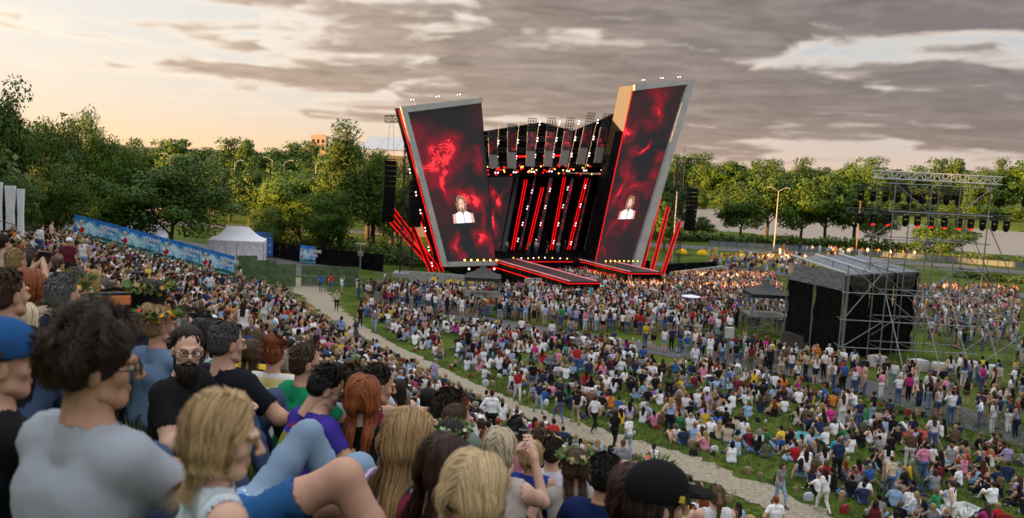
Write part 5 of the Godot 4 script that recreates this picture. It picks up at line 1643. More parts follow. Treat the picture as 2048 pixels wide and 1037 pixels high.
	# --- moving-head lamps under the trusses
	if not meshes.has("head"):
		var hm := MB.new()
		hm.box(Vector3(0, -0.12, 0), Vector3(0.32, 0.22, 0.3))
		for e in [-0.17, 0.17]: hm.box(Vector3(e, -0.4, 0), Vector3(0.05, 0.42, 0.14))
		var h2 := MB.new()
		h2.lathe(Vector3.ZERO, [Vector2(0.0, 0.22), Vector2(0.11, 0.2), Vector2(0.15, 0.05), Vector2(0.15, -0.2), Vector2(0.12, -0.22)], 10)
		var h3 := MB.new()
		h3.lathe(Vector3.ZERO, [Vector2(0.13, -0.19), Vector2(0.11, -0.245), Vector2(0.0, -0.26)], 10)
		meshes["head"] = [hm.mesh(), h2.mesh(), h3.mesh()]
	var places := [[23.3, 0], [24.1, 1], [25.1, 1], [26.3, 0], [27.1, 2], [28.0, 2], [28.9, 2], [29.9, 1], [30.7, 1], [31.5, 0], [32.3, 0], [33.1, 0]]
	var nth := ["first", "second", "third", "fourth", "fifth", "sixth", "seventh", "eighth", "ninth", "tenth", "eleventh", "last"]
	for i in places.size():
		var q: Array = places[i]
		var lit: bool = q[1] > 0
		var lo := thing("moving_head_lamp", "%s stage lamp %s under the scaffold truss, counted from the stage" % [nth[i], "glowing red" if lit else "switched off"], "stage light", T(Vector3(q[0], -1.9, -60.6)), "lamps under the scaffold truss")
		part("yoke", meshes["head"][0], M.black, lo)
		var hd := part("lamp_head", meshes["head"][1], M.black, lo, Transform3D(Basis(Vector3.RIGHT, -0.5 if lit else 0.2), Vector3(0, -0.5, 0)))
		part("lamp_lens", meshes["head"][2], M.red_lamp if lit else M.black, hd)
	for i in 9:
		var lo := thing("flood_lamp", "dark flood lamp hanging under the upper scaffold truss, %s in the row" % nth[i], "stage light", T(Vector3(24.0 + i * 0.85, -0.4, -62.8)), "lamps under the upper truss")
		part("yoke", meshes["head"][0], M.black, lo)
		part("lamp_head", meshes["head"][1], M.black, lo, Transform3D(Basis(Vector3.RIGHT, 0.3), Vector3(0, -0.48, 0)))
	# ballast blocks at the scaffold foot
	var bl := [[28.3, -57.3, 1.5], [29.9, -57.0, 1.3], [31.3, -57.6, 1.5], [30.6, -58.6, 1.2], [27.0, -58.2, 1.1], [24.6, -58.9, 1.0]]
	for i in bl.size():
		var b := MB.new()
		var w: float = bl[i][2]
		b.box(Vector3(0, 0.35, 0), Vector3(w, 0.6, 0.9)); b.box(Vector3(0, 0.70, 0), Vector3(w - 0.12, 0.1, 0.8))
		for e in [-0.35, 0.35]: b.box(Vector3(e * w, 0.03, 0), Vector3(0.2, 0.08, 0.85))
		solo("ballast_block", b.mesh(), tri_mat("white plastic", noise_tex([lin(0.40, 0.40, 0.39), lin(0.52, 0.52, 0.50)], 0.02, 3, 44, 128), 1.0, 0.6), "white ballast block at the scaffold foot, %s" % ["longest in front", "second in front", "third in front, by the outrigger", "one set back", "nearest the black drape", "small one by the front post"][i], "block", T(on_land(bl[i][0], bl[i][1]), 0.15 * i - 0.3), "ballast blocks")

func popup(called: String, label: String, at: Vector3, w: float, d: float, h: float, rise: float, yaw: float, m: Material, walls: bool) -> void:
	var o := thing(called, label, "tent", T(at, yaw))
	for sx in [-1, 1]:
		for sz in [-1, 1]:
			var mb := MB.new()
			mb.tube(Vector3(sx * w * 0.49, 0, sz * d * 0.49), Vector3(sx * w * 0.49, h, sz * d * 0.49), 0.03, 0.03, 6)
			part("leg", mb.mesh(), M.steel, o)
	# roof: concave faces up to a short ridge
	var mb2 := MB.new()
	var ridge := maxf(w - d, 0.0) * 0.5
	var n := 10
	for side in 4:
		var s := mb2.v.size()
		var a: Vector3; var b: Vector3; var ra: Vector3; var rb: Vector3
		match side:
			0: a = Vector3(-w / 2, h, d / 2); b = Vector3(w / 2, h, d / 2); ra = Vector3(-ridge, h + rise, 0); rb = Vector3(ridge, h + rise, 0)
			1: a = Vector3(w / 2, h, d / 2); b = Vector3(w / 2, h, -d / 2); ra = Vector3(ridge, h + rise, 0); rb = ra
			2: a = Vector3(w / 2, h, -d / 2); b = Vector3(-w / 2, h, -d / 2); ra = Vector3(ridge, h + rise, 0); rb = Vector3(-ridge, h + rise, 0)
			3: a = Vector3(-w / 2, h, -d / 2); b = Vector3(-w / 2, h, d / 2); ra = Vector3(-ridge, h + rise, 0); rb = ra
		for j in n + 1:
			for i in n + 1:
				var t := float(i) / n
				var u := float(j) / n
				var p := a.lerp(b, t).lerp(ra.lerp(rb, t), u)
				p.y -= sin(u * PI) * rise * 0.16
				mb2.vert(p, Vector3.UP)
		for j in n:
			for i in n:
				var k := s + j * (n + 1) + i
				mb2.tri(k, k + 1, k + n + 1); mb2.tri(k + 1, k + n + 2, k + n + 1)
	smooth(mb2, Vector3.UP)
	part("roof", mb2.mesh(), m, o)
	for e in [-1, 1]:
		part("valance", sheet(Vector3(-w / 2, 0, e * d / 2), Vector3(w / 2, 0, e * d / 2), h - 0.28, h, 0.02, 8.0, Vector3(0, 0, e), 2.0), m, o)
		part("valance", sheet(Vector3(e * w / 2, 0, -d / 2), Vector3(e * w / 2, 0, d / 2), h - 0.28, h, 0.02, 8.0, Vector3(e, 0, 0), 2.0), m, o)
	if walls:
		part("wall", sheet(Vector3(-w / 2, 0, d / 2 - 0.03), Vector3(0.02, 0, d / 2 - 0.03), 0.02, h - 0.2, 0.05, 4.0, Vector3(0, 0, 1), 3.0), m, o)
		part("wall", sheet(Vector3(0.06, 0, d / 2 - 0.05), Vector3(w / 2, 0, d / 2 - 0.05), 0.02, h - 0.2, 0.05, 4.0, Vector3(0, 0, 1), 9.0), m, o)
		for e in [-1, 1]: part("wall", sheet(Vector3(e * (w / 2 - 0.03), 0, -d / 2), Vector3(e * (w / 2 - 0.03), 0, d / 2 - 0.1), 0.02, h - 0.2, 0.05, 4.0, Vector3(e, 0, 0), 5.0), m, o)
		part("wall", sheet(Vector3(-w / 2, 0, -d / 2 + 0.03), Vector3(w / 2, 0, -d / 2 + 0.03), 0.02, h - 0.2, 0.05, 4.0, Vector3(0, 0, -1), 6.0), m, o)

func banner_image() -> Image:
	var im := Image.create(256, 112, false, Image.FORMAT_RGB8)
	for y in 112:
		for x in 256:
			var u := x / 256.0
			var v := y / 112.0
			var n := noise.get_noise_2d(u * 3.0, v * 2.0) + 0.5 * noise.get_noise_2d(u * 9.0 + 4.0, v * 6.0)
			var sky := Color(0.10, 0.42, 0.78).lerp(Color(0.62, 0.84, 0.95), clampf(v * 1.1 + n * 0.45 - (u - 0.4) * 0.35, 0, 1))
			sky = sky.lerp(Color(0.88, 0.93, 0.95), clampf(0.9 - Vector2((u - 0.35) * 3.0, (v - 0.5) * 2.2).length() + n * 0.5, 0, 0.85))
			var c := sky
			var tree := 0.80 + 0.10 * noise.get_noise_2d(u * 14.0, 1.0) + 0.05 * noise.get_noise_2d(u * 40.0, 9.0)
			if v > tree and v < 0.93: c = Color(0.10, 0.28, 0.24).lerp(Color(0.25, 0.45, 0.42), n * 0.5 + 0.4)
			elif v >= 0.93: c = Color(0.35, 0.70, 0.82)
			# wide-brimmed hat, pale shawl and red dress; dark birds
			if Vector2((u - 0.17) / 0.10, (v - 0.30 + (u - 0.17) * 0.2) / 0.03).length() < 1.0: c = Color(0.12, 0.09, 0.10)
			if Vector2((u - 0.165) / 0.055, (v - 0.25) / 0.06).length() < 1.0: c = Color(0.86, 0.80, 0.72)
			if Vector2((u - 0.165) / 0.035, (v - 0.38) / 0.06).length() < 1.0: c = Color(0.85, 0.62, 0.52)
			if Vector2((u - 0.15) / 0.075, (v - 0.66) / 0.16).length() < 1.0: c = Color(0.70, 0.10, 0.12) * (0.9 + 0.5 * n)
			if Vector2((u - 0.10) / 0.045, (v - 0.55) / 0.10).length() < 1.0: c = Color(0.90, 0.88, 0.86)
			for k in 7:
				var q := Vector2(0.30 + fmod(k * 0.137, 0.38), 0.16 + fmod(k * 0.291, 0.5))
				if Vector2((u - q.x) / 0.012, (v - q.y) / 0.02).length() < 1.0: c = Color(0.15, 0.28, 0.42)
			im.set_pixel(x, y, c)
	return im

func text_mesh(s: String, size: float) -> TextMesh:
	var t := TextMesh.new()
	var f := SystemFont.new()
	f.font_names = PackedStringArray(["Droid Sans"])
	f.font_weight = 700
	t.font = f
	t.text = s
	t.font_size = 64
	t.pixel_size = size / 64.0
	t.depth = 0.012
	t.horizontal_alignment = HORIZONTAL_ALIGNMENT_LEFT
	return t

func banner(a: Vector3, b: Vector3, h: float, label: String, m: Material) -> void:
	var mid := (a + b) * 0.5
	var d := b - a
	var o := thing("printed_banner", label, "banner", Transform3D(), "blue banners along the slope")
	var nrm := Vector3(-d.z, 0, d.x).normalized()
	if nrm.z < 0: nrm = -nrm
	var mb := MB.new()
	var n := 12
	for j in 5:
		for i in n + 1:
			var t := float(i) / n
			var u := j / 4.0
			var p := a.lerp(b, t) + Vector3(0, h * (1.0 - u), 0)
			mb.vert(p + nrm * 0.05 * noise.get_noise_2d(t * 4.0 + a.x, u * 2.0), nrm, Vector2(t, u))
	for j in 4:
		for i in n:
			var k := j * (n + 1) + i
			mb.tri(k, k + 1, k + n + 1); mb.tri(k + 1, k + n + 2, k + n + 1)
	smooth(mb, nrm)
	part("printed_sheet", mb.mesh(), m, o)
	for e in 2:
		var p := a.lerp(b, 0.005 + 0.99 * e) - nrm * 0.08
		mb = MB.new()
		mb.tube(p - Vector3(0, 0.3, 0), p + Vector3(0, h + 0.05, 0), 0.035, 0.035, 6)
		part("post", mb.mesh(), M.steel, o)
	mb = MB.new()
	for yy in [0.12, h * 0.55]: mb.tube(a - nrm * 0.1 + Vector3(0, yy, 0), b - nrm * 0.1 + Vector3(0, yy, 0), 0.02, 0.02, 5)
	part("rail", mb.mesh(), M.steel, o)
	var x := d.normalized()
	var bs := Basis(x, Vector3.UP, x.cross(Vector3.UP).normalized())
	var white := mat("white print", lin(0.75, 0.77, 0.8), 0.7)
	var rows := [["WIANKI", 0.90, 0.50, 0.80], ["NAD", 0.30, 0.30, 0.70], ["WISŁĄ", 0.55, 0.44, 0.56]]
	for r in rows:
		var tm := part("lettering", text_mesh(r[0], r[2] * h / 2.0), white, o, Transform3D(bs, a.lerp(b, 0.60) + Vector3(0, h * r[3] - 0.13, 0) + nrm * 0.05))
		if r[0] == "NAD": tm.transform.origin += x * 0.05

func lamp_post(base: Vector3, h: float, arms: int, label: String, col: Material, yaw := 0.0) -> void:
	var o := thing("street_lamp", label, "street lamp", T(base, yaw), "street lamps")
	var mb := MB.new()
	mb.tube(Vector3.ZERO, Vector3(0, h - 0.9, 0), 0.11, 0.06, 8)
	part("pole", mb.mesh(), col, o)
	for e in ([-1, 1] if arms == 2 else [1] if arms == 1 else []):
		mb = MB.new()
		var pts := []
		for i in 6: pts.append(Vector3(e * 1.3 * sin(i / 5.0 * PI * 0.5), h - 0.9 + 0.9 * (1.0 - cos(i / 5.0 * PI * 0.5)) * 0.0 + 0.9 * sin(i / 5.0 * PI * 0.5) * (1.0 - 0.25 * i / 5.0), 0))
		mb.pipe(pts, 0.05)
		part("arm", mb.mesh(), col, o)
		mb = MB.new()
		mb.box(Vector3(e * 1.6, h - 0.25, 0), Vector3(0.7, 0.12, 0.28), Basis(Vector3(0, 0, 1), -0.1 * e))
		part("lamp_head", mb.mesh(), col, o)

func fence_panel(a: Vector3, b: Vector3, h: float, m: Material, o: Node3D, seed_: float) -> void:
	var d := b - a
	var nrm := Vector3(-d.z, 0, d.x).normalized()
	if nrm.z < 0: nrm = -nrm
	part("fabric_panel", sheet(a + nrm * 0.04, b + nrm * 0.04, minf(a.y, b.y) + 0.05, maxf(a.y, b.y) + h, 0.05, 1.3, nrm, seed_), m, o)
	var mb := MB.new()
	mb.tube(a, a + Vector3(0, h + 0.05, 0), 0.025, 0.025, 6)
	part("post", mb.mesh(), M.steel, o)

func barrier(a: Vector3, b: Vector3, label: String, group: String) -> void:
	var o := thing("crowd_barrier", label, "barrier", T((a + b) * 0.5), group)
	var c := (a + b) * 0.5
	var mb := MB.new()
	for y in [0.25, 1.08]: mb.tube(a - c + Vector3(0, y, 0), b - c + Vector3(0, y, 0), 0.022, 0.022, 6)
	for e in [a, b]: mb.tube(e - c, e - c + Vector3(0, 1.08, 0), 0.022, 0.022, 6)
	part("frame", mb.mesh(), M.steel, o)
	mb = MB.new()
	for i in 15:
		var p: Vector3 = a.lerp(b, (i + 1.0) / 16.0) - c
		mb.tube(p + Vector3(0, 0.25, 0), p + Vector3(0, 1.08, 0), 0.008, 0.008, 4, false)
	part("bars", mb.mesh(), M.steel, o).set_meta("kind", "stuff")
	mb = MB.new()
	for e in [0.15, 0.85]:
		var p: Vector3 = a.lerp(b, e) - c
		var q := (b - a).cross(Vector3.UP).normalized() * 0.35
		mb.beam(p - q + Vector3(0, 0.03, 0), p + q + Vector3(0, 0.03, 0), 0.05, 0.02)
	part("feet", mb.mesh(), M.steel, o)

func deck_chair(at: Vector3, yaw: float, label: String) -> void:
	var o := thing("deck_chair", label, "deck chair", T(at, yaw), "maroon deck chairs behind the banners")
	if not meshes.has("chair"):
		var w := MB.new()
		for e in [-0.28, 0.28]:
			w.beam(Vector3(e, 0.02, -0.55), Vector3(e, 0.95, 0.45), 0.035, 0.05); w.beam(Vector3(e, 0.02, 0.40), Vector3(e, 0.42, -0.50), 0.035, 0.05)
		for p in [Vector3(0, 0.95, 0.45), Vector3(0, 0.42, -0.5), Vector3(0, 0.04, 0.4), Vector3(0, 0.04, -0.53)]: w.tube(p - Vector3(0.28, 0, 0), p + Vector3(0.28, 0, 0), 0.02, 0.02, 6)
		var f := MB.new()
		for i in 9:
			var t := i / 8.0
			var p := Vector3(0, lerpf(0.42, 0.95, t) - 0.26 * sin(t * PI), lerpf(-0.5, 0.45, t) + 0.05 * sin(t * PI))
			f.vert(p - Vector3(0.25, 0, 0), Vector3.UP); f.vert(p + Vector3(0.25, 0, 0), Vector3.UP)
		for i in 8:
			var k := i * 2
			f.tri(k, k + 1, k + 2); f.tri(k + 1, k + 3, k + 2)
		smooth(f, Vector3(0, 1, -0.6))
		meshes["chair"] = [w.mesh(), f.mesh()]
	part("wooden_frame", meshes["chair"][0], mat("pale wood", lin(0.36, 0.24, 0.13), 0.7), o)
	part("fabric_seat", meshes["chair"][1], cloth("maroon", Color(0.16, 0.012, 0.03)), o)

func car(at: Vector3, yaw: float, c: Color, label: String) -> void:
	var o := thing("parked_car", label, "car", T(at, yaw), "cars parked beyond the trees")
	var prof := PackedVector3Array([Vector3(-2.1, 0.35, 0), Vector3(2.1, 0.35, 0), Vector3(2.15, 0.7, 0), Vector3(1.3, 0.92, 0), Vector3(0.75, 1.42, 0), Vector3(-1.1, 1.46, 0), Vector3(-1.85, 0.98, 0), Vector3(-2.15, 0.9, 0)])
	var pts := PackedVector3Array()
	for p in prof: pts.append(p + Vector3(0, 0, 0.88))
	var mb := MB.new()
	mb.slab(pts, 1.76)
	var pm := mat("car paint " + label, c, 0.3)
	pm.clearcoat_enabled = true
	part("body", mb.mesh(), pm, o)
	mb = MB.new()
	for e in [-0.885, 0.885]:
		var q := PackedVector3Array([Vector3(-1.55, 0.95, e), Vector3(1.15, 0.95, e), Vector3(0.7, 1.36, e), Vector3(-1.05, 1.4, e)])
		if e < 0: q.reverse()
		mb.slab(q, 0.01)
	part("windows", mb.mesh(), mat("dark glass", lin(0.02, 0.022, 0.025), 0.1), o)
	mb = MB.new()
	mb.quad(Vector3(1.28, 0.95, -0.75), Vector3(1.28, 0.95, 0.75).lerp(Vector3(1.28, 0.95, 0.75), 1.0), Vector3(0.80, 1.38, 0.7), Vector3(0.80, 1.38, -0.7))
	part("windscreen", mb.mesh(), mat("dark glass", lin(0.02, 0.022, 0.025), 0.1), o)
	for x in [-1.35, 1.35]:
		for e in [-0.8, 0.8]:
			mb = MB.new()
			mb.tube(Vector3(x, 0.32, e - 0.1), Vector3(x, 0.32, e + 0.1), 0.32, 0.32, 14)
			part("wheel", mb.mesh(), M.black, o)

func make_site() -> void:
	# --- banners down the slope
	var bm := mat("banner print", Color(1, 1, 1), 0.55)
	bm.albedo_texture = ImageTexture.create_from_image(banner_image())
	var bx := [-39.3, -35.4, -31.65, -28.05, -24.85]
	var bl := ["blue printed banner at the top end of the row down the slope", "second blue banner from the top of the slope, crowd in front", "third blue banner from the top of the slope", "lowest and narrowest blue banner, next to the green fence"]
	for i in 4:
		var a := on_land(bx[i] + 0.04, -80.2)
		var b := on_land(bx[i + 1] - 0.04, -80.2)
		banner(a + Vector3(0, 0.15, 0), b + Vector3(0, 0.15, 0), 1.8, bl[i], bm)
	# --- green fence and the gate over the path
	var green := tri_mat("green tarpaulin", noise_tex([lin(0.050, 0.085, 0.036), lin(0.070, 0.115, 0.05), lin(0.10, 0.15, 0.075)], 0.012, 5, 27, 256), 2.5, 0.5)
	var o := thing("tarpaulin_fence", "green tarpaulin fence between the banners and the path gate", "fence")
	var ga := Vector2(-25.2, -82.0)
	var gb := Vector2(-20.3, -84.2)
	for i in 3:
		var p := ga.lerp(gb, i / 3.0)
		var q := ga.lerp(gb, (i + 1) / 3.0)
		fence_panel(on_land(p.x, p.y), on_land(q.x, q.y), 2.0, green, o, i * 2.0)
	o = thing("tarpaulin_fence", "green tarpaulin fence beyond the path gate, ending at the mast", "fence")
	ga = Vector2(-20.1, -85.6); gb = Vector2(-14.9, -87.0)
	for i in 3:
		var p := ga.lerp(gb, i / 3.0)
		var q := ga.lerp(gb, (i + 1) / 3.0)
		fence_panel(on_land(p.x, p.y), on_land(q.x, q.y), 2.0, green, o, 9.0 + i * 2.0)
	barrier(on_land(-20.6, -84.6, 0.04), on_land(-18.5, -84.9, 0.04), "steel crowd barrier across the far end of the sandy path", "crowd barriers")
	for i in 5: barrier(on_land(13.0 + i * 1.25, -66.4 + i * 1.85, 0.04), on_land(14.2 + i * 1.25, -64.6 + i * 1.85, 0.04), "steel crowd barrier before the black platform, %s of the line" % ["first", "second", "third", "fourth", "last"][i], "crowd barriers")
	for i in 3: barrier(on_land(-14.0 + i * 2.1, -91.0, 0.04), on_land(-12.0 + i * 2.1, -91.0, 0.04), "steel crowd barrier by the side of the stage, %s from the mast" % ["first", "second", "third"][i], "crowd barriers")
	# mast with a lamp bar by the green fence
	o = thing("lamp_mast", "thin pale mast with a flat lamp at its top beside the green fence", "mast", T(on_land(-14.6, -86.2)))
	var mb := MB.new()
	mb.tube(Vector3.ZERO, Vector3(0, 4.3, 0), 0.08, 0.06, 8)
	part("pole", mb.mesh(), M.steel, o)
	mb = MB.new()
	mb.box(Vector3(0, 4.35, 0), Vector3(1.1, 0.08, 0.4))
	part("lamp_bar", mb.mesh(), M.steel, o)
	mb = MB.new()
	mb.box(Vector3(0, 3.4, 0), Vector3(0.5, 0.5, 0.3))
	part("switch_box", mb.mesh(), M.steel, o)
	# --- tents
	var white := tri_mat("white tent cloth", noise_tex([lin(0.70, 0.70, 0.78), lin(0.76, 0.76, 0.83), lin(0.80, 0.80, 0.86)], 0.01, 4, 28, 256), 2.0, 0.75)
	popup("white_tent", "white pop-up tent with closed walls behind the blue banners", on_land(-31.9, -104.0), 6.2, 3.8, 2.6, 1.5, 0.20, white, true)
	var blackc := tri_mat("black tent cloth", noise_tex([lin(0.012, 0.012, 0.013), lin(0.022, 0.022, 0.024)], 0.02, 4, 29, 256), 2.0, 0.6)
	camera_stand(Vector3(-2.35, -12.3, -75.5), -9.4, -10.9, "scaffold camera stand under a black tent, on the lawn before the stage", blackc)
	camera_stand(Vector3(20.2, -12.2, -70.5), -8.9, -10.6, "scaffold mixing stand under a black tent, beside the black platform", blackc)
	# --- black fence, boards and yard behind
	o = thing("screen_fence", "black scrim fence along the yard below the trees", "fence")
	var pts := [Vector2(-31.2, -112.5), Vector2(-28.6, -110.0), Vector2(-26.0, -107.6), Vector2(-23.2, -106.0), Vector2(-20.2, -104.6), Vector2(-17.2, -103.2), Vector2(-14.6, -102.0)]
	for i in 6: fence_panel(on_land(pts[i].x, pts[i].y), on_land(pts[i + 1].x, pts[i + 1].y), 2.0, M.drape, o, i * 3.0)
	banner(on_land(-25.3, -106.6, 0.15), on_land(-23.2, -105.5, 0.15), 2.0, "small square blue banner hung on the black scrim fence", bm)
	o = thing("notice_board", "tall blue board with rows of pale marks behind the white tent", "board", T(on_land(-30.4, -109.5), 0.3))
	mb = MB.new()
	mb.box(Vector3(0, 1.75, 0), Vector3(2.1, 2.9, 0.08))
	part("panel", mb.mesh(), mat("board blue", lin(0.02, 0.13, 0.42), 0.5), o)
	for i in 12:
		mb = MB.new()
		mb.box(Vector3(-0.7 + (i % 4) * 0.47, 0.8 + (i / 4) * 0.85, 0.05), Vector3(0.16, 0.14, 0.02))
		part("mark", mb.mesh(), mat("pale print", lin(0.5, 0.62, 0.75), 0.6), o)
	for e in [-0.95, 0.95]:
		mb = MB.new()
		mb.box(Vector3(e, 0.9, -0.08), Vector3(0.07, 1.8, 0.07))
		part("leg", mb.mesh(), M.steel, o)
	var cn := ["first", "second", "third", "fourth", "fifth", "sixth", "seventh", "eighth", "ninth", "tenth", "eleventh", "twelfth", "thirteenth", "last"]
	for i in 14:
		deck_chair(on_land(-41.0 + i * 0.72, -95.5 + (i % 2) * 1.6 + i * 0.12), -0.5 + 0.25 * sin(i * 2.1), "maroon deck chair behind the banners, %s along the row from the hill" % cn[i])
	# white marquee behind the big tree
	o = thing("white_marquee", "large white marquee half hidden behind the trees", "tent", T(on_land(-52.0, -116.0), 0.1))
	part("wall", sheet(Vector3(-6, 0, 0), Vector3(7, 0, 0), 0.0, 4.2, 0.25, 9.0, Vector3(0, 0, 1), 2.0), white, o)
	mb = MB.new()
	mb.slab(PackedVector3Array([Vector3(-6.4, 4.1, 0.4), Vector3(7.4, 4.1, 0.4), Vector3(7.4, 6.4, -4.0), Vector3(-6.4, 6.4, -4.0)]), 0.1)
	part("roof", mb.mesh(), white, o)
	# white upright panels on the hilltop
	for i in 3:
		var q: Array = [[-28.75, 0.42], [-28.08, 0.52], [-27.5, 0.36]][i]
		o = thing("white_pylon", "white tapering upright panel on the hilltop, %s" % ["the one at the picture edge", "middle of the three", "narrowest of the three"][i], "pylon", T(on_land(q[0], -50.0)), "white panels on the hilltop")
		mb = MB.new()
		var w: float = q[1]
		mb.slab(PackedVector3Array([Vector3(-w * 0.5, 0, 0.04), Vector3(w * 0.5, 0, 0.04), Vector3(w * 0.38, 1.6, 0.04), Vector3(w * 0.55, 3.1, 0.04), Vector3(-w * 0.55, 3.1, 0.04), Vector3(-w * 0.42, 1.6, 0.04)]), 0.14)
		part("board", mb.mesh(), white, o)
		mb = MB.new()
		mb.box(Vector3(0, 0.05, 0), Vector3(w * 1.5, 0.1, 0.6))
		part("foot", mb.mesh(), M.steel, o)
	o = thing("hill_railing", "low grey tube railing along the hilltop by the white panels", "railing")
	for i in 7:
		var p := on_land(-28.6 + i * 1.5, -48.6 - i * 2.6)
		var q := on_land(-28.6 + (i + 1) * 1.5, -48.6 - (i + 1) * 2.6)
		mb = MB.new()
		mb.tube(p, p + Vector3(0, 1.0, 0), 0.025); mb.tube(p + Vector3(0, 1.0, 0), q + Vector3(0, 1.0, 0), 0.025); mb.tube(p + Vector3(0, 0.5, 0), q + Vector3(0, 0.5, 0), 0.02)
		part("rail_section", mb.mesh(), M.dark_steel, o)
	# --- lamps
	var pale := mat("pale lamp paint", lin(0.45, 0.45, 0.44), 0.5)
	lamp_post(Vector3(45.0, GY, -154.7), 11.8, 2, "tall double-armed street lamp standing by the river road", pale, 0.1)
	lamp_post(Vector3(65.2, GY, -170.5), 11.0, 0, "tall bare pole on the embankment before the trees", mat("rusty pole", lin(0.30, 0.18, 0.12), 0.7))
	lamp_post(Vector3(23.6, GY, -132.0), 11.3, 0, "pale pole beside the taller screen tower", pale)
	var ll := [[-51.4, -190.0, 12.2, 1], [-48.9, -190.0, 11.8, 1], [-41.1, -185.0, 12.0, 1], [-76.8, -200.0, 11.8, 2], [-62.4, -200.0, 11.2, 1]]
	var lw := ["curved street lamp rising above the trees by the white tent", "curved street lamp just after the one above the tent", "curved street lamp nearest the tall narrow tree", "double street lamp above the round tree", "curved street lamp above the parked cars"]
	for i in 5: lamp_post(Vector3(ll[i][0], GY, ll[i][1]), ll[i][2], ll[i][3], lw[i], pale, PI if i == 0 else 0.0)
	# post with a grey box in the crowd
	o = thing("control_box", "grey box on a tall thin post among the standing crowd", "box", T(on_land(11.7, -47.0)))
	mb = MB.new()
	mb.tube(Vector3.ZERO, Vector3(0, 3.4, 0), 0.06, 0.06, 8)
	part("post", mb.mesh(), M.steel, o)
	mb = MB.new()
	mb.box(Vector3(0.0, 3.6, 0), Vector3(0.42, 0.55, 0.3))
	part("case", mb.mesh(), pale, o)
	o = thing("round_table_top", "round white disc on a pole above the standing crowd", "parasol", T(on_land(14.6, -72.0)))
	mb = MB.new()
	mb.tube(Vector3.ZERO, Vector3(0, 2.6, 0), 0.04, 0.04, 6)
	part("pole", mb.mesh(), M.steel, o)
	mb = MB.new()
	mb.lathe(Vector3(0, 2.5, 0), [Vector2(0.0, 0.0), Vector2(0.75, 0.02), Vector2(0.78, 0.06), Vector2(0.0, 0.22)], 16)
	part("disc", mb.mesh(), white, o)
	# --- concrete walls round the arena floor
	var cw := [[[-10.2, -89.6], [-4.6, -88.4]], [[1.4, -88.4], [5.2, -90.6]], [[5.4, -90.7], [9.2, -94.0]], [[18.5, -103.6], [27.2, -114.5]]]
	var cl := ["low concrete wall behind the stewards in yellow vests", "low concrete wall before the end of the longer catwalk", "low concrete wall between the two catwalks", "curved concrete wall below the black side fence"]
	for i in 4:
		var a := on_land(cw[i][0][0], cw[i][0][1])
		var b := on_land(cw[i][1][0], cw[i][1][1])
		o = thing("concrete_wall", cl[i], "wall", Transform3D(), "low concrete walls")
		var n := 3 if i < 3 else 6
		for k in n:
			mb = MB.new()
			mb.beam(a.lerp(b, (k + 0.01) / n) + Vector3(0, 0.8, 0), a.lerp(b, (k + 0.99) / n) + Vector3(0, 0.8, 0), 0.3, 1.6)
			part("wall_block", mb.mesh(), M.concrete, o)
	o = thing("screen_fence", "black side fence beyond the slanting tubes of the taller tower", "fence")
	for i in 5: fence_panel(Vector3(18.6 + i * 1.6, GY, -109.5 - i * 1.4), Vector3(20.2 + i * 1.6, GY, -110.9 - i * 1.4), 1.9, M.drape, o, i * 4.0)
	for i in 2:
		o = thing("yellow_parasol", "yellow domed parasol beyond the black side fence, %s the lattice tower" % ["nearer to", "farther from"][i], "parasol", T(Vector3(24.6 + i * 2.9, GY, -130.0)), "yellow parasols")
		mb = MB.new()
		mb.tube(Vector3.ZERO, Vector3(0, 2.2, 0), 0.03)
		part("pole", mb.mesh(), M.steel, o)
		mb = MB.new()
		mb.lathe(Vector3(0, 1.55, 0), [Vector2(0.8, 0.0), Vector2(0.74, 0.3), Vector2(0.46, 0.55), Vector2(0.0, 0.7)], 12)
		part("canopy", mb.mesh(), cloth("yellow canopy", Color(0.75, 0.48, 0.02)), o)
	# --- balustrade along the embankment
	o = thing("balustrade", "glazed steel balustrade along the embankment road", "railing")
	var bs := [Vector2(36.0, -165.0), Vector2(53.0, -164.0), Vector2(70.0, -159.5), Vector2(84.6, -153.0), Vector2(120.0, -134.0)]
	var gm := mat("pale balustrade panel", lin(0.16, 0.185, 0.185), 0.25)
	for i in 4:
		var n := 10
		for k in n:
			var p: Vector2 = bs[i].lerp(bs[i + 1], float(k) / n)
			var q: Vector2 = bs[i].lerp(bs[i + 1], float(k + 1) / n)
			mb = MB.new()
			mb.beam(Vector3(p.x, GY + 0.65, p.y), Vector3(q.x, GY + 0.65, q.y), 0.04, 0.9)
			part("panel", mb.mesh(), gm, o)
			mb = MB.new()
			mb.tube(Vector3(p.x, GY, p.y + 0.06), Vector3(p.x, GY + 1.25, p.y + 0.06), 0.04, 0.04, 5)
			mb.tube(Vector3(p.x, GY + 1.2, p.y + 0.06), Vector3(q.x, GY + 1.2, q.y + 0.06), 0.035, 0.035, 5)
			part("post", mb.mesh(), M.dark_steel, o)
	# hedges: small leaves over low mounds
	hedge([Vector2(65.0, -132.2), Vector2(74.0, -127.0), Vector2(90.0, -118.0), Vector2(120.0, -102.0)], 1.5, 1.3, "sunlit clipped hedge between the two roads", "hedge")
	hedge([Vector2(82.0, -166.0), Vector2(96.0, -160.0), Vector2(130.0, -142.0)], 3.0, 2.0, "dark dense bushes on the river bank beyond the balustrade", "bushes")
	hedge([Vector2(28.0, -176.0), Vector2(44.0, -178.0), Vector2(60.0, -182.0), Vector2(84.0, -180.0)], 2.4, 2.2, "dark undergrowth beneath the embankment trees", "bushes", 2.5)
	hedge([Vector2(-64.0, -104.0), Vector2(-51.0, -92.0), Vector2(-47.0, -74.0), Vector2(-40.0, -60.0)], 3.6, 3.2, "dark undergrowth under the hilltop trees", "bushes", 4.0, 1.2)
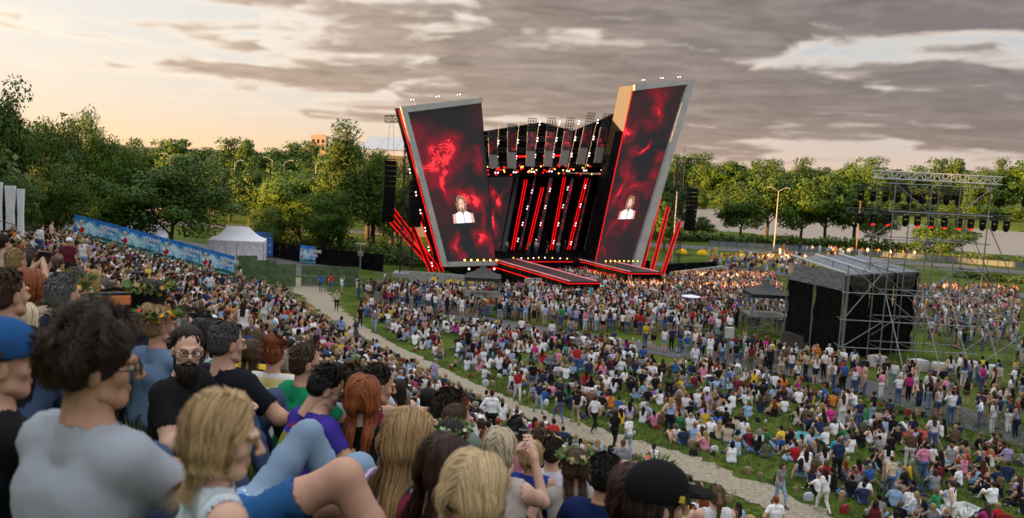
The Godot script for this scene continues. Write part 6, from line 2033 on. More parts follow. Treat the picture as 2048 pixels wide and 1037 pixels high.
	hedge([Vector2(-36.0, -62.0), Vector2(-35.0, -44.0), Vector2(-33.0, -24.0), Vector2(-31.0, -4.0), Vector2(-30.0, 14.0), Vector2(-27.0, 34.0)], 3.0, 5.5, "unseen thicket added along the hilltop west of the slope to block low sun", "bushes", 5.0, 1.8)  # added out of view to stop low sun passing under the crowns
	hedge([Vector2(-60.0, -96.0), Vector2(-63.0, -110.0), Vector2(-66.0, -126.0)], 3.0, 5.0, "thicket added beyond the white marquee to block low sun", "bushes", 4.0, 1.4)  # added to keep low sun off the black scrim fence
	hedge([Vector2(-36.0, -122.0), Vector2(-26.0, -116.0), Vector2(-17.0, -112.0), Vector2(-11.0, -110.0)], 3.6, 3.0, "dark undergrowth behind the black scrim fence", "bushes", 3.0, 1.1)
	hedge([Vector2(-125.0, -205.0), Vector2(-70.0, -204.0), Vector2(-30.0, -200.0)], 4.2, 4.0, "bushes along the edge of the car park", "bushes", 2.0)
	hedge([Vector2(-60.0, -232.0), Vector2(0.0, -200.0), Vector2(26.0, -188.0)], 8.0, 5.0, "tall thicket behind the stage", "bushes", 3.0)
	# --- cars, hall and far house
	car(Vector3(-67.2, GY + 0.06, -222.0), 0.9, lin(0.42, 0.43, 0.44), "silver car parked beyond the round tree")
	car(Vector3(-64.8, GY + 0.06, -223.0), 0.8, lin(0.68, 0.68, 0.68), "white car parked beside the silver one")
	o = thing("market_hall", "wide low hall with pale blue metal roof behind the stage", "building")
	mb = MB.new()
	mb.box(Vector3(-8, -6.0, -158), Vector3(34, 13.4, 14))
	part("wall", mb.mesh(), mat("grey hall wall", lin(0.16, 0.16, 0.16), 0.8), o)
	for i in 12:
		mb = MB.new()
		var x0 := -26.0 + i * 3.0
		mb.slab(PackedVector3Array([Vector3(x0, 1.6 + i * 0.05, -149.0), Vector3(x0 + 2.9, 1.6 + i * 0.05, -149.0), Vector3(x0 + 2.9, 3.9 + i * 0.12, -158.0), Vector3(x0, 3.9 + i * 0.12, -158.0)]), 0.2)
		part("roof_sheet", mb.mesh(), mat("pale blue metal roof", lin(0.30, 0.36, 0.43), 0.4, 0.3), o)
	o = thing("tower_block", "distant square tan building above the tree line", "building")
	mb = MB.new()
	mb.box(Vector3(-70.5, -2.8, -322), Vector3(5.4, 20, 5))
	part("wall", mb.mesh(), mat("tan render", lin(0.38, 0.30, 0.22), 0.85), o)
	mb = MB.new()
	mb.box(Vector3(-70.5, 7.35, -322), Vector3(3.0, 0.5, 3))
	part("roof", mb.mesh(), mat("tan render", lin(0.38, 0.30, 0.22), 0.85), o)
	for i in 2:
		for k in 3:
			mb = MB.new()
			mb.box(Vector3(-72.2 + k * 1.7, 5.2 - i * 2.6, -319.48), Vector3(0.8, 1.2, 0.06))
			part("window", mb.mesh(), mat("dark glass", lin(0.02, 0.022, 0.025), 0.1), o)

func camera_stand(base: Vector3, eave: float, deck: float, label: String, m: Material) -> void:
	var o := thing("camera_stand", label, "scaffold", T(base), "scaffold stands under black tents")
	var w := 1.35
	for sx in [-1, 1]:
		for sz in [-1, 1]:
			var mb := MB.new()
			mb.tube(Vector3(sx * w, 0, sz * w), Vector3(sx * w, eave - base.y, sz * w), 0.04, 0.04, 6)
			part("post", mb.mesh(), M.steel, o)
	for k in 2:
		for e in [-1, 1]:
			var y0 := 0.1 + k * 0.55
			var mb := MB.new()
			mb.tube(Vector3(-w, y0, e * w), Vector3(w, y0 + 0.6, e * w), 0.025, 0.025, 5); mb.tube(Vector3(w, y0, e * w), Vector3(-w, y0 + 0.6, e * w), 0.025, 0.025, 5)
			mb.tube(Vector3(e * w, y0, -w), Vector3(e * w, y0 + 0.6, w), 0.025, 0.025, 5)
			part("brace", mb.mesh(), M.steel, o)
	var d := MB.new()
	d.box(Vector3(0, deck - base.y, 0), Vector3(w * 2.2, 0.12, w * 2.2))
	part("deck", d.mesh(), mat("grey ply", lin(0.22, 0.21, 0.20), 0.8), o)
	for y in [0.5, 1.0]:
		for e in [-1, 1]:
			d = MB.new()
			d.tube(Vector3(-w, deck - base.y + y, e * w), Vector3(w, deck - base.y + y, e * w), 0.022, 0.022, 5); d.tube(Vector3(e * w, deck - base.y + y, -w), Vector3(e * w, deck - base.y + y, w), 0.022, 0.022, 5)
			part("guard_rail", d.mesh(), M.steel, o)
	popup("black_tent", "black pop-up tent roof on the %s" % ("stand before the stage" if base.x < 5 else "stand beside the black platform"), base + Vector3(0, deck - base.y + 0.06, 0), 3.0, 3.0, eave - deck, 0.95, 0.0, m, false)

func hedge(line: Array, w: float, h: float, label: String, category: String, dense := 1.0, big := 1.0) -> void:
	var r := RandomNumberGenerator.new()
	r.seed = int(absf(line[0].x * 13.0))
	var mb := MB.new()
	mb.use_c = true
	for i in line.size() - 1:
		var a: Vector2 = line[i]
		var b: Vector2 = line[i + 1]
		var n := int(a.distance_to(b) * (70.0 if a.length() < 130.0 else 34.0) * dense)
		for k in n:
			var p := a.lerp(b, r.randf())
			var an := r.randf() * PI
			var hh := h * (0.75 + 0.45 * noise.get_noise_2d(p.x * 0.35, p.y * 0.35))
			var rr := pow(r.randf(), 0.5)
			var q := Vector3(p.x + cos(an) * w * rr, land(p.x, p.y) + sin(an) * hh * rr, p.y + r.randf_range(-0.6, 0.6) * w)
			var out := Vector3(cos(an), sin(an), r.randf_range(-0.5, 0.8)).normalized()
			var face := (out + Vector3(r.randf_range(-1, 1), r.randf_range(-1, 1), r.randf_range(-1, 1)) * 0.8).normalized()
			var x := face.cross(Vector3(r.randf_range(-1, 1), r.randf_range(-1, 1), r.randf_range(-1, 1))).normalized()
			var y := face.cross(x)
			var l := r.randf_range(0.14, 0.32) * (1.0 if a.length() < 130.0 else 1.6) * big
			mb.col = Color(0.045, 0.085, 0.016).lerp(Color(0.095, 0.14, 0.028), r.randf())
			var s := mb.v.size()
			mb.vert(q - x * l, face); mb.vert(q - y * l * 0.55, face); mb.vert(q + x * l, face); mb.vert(q + y * l * 0.55, face)
			mb.tri(s, s + 2, s + 1); mb.tri(s, s + 3, s + 2)
	var o := part(numbered("hedge" if category == "hedge" else "undergrowth"), mb.mesh(), leaf_mat("leaves deep green", Color(1, 1, 1)), self)
	tag(o, label, category, "", "" if category == "hedge" else "stuff")

func make_blankets() -> void:
	var r := RandomNumberGenerator.new()
	r.seed = 31
	var cs := [["turquoise", Color(0.08, 0.36, 0.42)], ["pale blue", Color(0.35, 0.5, 0.62)], ["red checked", Color(0.42, 0.06, 0.07)], ["white", Color(0.6, 0.6, 0.58)], ["navy", Color(0.02, 0.03, 0.09)], ["purple", Color(0.2, 0.06, 0.28)]]
	var spots := [[14.0, -40.0], [17.2, -43.5], [11.0, -46.5], [18.6, -37.5], [15.5, -33.6], [8.4, -47.0], [4.0, -53.0], [12.6, -50.5], [19.6, -41.8], [16.6, -31.2], [6.6, -56.5], [0.0, -57.0]]
	for i in spots.size():
		var q: Array = cs[i % cs.size()]
		var mb := MB.new()
		for y in 7:
			for x in 9:
				var px := (x - 4) * 0.22 + r.randf_range(-0.02, 0.02)
				var pz := (y - 3) * 0.22 + r.randf_range(-0.02, 0.02)
				mb.vert(Vector3(px, 0.03 + 0.025 * r.randf(), pz), Vector3.UP)
		for y in 6:
			for x in 8:
				var k := y * 9 + x
				mb.tri(k, k + 1, k + 9); mb.tri(k + 1, k + 10, k + 9)
		smooth(mb, Vector3.UP)
		solo("picnic_blanket", mb.mesh(), cloth("blanket " + q[0], q[1]), "%s picnic blanket spread on the lawn, %s of the twelve from the dirt path" % [q[0], NTH[i]], "blanket", T(on_land(spots[i][0], spots[i][1]), r.randf() * 3.0), "picnic blankets")
	# bags, cups and wrappers left on the grass
	var b := MB.new()
	b.box(Vector3(0, 0.09, 0), Vector3(0.26, 0.18, 0.14)); b.box(Vector3(0, 0.2, 0), Vector3(0.18, 0.06, 0.1))
	var mm := MultiMesh.new()
	mm.transform_format = MultiMesh.TRANSFORM_3D
	mm.use_colors = true
	mm.mesh = b.mesh()
	mm.instance_count = 420
	for i in 420:
		var x := r.randf_range(-8.0, 22.0)
		var zz := r.randf_range(-66.0, -29.0)
		if path_side(x, zz) < 1.3: x += 3.0
		mm.set_instance_transform(i, Transform3D(Basis(Vector3.UP, r.randf() * TAU).scaled(Vector3.ONE * r.randf_range(0.35, 1.5)), on_land(x, zz)))
		mm.set_instance_color(i, [Color(0.02, 0.02, 0.022), Color(0.6, 0.6, 0.58), Color(0.05, 0.06, 0.12), Color(0.3, 0.22, 0.13), Color(0.25, 0.03, 0.03), Color(0.45, 0.5, 0.55)][r.randi() % 6])
	var o := MultiMeshInstance3D.new()
	o.name = "litter"
	o.multimesh = mm
	o.material_override = vc_mat("bags and cups", 0.8)
	add_child(o, true)
	tag(o, "scattered bags, cups and wrappers lying between the people on the lawn", "litter", "", "stuff")

# ---------------------------------------------------------------- the audience
const TOPS := [["white", 0.74, 0.74, 0.76, 31], ["black", 0.010, 0.010, 0.012, 22], ["navy", 0.02, 0.03, 0.075, 11], ["grey", 0.22, 0.22, 0.23, 8], ["light blue", 0.27, 0.40, 0.58, 7], ["blue", 0.03, 0.11, 0.36, 4], ["pink", 0.62, 0.22, 0.34, 4],
	["red", 0.42, 0.02, 0.025, 4], ["beige", 0.46, 0.37, 0.27, 7], ["olive", 0.10, 0.115, 0.055, 4], ["green", 0.03, 0.20, 0.08, 2], ["maroon", 0.13, 0.015, 0.03, 4], ["orange", 0.62, 0.20, 0.03, 2], ["yellow", 0.68, 0.47, 0.04, 2], ["magenta", 0.50, 0.03, 0.22, 2], ["brown", 0.13, 0.075, 0.045, 3], ["lilac", 0.42, 0.34, 0.58, 2], ["turquoise", 0.04, 0.33, 0.42, 1]]
const BOTS := [["blue jeans", 0.075, 0.12, 0.23, 30], ["black trousers", 0.014, 0.014, 0.016, 22], ["pale jeans", 0.26, 0.36, 0.48, 16], ["navy trousers", 0.022, 0.03, 0.06, 10], ["beige trousers", 0.40, 0.32, 0.22, 10], ["white trousers", 0.66, 0.66, 0.66, 8], ["olive trousers", 0.09, 0.095, 0.05, 4]]
const HAIRS := [["dark", 0.022, 0.013, 0.008, 34], ["brown", 0.06, 0.033, 0.017, 24], ["blond", 0.33, 0.22, 0.10, 18], ["black", 0.008, 0.007, 0.007, 10], ["fair", 0.15, 0.09, 0.045, 12], ["grey", 0.22, 0.21, 0.20, 4], ["red", 0.20, 0.05, 0.015, 4]]
const CUTS := [["short", 34], ["long", 30], ["bob", 8], ["bun", 7], ["tail", 10], ["cap", 6]]
const DOWN := {"sit_knees": "knees up", "sit_cross": "cross-legged", "sit_lean": "leaning back", "sit_side": "sitting sideways", "sit_phone": "sitting filming", "stand": "standing", "stand_crossed": "arms folded", "stand_phone": "standing filming", "stand_hip": "hand on hip", "walk": "walking", "arms_up": "standing arms raised"}
var crowd := []
var fg_spots := []          # Vector3 places already taken by the people close to the camera

func pick(list: Array, r: RandomNumberGenerator) -> int:
	var sum := 0.0
	for e in list: sum += e[-1]
	var x := r.randf() * sum
	for i in list.size():
		x -= list[i][-1]
		if x <= 0.0: return i
	return 0

func add_person(p: Vector3, yaw: float, kind: String, zone: String, r: RandomNumberGenerator, o := {}) -> void:
	for q in fg_spots:
		if Vector2(q.x - p.x, q.z - p.z).length() < 0.62: return
	var cut: String = CUTS[pick(CUTS, r)][0]
	var fem := cut in ["long", "bob", "bun", "tail"]
	var outs := ["tee_long", "tee_long", "full", "tee_shorts"] if not fem else ["tee_long", "tank_long", "tank_shorts", "dress", "full"]
	var out: String = outs[r.randi() % outs.size()]
	var t: int = o.get("top", pick(TOPS, r))
	crowd.append({"p": p, "yaw": yaw, "pose": kind, "out": o.get("out", out), "top": t, "bot": o.get("bot", pick(BOTS, r)), "cut": o.get("cut", cut), "hair": o.get("hair", pick(HAIRS, r)), "skin": r.randi() % 4 if r.randf() < 0.3 else r.randi() % 3,
		"sc": r.randf_range(0.9, 1.05) * o.get("sc", 1.0), "zone": zone, "slope": o.get("slope", 0), "vest": o.get("vest", false)})

func face_stage(p: Vector3) -> float:
	return atan2(-(5.0 - p.x), -(-100.0 - p.z))

func inside(p: Vector2, poly: PackedVector2Array) -> bool:
	return Geometry2D.is_point_in_polygon(p, poly)

func scatter(pl: Array, sp: float, zone: String, sitting: bool, keep: float, seed_: int) -> void:
	var r := RandomNumberGenerator.new()
	r.seed = seed_
	var poly := PackedVector2Array()
	var lo := Vector2(1e9, 1e9)
	var hi := -lo
	for q in pl:
		var v := Vector2(q[0], q[1])
		poly.append(v); lo = lo.min(v); hi = hi.max(v)
	var z := hi.y
	var row := 0
	while z > lo.y:
		var x := lo.x + (row % 2) * sp * 0.5
		while x < hi.x:
			var p := Vector2(x + r.randf_range(-0.34, 0.34) * sp, z + r.randf_range(-0.34, 0.34) * sp)
			x += sp
			if r.randf() > keep or not inside(p, poly): continue
			# gaps and clumps
			if noise2.get_noise_2d(p.x * 0.2, p.y * 0.2) < -0.24 and sitting: continue
			if blocked(p) or path_side(p.x, p.y) < 1.75: continue
			var pos := on_land(p.x, p.y)
			var kinds := ["sit_knees", "sit_cross", "sit_lean", "sit_side", "sit_phone", "sit_knees", "sit_cross"] if sitting else ["stand", "stand_crossed", "stand_phone", "stand_hip", "stand", "stand", "arms_up" if r.randf() < 0.25 else "stand"]
			if sitting and r.randf() < 0.045: kinds = ["stand", "stand_hip", "walk"]
			var k: String = kinds[r.randi() % kinds.size()]
			add_person(pos, face_stage(pos) + r.randfn(0.0, 0.38), k, zone, r)
		z -= sp * 0.87
		row += 1

func blocked(p: Vector2) -> bool:
	# built things that people cannot stand in, in plan
	for c in [[22.6, -63.2, 6.2], [27.0, -65.0, 6.0], [-2.35, -75.5, 2.3], [20.2, -70.5, 2.3], [30.0, -60.5, 4.6]]:
		if Vector2(p.x - c[0], p.y - c[1]).length() < c[2]: return true
	var q := S.affine_inverse() * Vector3(p.x, 0, p.y)
	if q.z < -0.2 and q.x > -14.0 and q.x < 24.0: return true
	if q.x > -1.0 and q.x < 3.4 and q.z < 17.8: return true
	if q.x > 10.1 and q.x < 15.1 and q.z < 10.8: return true
	if p.x < -3.5 and p.x > -11.0 and absf(p.y + 89.0) < 1.4: return true
	return false

func make_crowd_list() -> void:
	var r := RandomNumberGenerator.new()
	r.seed = 404
	# seated on the slope, row upon row, in the slope's own directions
	var t := 7.6
	while t < 84.0:
		var s := 1.4 + r.randf() * 0.5
		var row_sp := 0.92 if t < 40.0 else 1.0
		while s < 26.0:
			var ss := s + r.randf_range(-0.25, 0.25)
			var tt := t + r.randf_range(-0.3, 0.3)
			s += 0.80 if t < 45.0 else 0.9
			var x := 3.9 + ss * -0.888 - (tt - 32.84) * 0.46
			var z := -39.0 + ss * 0.46 - (tt - 32.84) * 0.888
			# the trodden gaps: near the path, by the banners, at the far foot of the slope
			if ss < 1.3 + 2.8 * smoothstep(48.0, 66.0, tt) + noise.get_noise_2d(tt * 0.3, 1.0): continue
			if path_side(x, z) < 2.9: continue
			if z < -77.5 or tt > 78.0 or ss > 23.5: continue
			if tt > 56.0 and ss > 8.0 and z < -73.0 + 2.5 * noise.get_noise_2d(x * 0.3, 5.0): continue
			if noise2.get_noise_2d(x * 0.30 + 9.0, z * 0.30) < -0.42: continue
			var pos := on_land(x, z)
			var d := Vector2(x, z).length()
			if d < 8.6: continue
			if pos.y > -0.05 * d - 0.9 and d < 14.0: continue
			var kinds := ["sit_knees", "sit_cross", "sit_lean", "sit_side", "sit_phone", "sit_knees"]
			var k: String = kinds[r.randi() % kinds.size()]
			if d > 26.0 and r.randf() < 0.025: k = "stand_hip"
			add_person(pos, face_stage(pos) + r.randfn(0.0, 0.35) - 0.1, k, "slope", r, {"slope": 1})
		t += row_sp
	scatter([[-13.0, -75.5], [-4.5, -68.8], [5.0, -63.8], [3.0, -52.0], [-2.4, -51.4], [-5.4, -56.0], [-9.8, -64.6]], 0.80, "lawn", true, 0.95, 11)
	scatter([[5.0, -63.8], [10.5, -58.4], [16.0, -52.6], [12.0, -44.0], [6.4, -39.2], [3.6, -41.8], [0.4, -46.0], [-2.6, -51.0], [3.0, -52.0]], 0.80, "lawn", true, 0.84, 12)
	scatter([[16.0, -52.4], [19.4, -47.0], [22.6, -40.0], [21.0, -27.5], [13.2, -26.5], [11.8, -31.6], [9.0, -36.0], [6.4, -39.0], [12.0, -44.0]], 0.80, "lawn", true, 0.80, 13)
	scatter([[-13.8, -79.0], [-10.2, -82.3], [-5.2, -82.5], [1.6, -86.8], [8.7, -92.3], [17.6, -102.8], [24.9, -110.6], [33.0, -113.0], [24.5, -72.9], [16.0, -66.9], [8.1, -66.0], [1.3, -69.4], [-4.6, -71.2], [-9.6, -73.4]], 0.86, "arena", false, 0.93, 14)
	scatter([[1.5, -89.5], [6.4, -104.5], [11.6, -106.0], [15.5, -99.8], [9.0, -93.5]], 0.8, "pit", false, 0.95, 15)
	scatter([[34.5, -66.3], [40.5, -69.7], [62.5, -110.4], [53.7, -113.2], [40.9, -95.0], [33.0, -84.0]], 1.15, "river side", false, 0.72, 16)
	scatter([[8.2, -62.9], [19.7, -59.3], [23.8, -54.3], [27.5, -44.8], [29.7, -33.0], [25.0, -38.0], [21.5, -44.7], [17.6, -52.2], [12.1, -57.0]], 1.0, "walkway", false, 0.78, 17)
	scatter([[26.5, -56.0], [33.0, -58.0], [38.0, -66.0], [33.5, -48.0], [29.0, -46.0]], 1.0, "walkway", false, 0.75, 18)
	scatter([[26.0, -118.0], [40.0, -122.0], [47.0, -140.0], [46.0, -152.0], [36.0, -140.0], [27.0, -126.0]], 1.5, "road", false, 0.6, 19)
	scatter([[48.0, -157.6], [72.0, -160.0], [72.0, -162.0], [48.0, -160.5]], 1.4, "road", false, 0.7, 20)
	scatter([[-16.6, -80.5], [-12.5, -85.0], [-7.0, -84.5], [-10.0, -79.5]], 1.5, "stage edge", false, 0.55, 21)
	for i in 9: add_person(Vector3(-7.6 + 0.5 * i + r.randf(), GY + 0.3, -84.0 - r.randf() * 3.0), face_stage(Vector3.ZERO) + PI + r.randf_range(-0.6, 0.6), "stand_crossed", "stage edge", r, {"top": 13, "bot": 1, "vest": true})
	for i in 46: add_person(on_land(30.0 + r.randf() * 14.0, -122.0 - r.randf() * 22.0), r.randf() * TAU, "stand", "road", r, {"top": 13, "vest": true})
	# walkers on the sandy path
	var walkers := [[5.1, -35.6, 0.5, 0, 2, "short", 2], [4.6, -36.3, -0.6, 1, 1, "long", 0], [2.5, -40.1, 0.4, 1, 0, "short", 0], [1.6, -41.7, 3.6, 2, 2, "short", 0], [0.6, -43.6, 3.4, 7, 5, "long", 1], [9.8, -30.6, 3.5, 3, 2, "long", 1], [11.2, -30.1, 0.3, 0, 5, "long", 0], [4.0, -38.9, -0.7, 0, 1, "short", 1], [3.3, -40.2, 0.3, 1, 4, "short", 0],
		[-17.4, -81.8, 0.2, 5, 0, "short", 1], [-16.6, -82.4, 0.4, 7, 0, "short", 0], [-10.4, -62.2, 3.4, 1, 1, "short", 3], [-9.2, -61.0, 3.2, 3, 2, "cap", 1], [-13.6, -70.0, 0.2, 8, 1, "long", 2]]
	for w in walkers: add_person(on_land(w[0], w[1], 0.03), w[2], "walk", "path", r, {"top": w[3], "bot": w[4], "cut": w[5], "hair": w[6], "out": "tee_long"})
	# musicians on the stage
	for i in 6: add_person(S * Vector3(4.2 + i * 1.7 + r.randf(), DECK + 0.02, -6.0 - r.randf() * 3.0), 2.7 + r.randf_range(-0.4, 0.4), ["stand", "stand_crossed", "stand_hip"][i % 3], "stage", r, {"top": [8, 12, 0, 1, 0, 1][i]})
	# people in the deck chairs
	for i in 11:
		var x := -41.0 + i * 0.72 + 0.72
		add_person(on_land(x, -95.5 + ((i + 1) % 2) * 1.6 + (i + 1) * 0.12, 0.30), -0.5, "sit_lean", "deck chairs", r)

func seen(p: Vector3, m: float) -> bool:
	var pt := atan(185.5 / 1800.0)
	var rl := atan(0.053)
	var up := Vector3(0, cos(pt), -sin(pt))
	var rt := Vector3.RIGHT * cos(rl) + up * sin(rl)
	var u2 := Vector3.RIGHT * -sin(rl) + up * cos(rl)
	var d := -p.dot(rt.cross(u2))
	if d < 0.5: return false
	var x := p.dot(rt) / d * 1800.0
	var y := p.dot(u2) / d * 1800.0
	return absf(x) < 1024.0 * m and absf(y) < 518.0 * m

var proto := {}
func body_proto(kind: String, slope: int, out: String, lod: int) -> Dictionary:
	var nk := "%s %d %d" % [kind, slope, lod]
	if not proto.has(nk):
		var j := pose(kind, 0.26 * slope)
		proto[nk] = {"j": j, "net": body_sdf(j, 0.019 if lod == 0 else 0.036, {}).nets()}
	var k := nk + " " + out
	if not proto.has(k):
		proto[k] = {"m": dress(proto[nk].net, out, 0.006 if lod == 0 else 0.0), "j": proto[nk].j}
		if lod == 0:
			# the whole body, drawn in a little where clothes cover it
			var net: Array = proto[nk].net
			var vs: PackedVector3Array = net[0].duplicate()
			for i in vs.size():
				if OUTFITS[out][net[2][i]] != 0: vs[i] -= net[1][i] * 0.012
			var mb := MB.new()
			for i in vs.size(): mb.vert(vs[i], net[1][i])
			var qs: PackedInt32Array = net[3]
			for q in range(0, qs.size(), 4):
				mb.tri(qs[q], qs[q + 2], qs[q + 1]); mb.tri(qs[q], qs[q + 3], qs[q + 2])
			proto[k].m.append(mb.mesh())
	return proto[k]

func hair_proto(cut: String, lod: int) -> Mesh:
	var k := "hair %s %d" % [cut, lod]
	if not proto.has(k):
		var mb: MB
		if cut == "cap": mb = cap_shell(0.011 if lod == 0 else 0.022)
		else:
			mb = hair_shell(cut, 0.012 if lod == 0 else 0.024)
			mb.use_c = true
			for i in mb.v.size(): mb.c.append(Color(0.8, 0.8, 0.8))
			if lod == 0:
				var st := strands("long" if cut in ["long", "bob"] else "short", 700, 0.40 if cut == "long" else 0.22 if cut == "bob" else 0.03, 0.007, [Color(0.6, 0.6, 0.6), Color(1.25, 1.25, 1.25)], 7)
				mb.add(st)
			else: mb.use_c = false
		proto[k] = mb.mesh()
	return proto[k]

func col3(e: Array) -> Color:
	return Color(e[1], e[2], e[3])

func make_crowd() -> void:
	make_crowd_list()
	var far := []
	var near := []
	for c in crowd:
		if not seen(c.p + Vector3(0, 0.6, 0), 1.22): continue
		var d: float = c.p.length()
		if not seen(c.p + Vector3(0, 0.6, 0), 0.99): d += 1000.0
		c.d = d
		near.append(c)
	near.sort_custom(func(a, b): return a.d < b.d)
	var limit := 262
	# everyone close is a person of their own
	var used := {}
	for i in mini(limit, near.size()):
		var c: Dictionary = near[i]
		var label := label_of(c)
		var tries := 0
		while used.has(label) and tries < 60:
			c.top = (c.top + 1 + tries) % TOPS.size()
			if tries % 3 == 2: c.bot = (c.bot + 1) % BOTS.size()
			label = label_of(c)
			tries += 1
		used[label] = true
		one_person(c, label)
	far = near.slice(limit)
	# the rest of the crowd reads as one mass
	var root := thing("crowd", "dense mass of seated and standing spectators filling the slope and the lawn", "crowd")
	root.set_meta("kind", "stuff")
	var sets := {}
	for c in far:
		var tr := Transform3D(Basis(Vector3.UP, c.yaw).scaled(Vector3.ONE * c.sc), c.p)
		var bp := body_proto(c.pose, c.slope, c.out, 1)
		var cs := [skin_mat(c.skin).albedo_color.srgb_to_linear(), col3(TOPS[c.top]), col3(BOTS[c.bot]), Color(0.25, 0.25, 0.25) if c.bot % 2 else Color(0.04, 0.04, 0.045)]
		var vary: float = 0.8 + 0.4 * fposmod(c.p.x * 7.31 + c.p.z * 3.7, 1.0)
		for r in 4:
			var m: Mesh = bp.m[r]
			if m.get_surface_count() == 0: continue
			if not sets.has(m): sets[m] = [["skin", "shirt", "trousers", "shoe"][r], [], []]
			sets[m][1].append(tr)
			var q: Color = cs[r]
			sets[m][2].append(Color(q.r * vary, q.g * vary, q.b * vary))
		var hm := hair_proto(c.cut, 1)
		if not sets.has(hm): sets[hm] = ["hair", [], []]
		sets[hm][1].append(tr * Transform3D(Basis(), bp.j.head))
		sets[hm][2].append(col3(TOPS[(c.top * 7 + 3) % 4]) if c.cut == "cap" else col3(HAIRS[c.hair]))
	var cm := vc_mat("crowd cloth", 0.85)
	for m in sets:
		var e: Array = sets[m]
		var mm := MultiMesh.new()
		mm.transform_format = MultiMesh.TRANSFORM_3D
		mm.use_colors = true
		mm.mesh = m
		mm.instance_count = e[1].size()
		for i in e[1].size():
			mm.set_instance_transform(i, e[1][i])
			mm.set_instance_color(i, e[2][i])
		var mi := MultiMeshInstance3D.new()
		mi.name = e[0]
		mi.multimesh = mm
		mi.material_override = cm
		root.add_child(mi, true)
	print("people ", near.size(), " single ", mini(limit, near.size()))

const WHERE := {"slope": "on the grassy slope", "lawn": "on the lawn beyond the path", "path": "on the sandy path", "walkway": "by the asphalt walkway", "arena": "before the stage", "river side": "beside the black platform"}
func label_of(c: Dictionary) -> String:
	var hair: String = "%s cap" % TOPS[(c.top * 7 + 3) % 4][0] if c.cut == "cap" else "%s %s" % [{"short": "short", "long": "long", "bob": "bobbed", "bun": "bunned", "tail": "ponytailed"}[c.cut], HAIRS[c.hair][0] + " hair"]
	if c.out == "dress": return "person in %s dress, %s, %s %s" % [TOPS[c.top][0], hair, DOWN[c.pose], WHERE.get(c.zone, "near the stage")]
	var b: String = BOTS[c.bot][0]
	if c.out.ends_with("shorts"): b = b.replace("trousers", "shorts").replace("jeans", "shorts")
	return "person in %s %s and %s, %s, %s %s" % [TOPS[c.top][0], "vest" if c.out.begins_with("tank") else "jumper" if c.out.begins_with("full") else "t-shirt", b, hair, DOWN[c.pose], WHERE.get(c.zone, "near the stage").replace("on the lawn beyond the path", "on the lawn").replace("on the grassy slope", "on the slope").replace("by the asphalt walkway", "by the walkway")]

func one_person(c: Dictionary, label: String) -> void:
	var bp := body_proto(c.pose, c.slope, c.out, 0)
	var groups := {"slope": "people seated on the slope", "lawn": "people on the lawn", "path": "people walking on the path"}
	var o := thing("person", label, "person", Transform3D(Basis(Vector3.UP, c.yaw).scaled(Vector3.ONE * c.sc), c.p), groups.get(c.zone, "people standing in the arena"))
	part("body", bp.m[4], skin_mat(c.skin), o)
	var t: Array = TOPS[c.top]
	part("dress" if c.out == "dress" else "shirt", bp.m[1], cloth(t[0], col3(t)), o)
	var b: Array = BOTS[c.bot]
	if bp.m[2].get_surface_count(): part("trousers", bp.m[2], cloth(b[0], col3(b)), o)
	part("shoes", bp.m[3], cloth("white shoe", Color(0.6, 0.6, 0.6)) if c.bot % 2 else cloth("dark shoe", Color(0.03, 0.03, 0.035)), o)
	var head := Transform3D(Basis(), bp.j.head)
	if c.cut == "cap":
		part("cap", hair_proto("cap", 0), cloth(TOPS[(c.top * 7 + 3) % 4][0], col3(TOPS[(c.top * 7 + 3) % 4])), o, head)
		part("hair", hair_proto("short", 0), hair_mat(c.hair), o, head.scaled_local(Vector3(0.97, 0.9, 0.97)))
	else: part("hair", hair_proto(c.cut, 0), hair_mat(c.hair), o, head)
	if c.pose.ends_with("phone"):
		if not meshes.has("phone"):
			var mb := MB.new()
			mb.box(Vector3.ZERO, Vector3(0.075, 0.15, 0.01))
			meshes["phone"] = mb.mesh()
		var w: Vector3 = (bp.j.wrl + bp.j.wrr) * 0.5
		part("phone", meshes["phone"], mat("phone black", lin(0.01, 0.01, 0.012), 0.2), o, Transform3D(Basis(Vector3(0, 0, 1), PI * 0.5), w + Vector3(0, 0.12, -0.07)))
	if c.cut == "long" and c.hair in [1, 2, 4] and int(absf(c.p.x * 10.0)) % 4 == 0:
		if not meshes.has("wreath"): meshes["wreath"] = wreath_mesh(3, [Color(0.7, 0.7, 0.66), Color(0.7, 0.4, 0.05), Color(0.55, 0.06, 0.08), Color(0.6, 0.5, 0.1)])
		part("flower_wreath", meshes["wreath"], vc_mat("wreath", 0.7), o, head)

func hair_mat(i: int) -> StandardMaterial3D:
	var h: Array = HAIRS[i]
	var m := vc_mat("hair " + h[0], 0.5)
	m.albedo_color = Color(h[1], h[2], h[3]).linear_to_srgb()
	return m

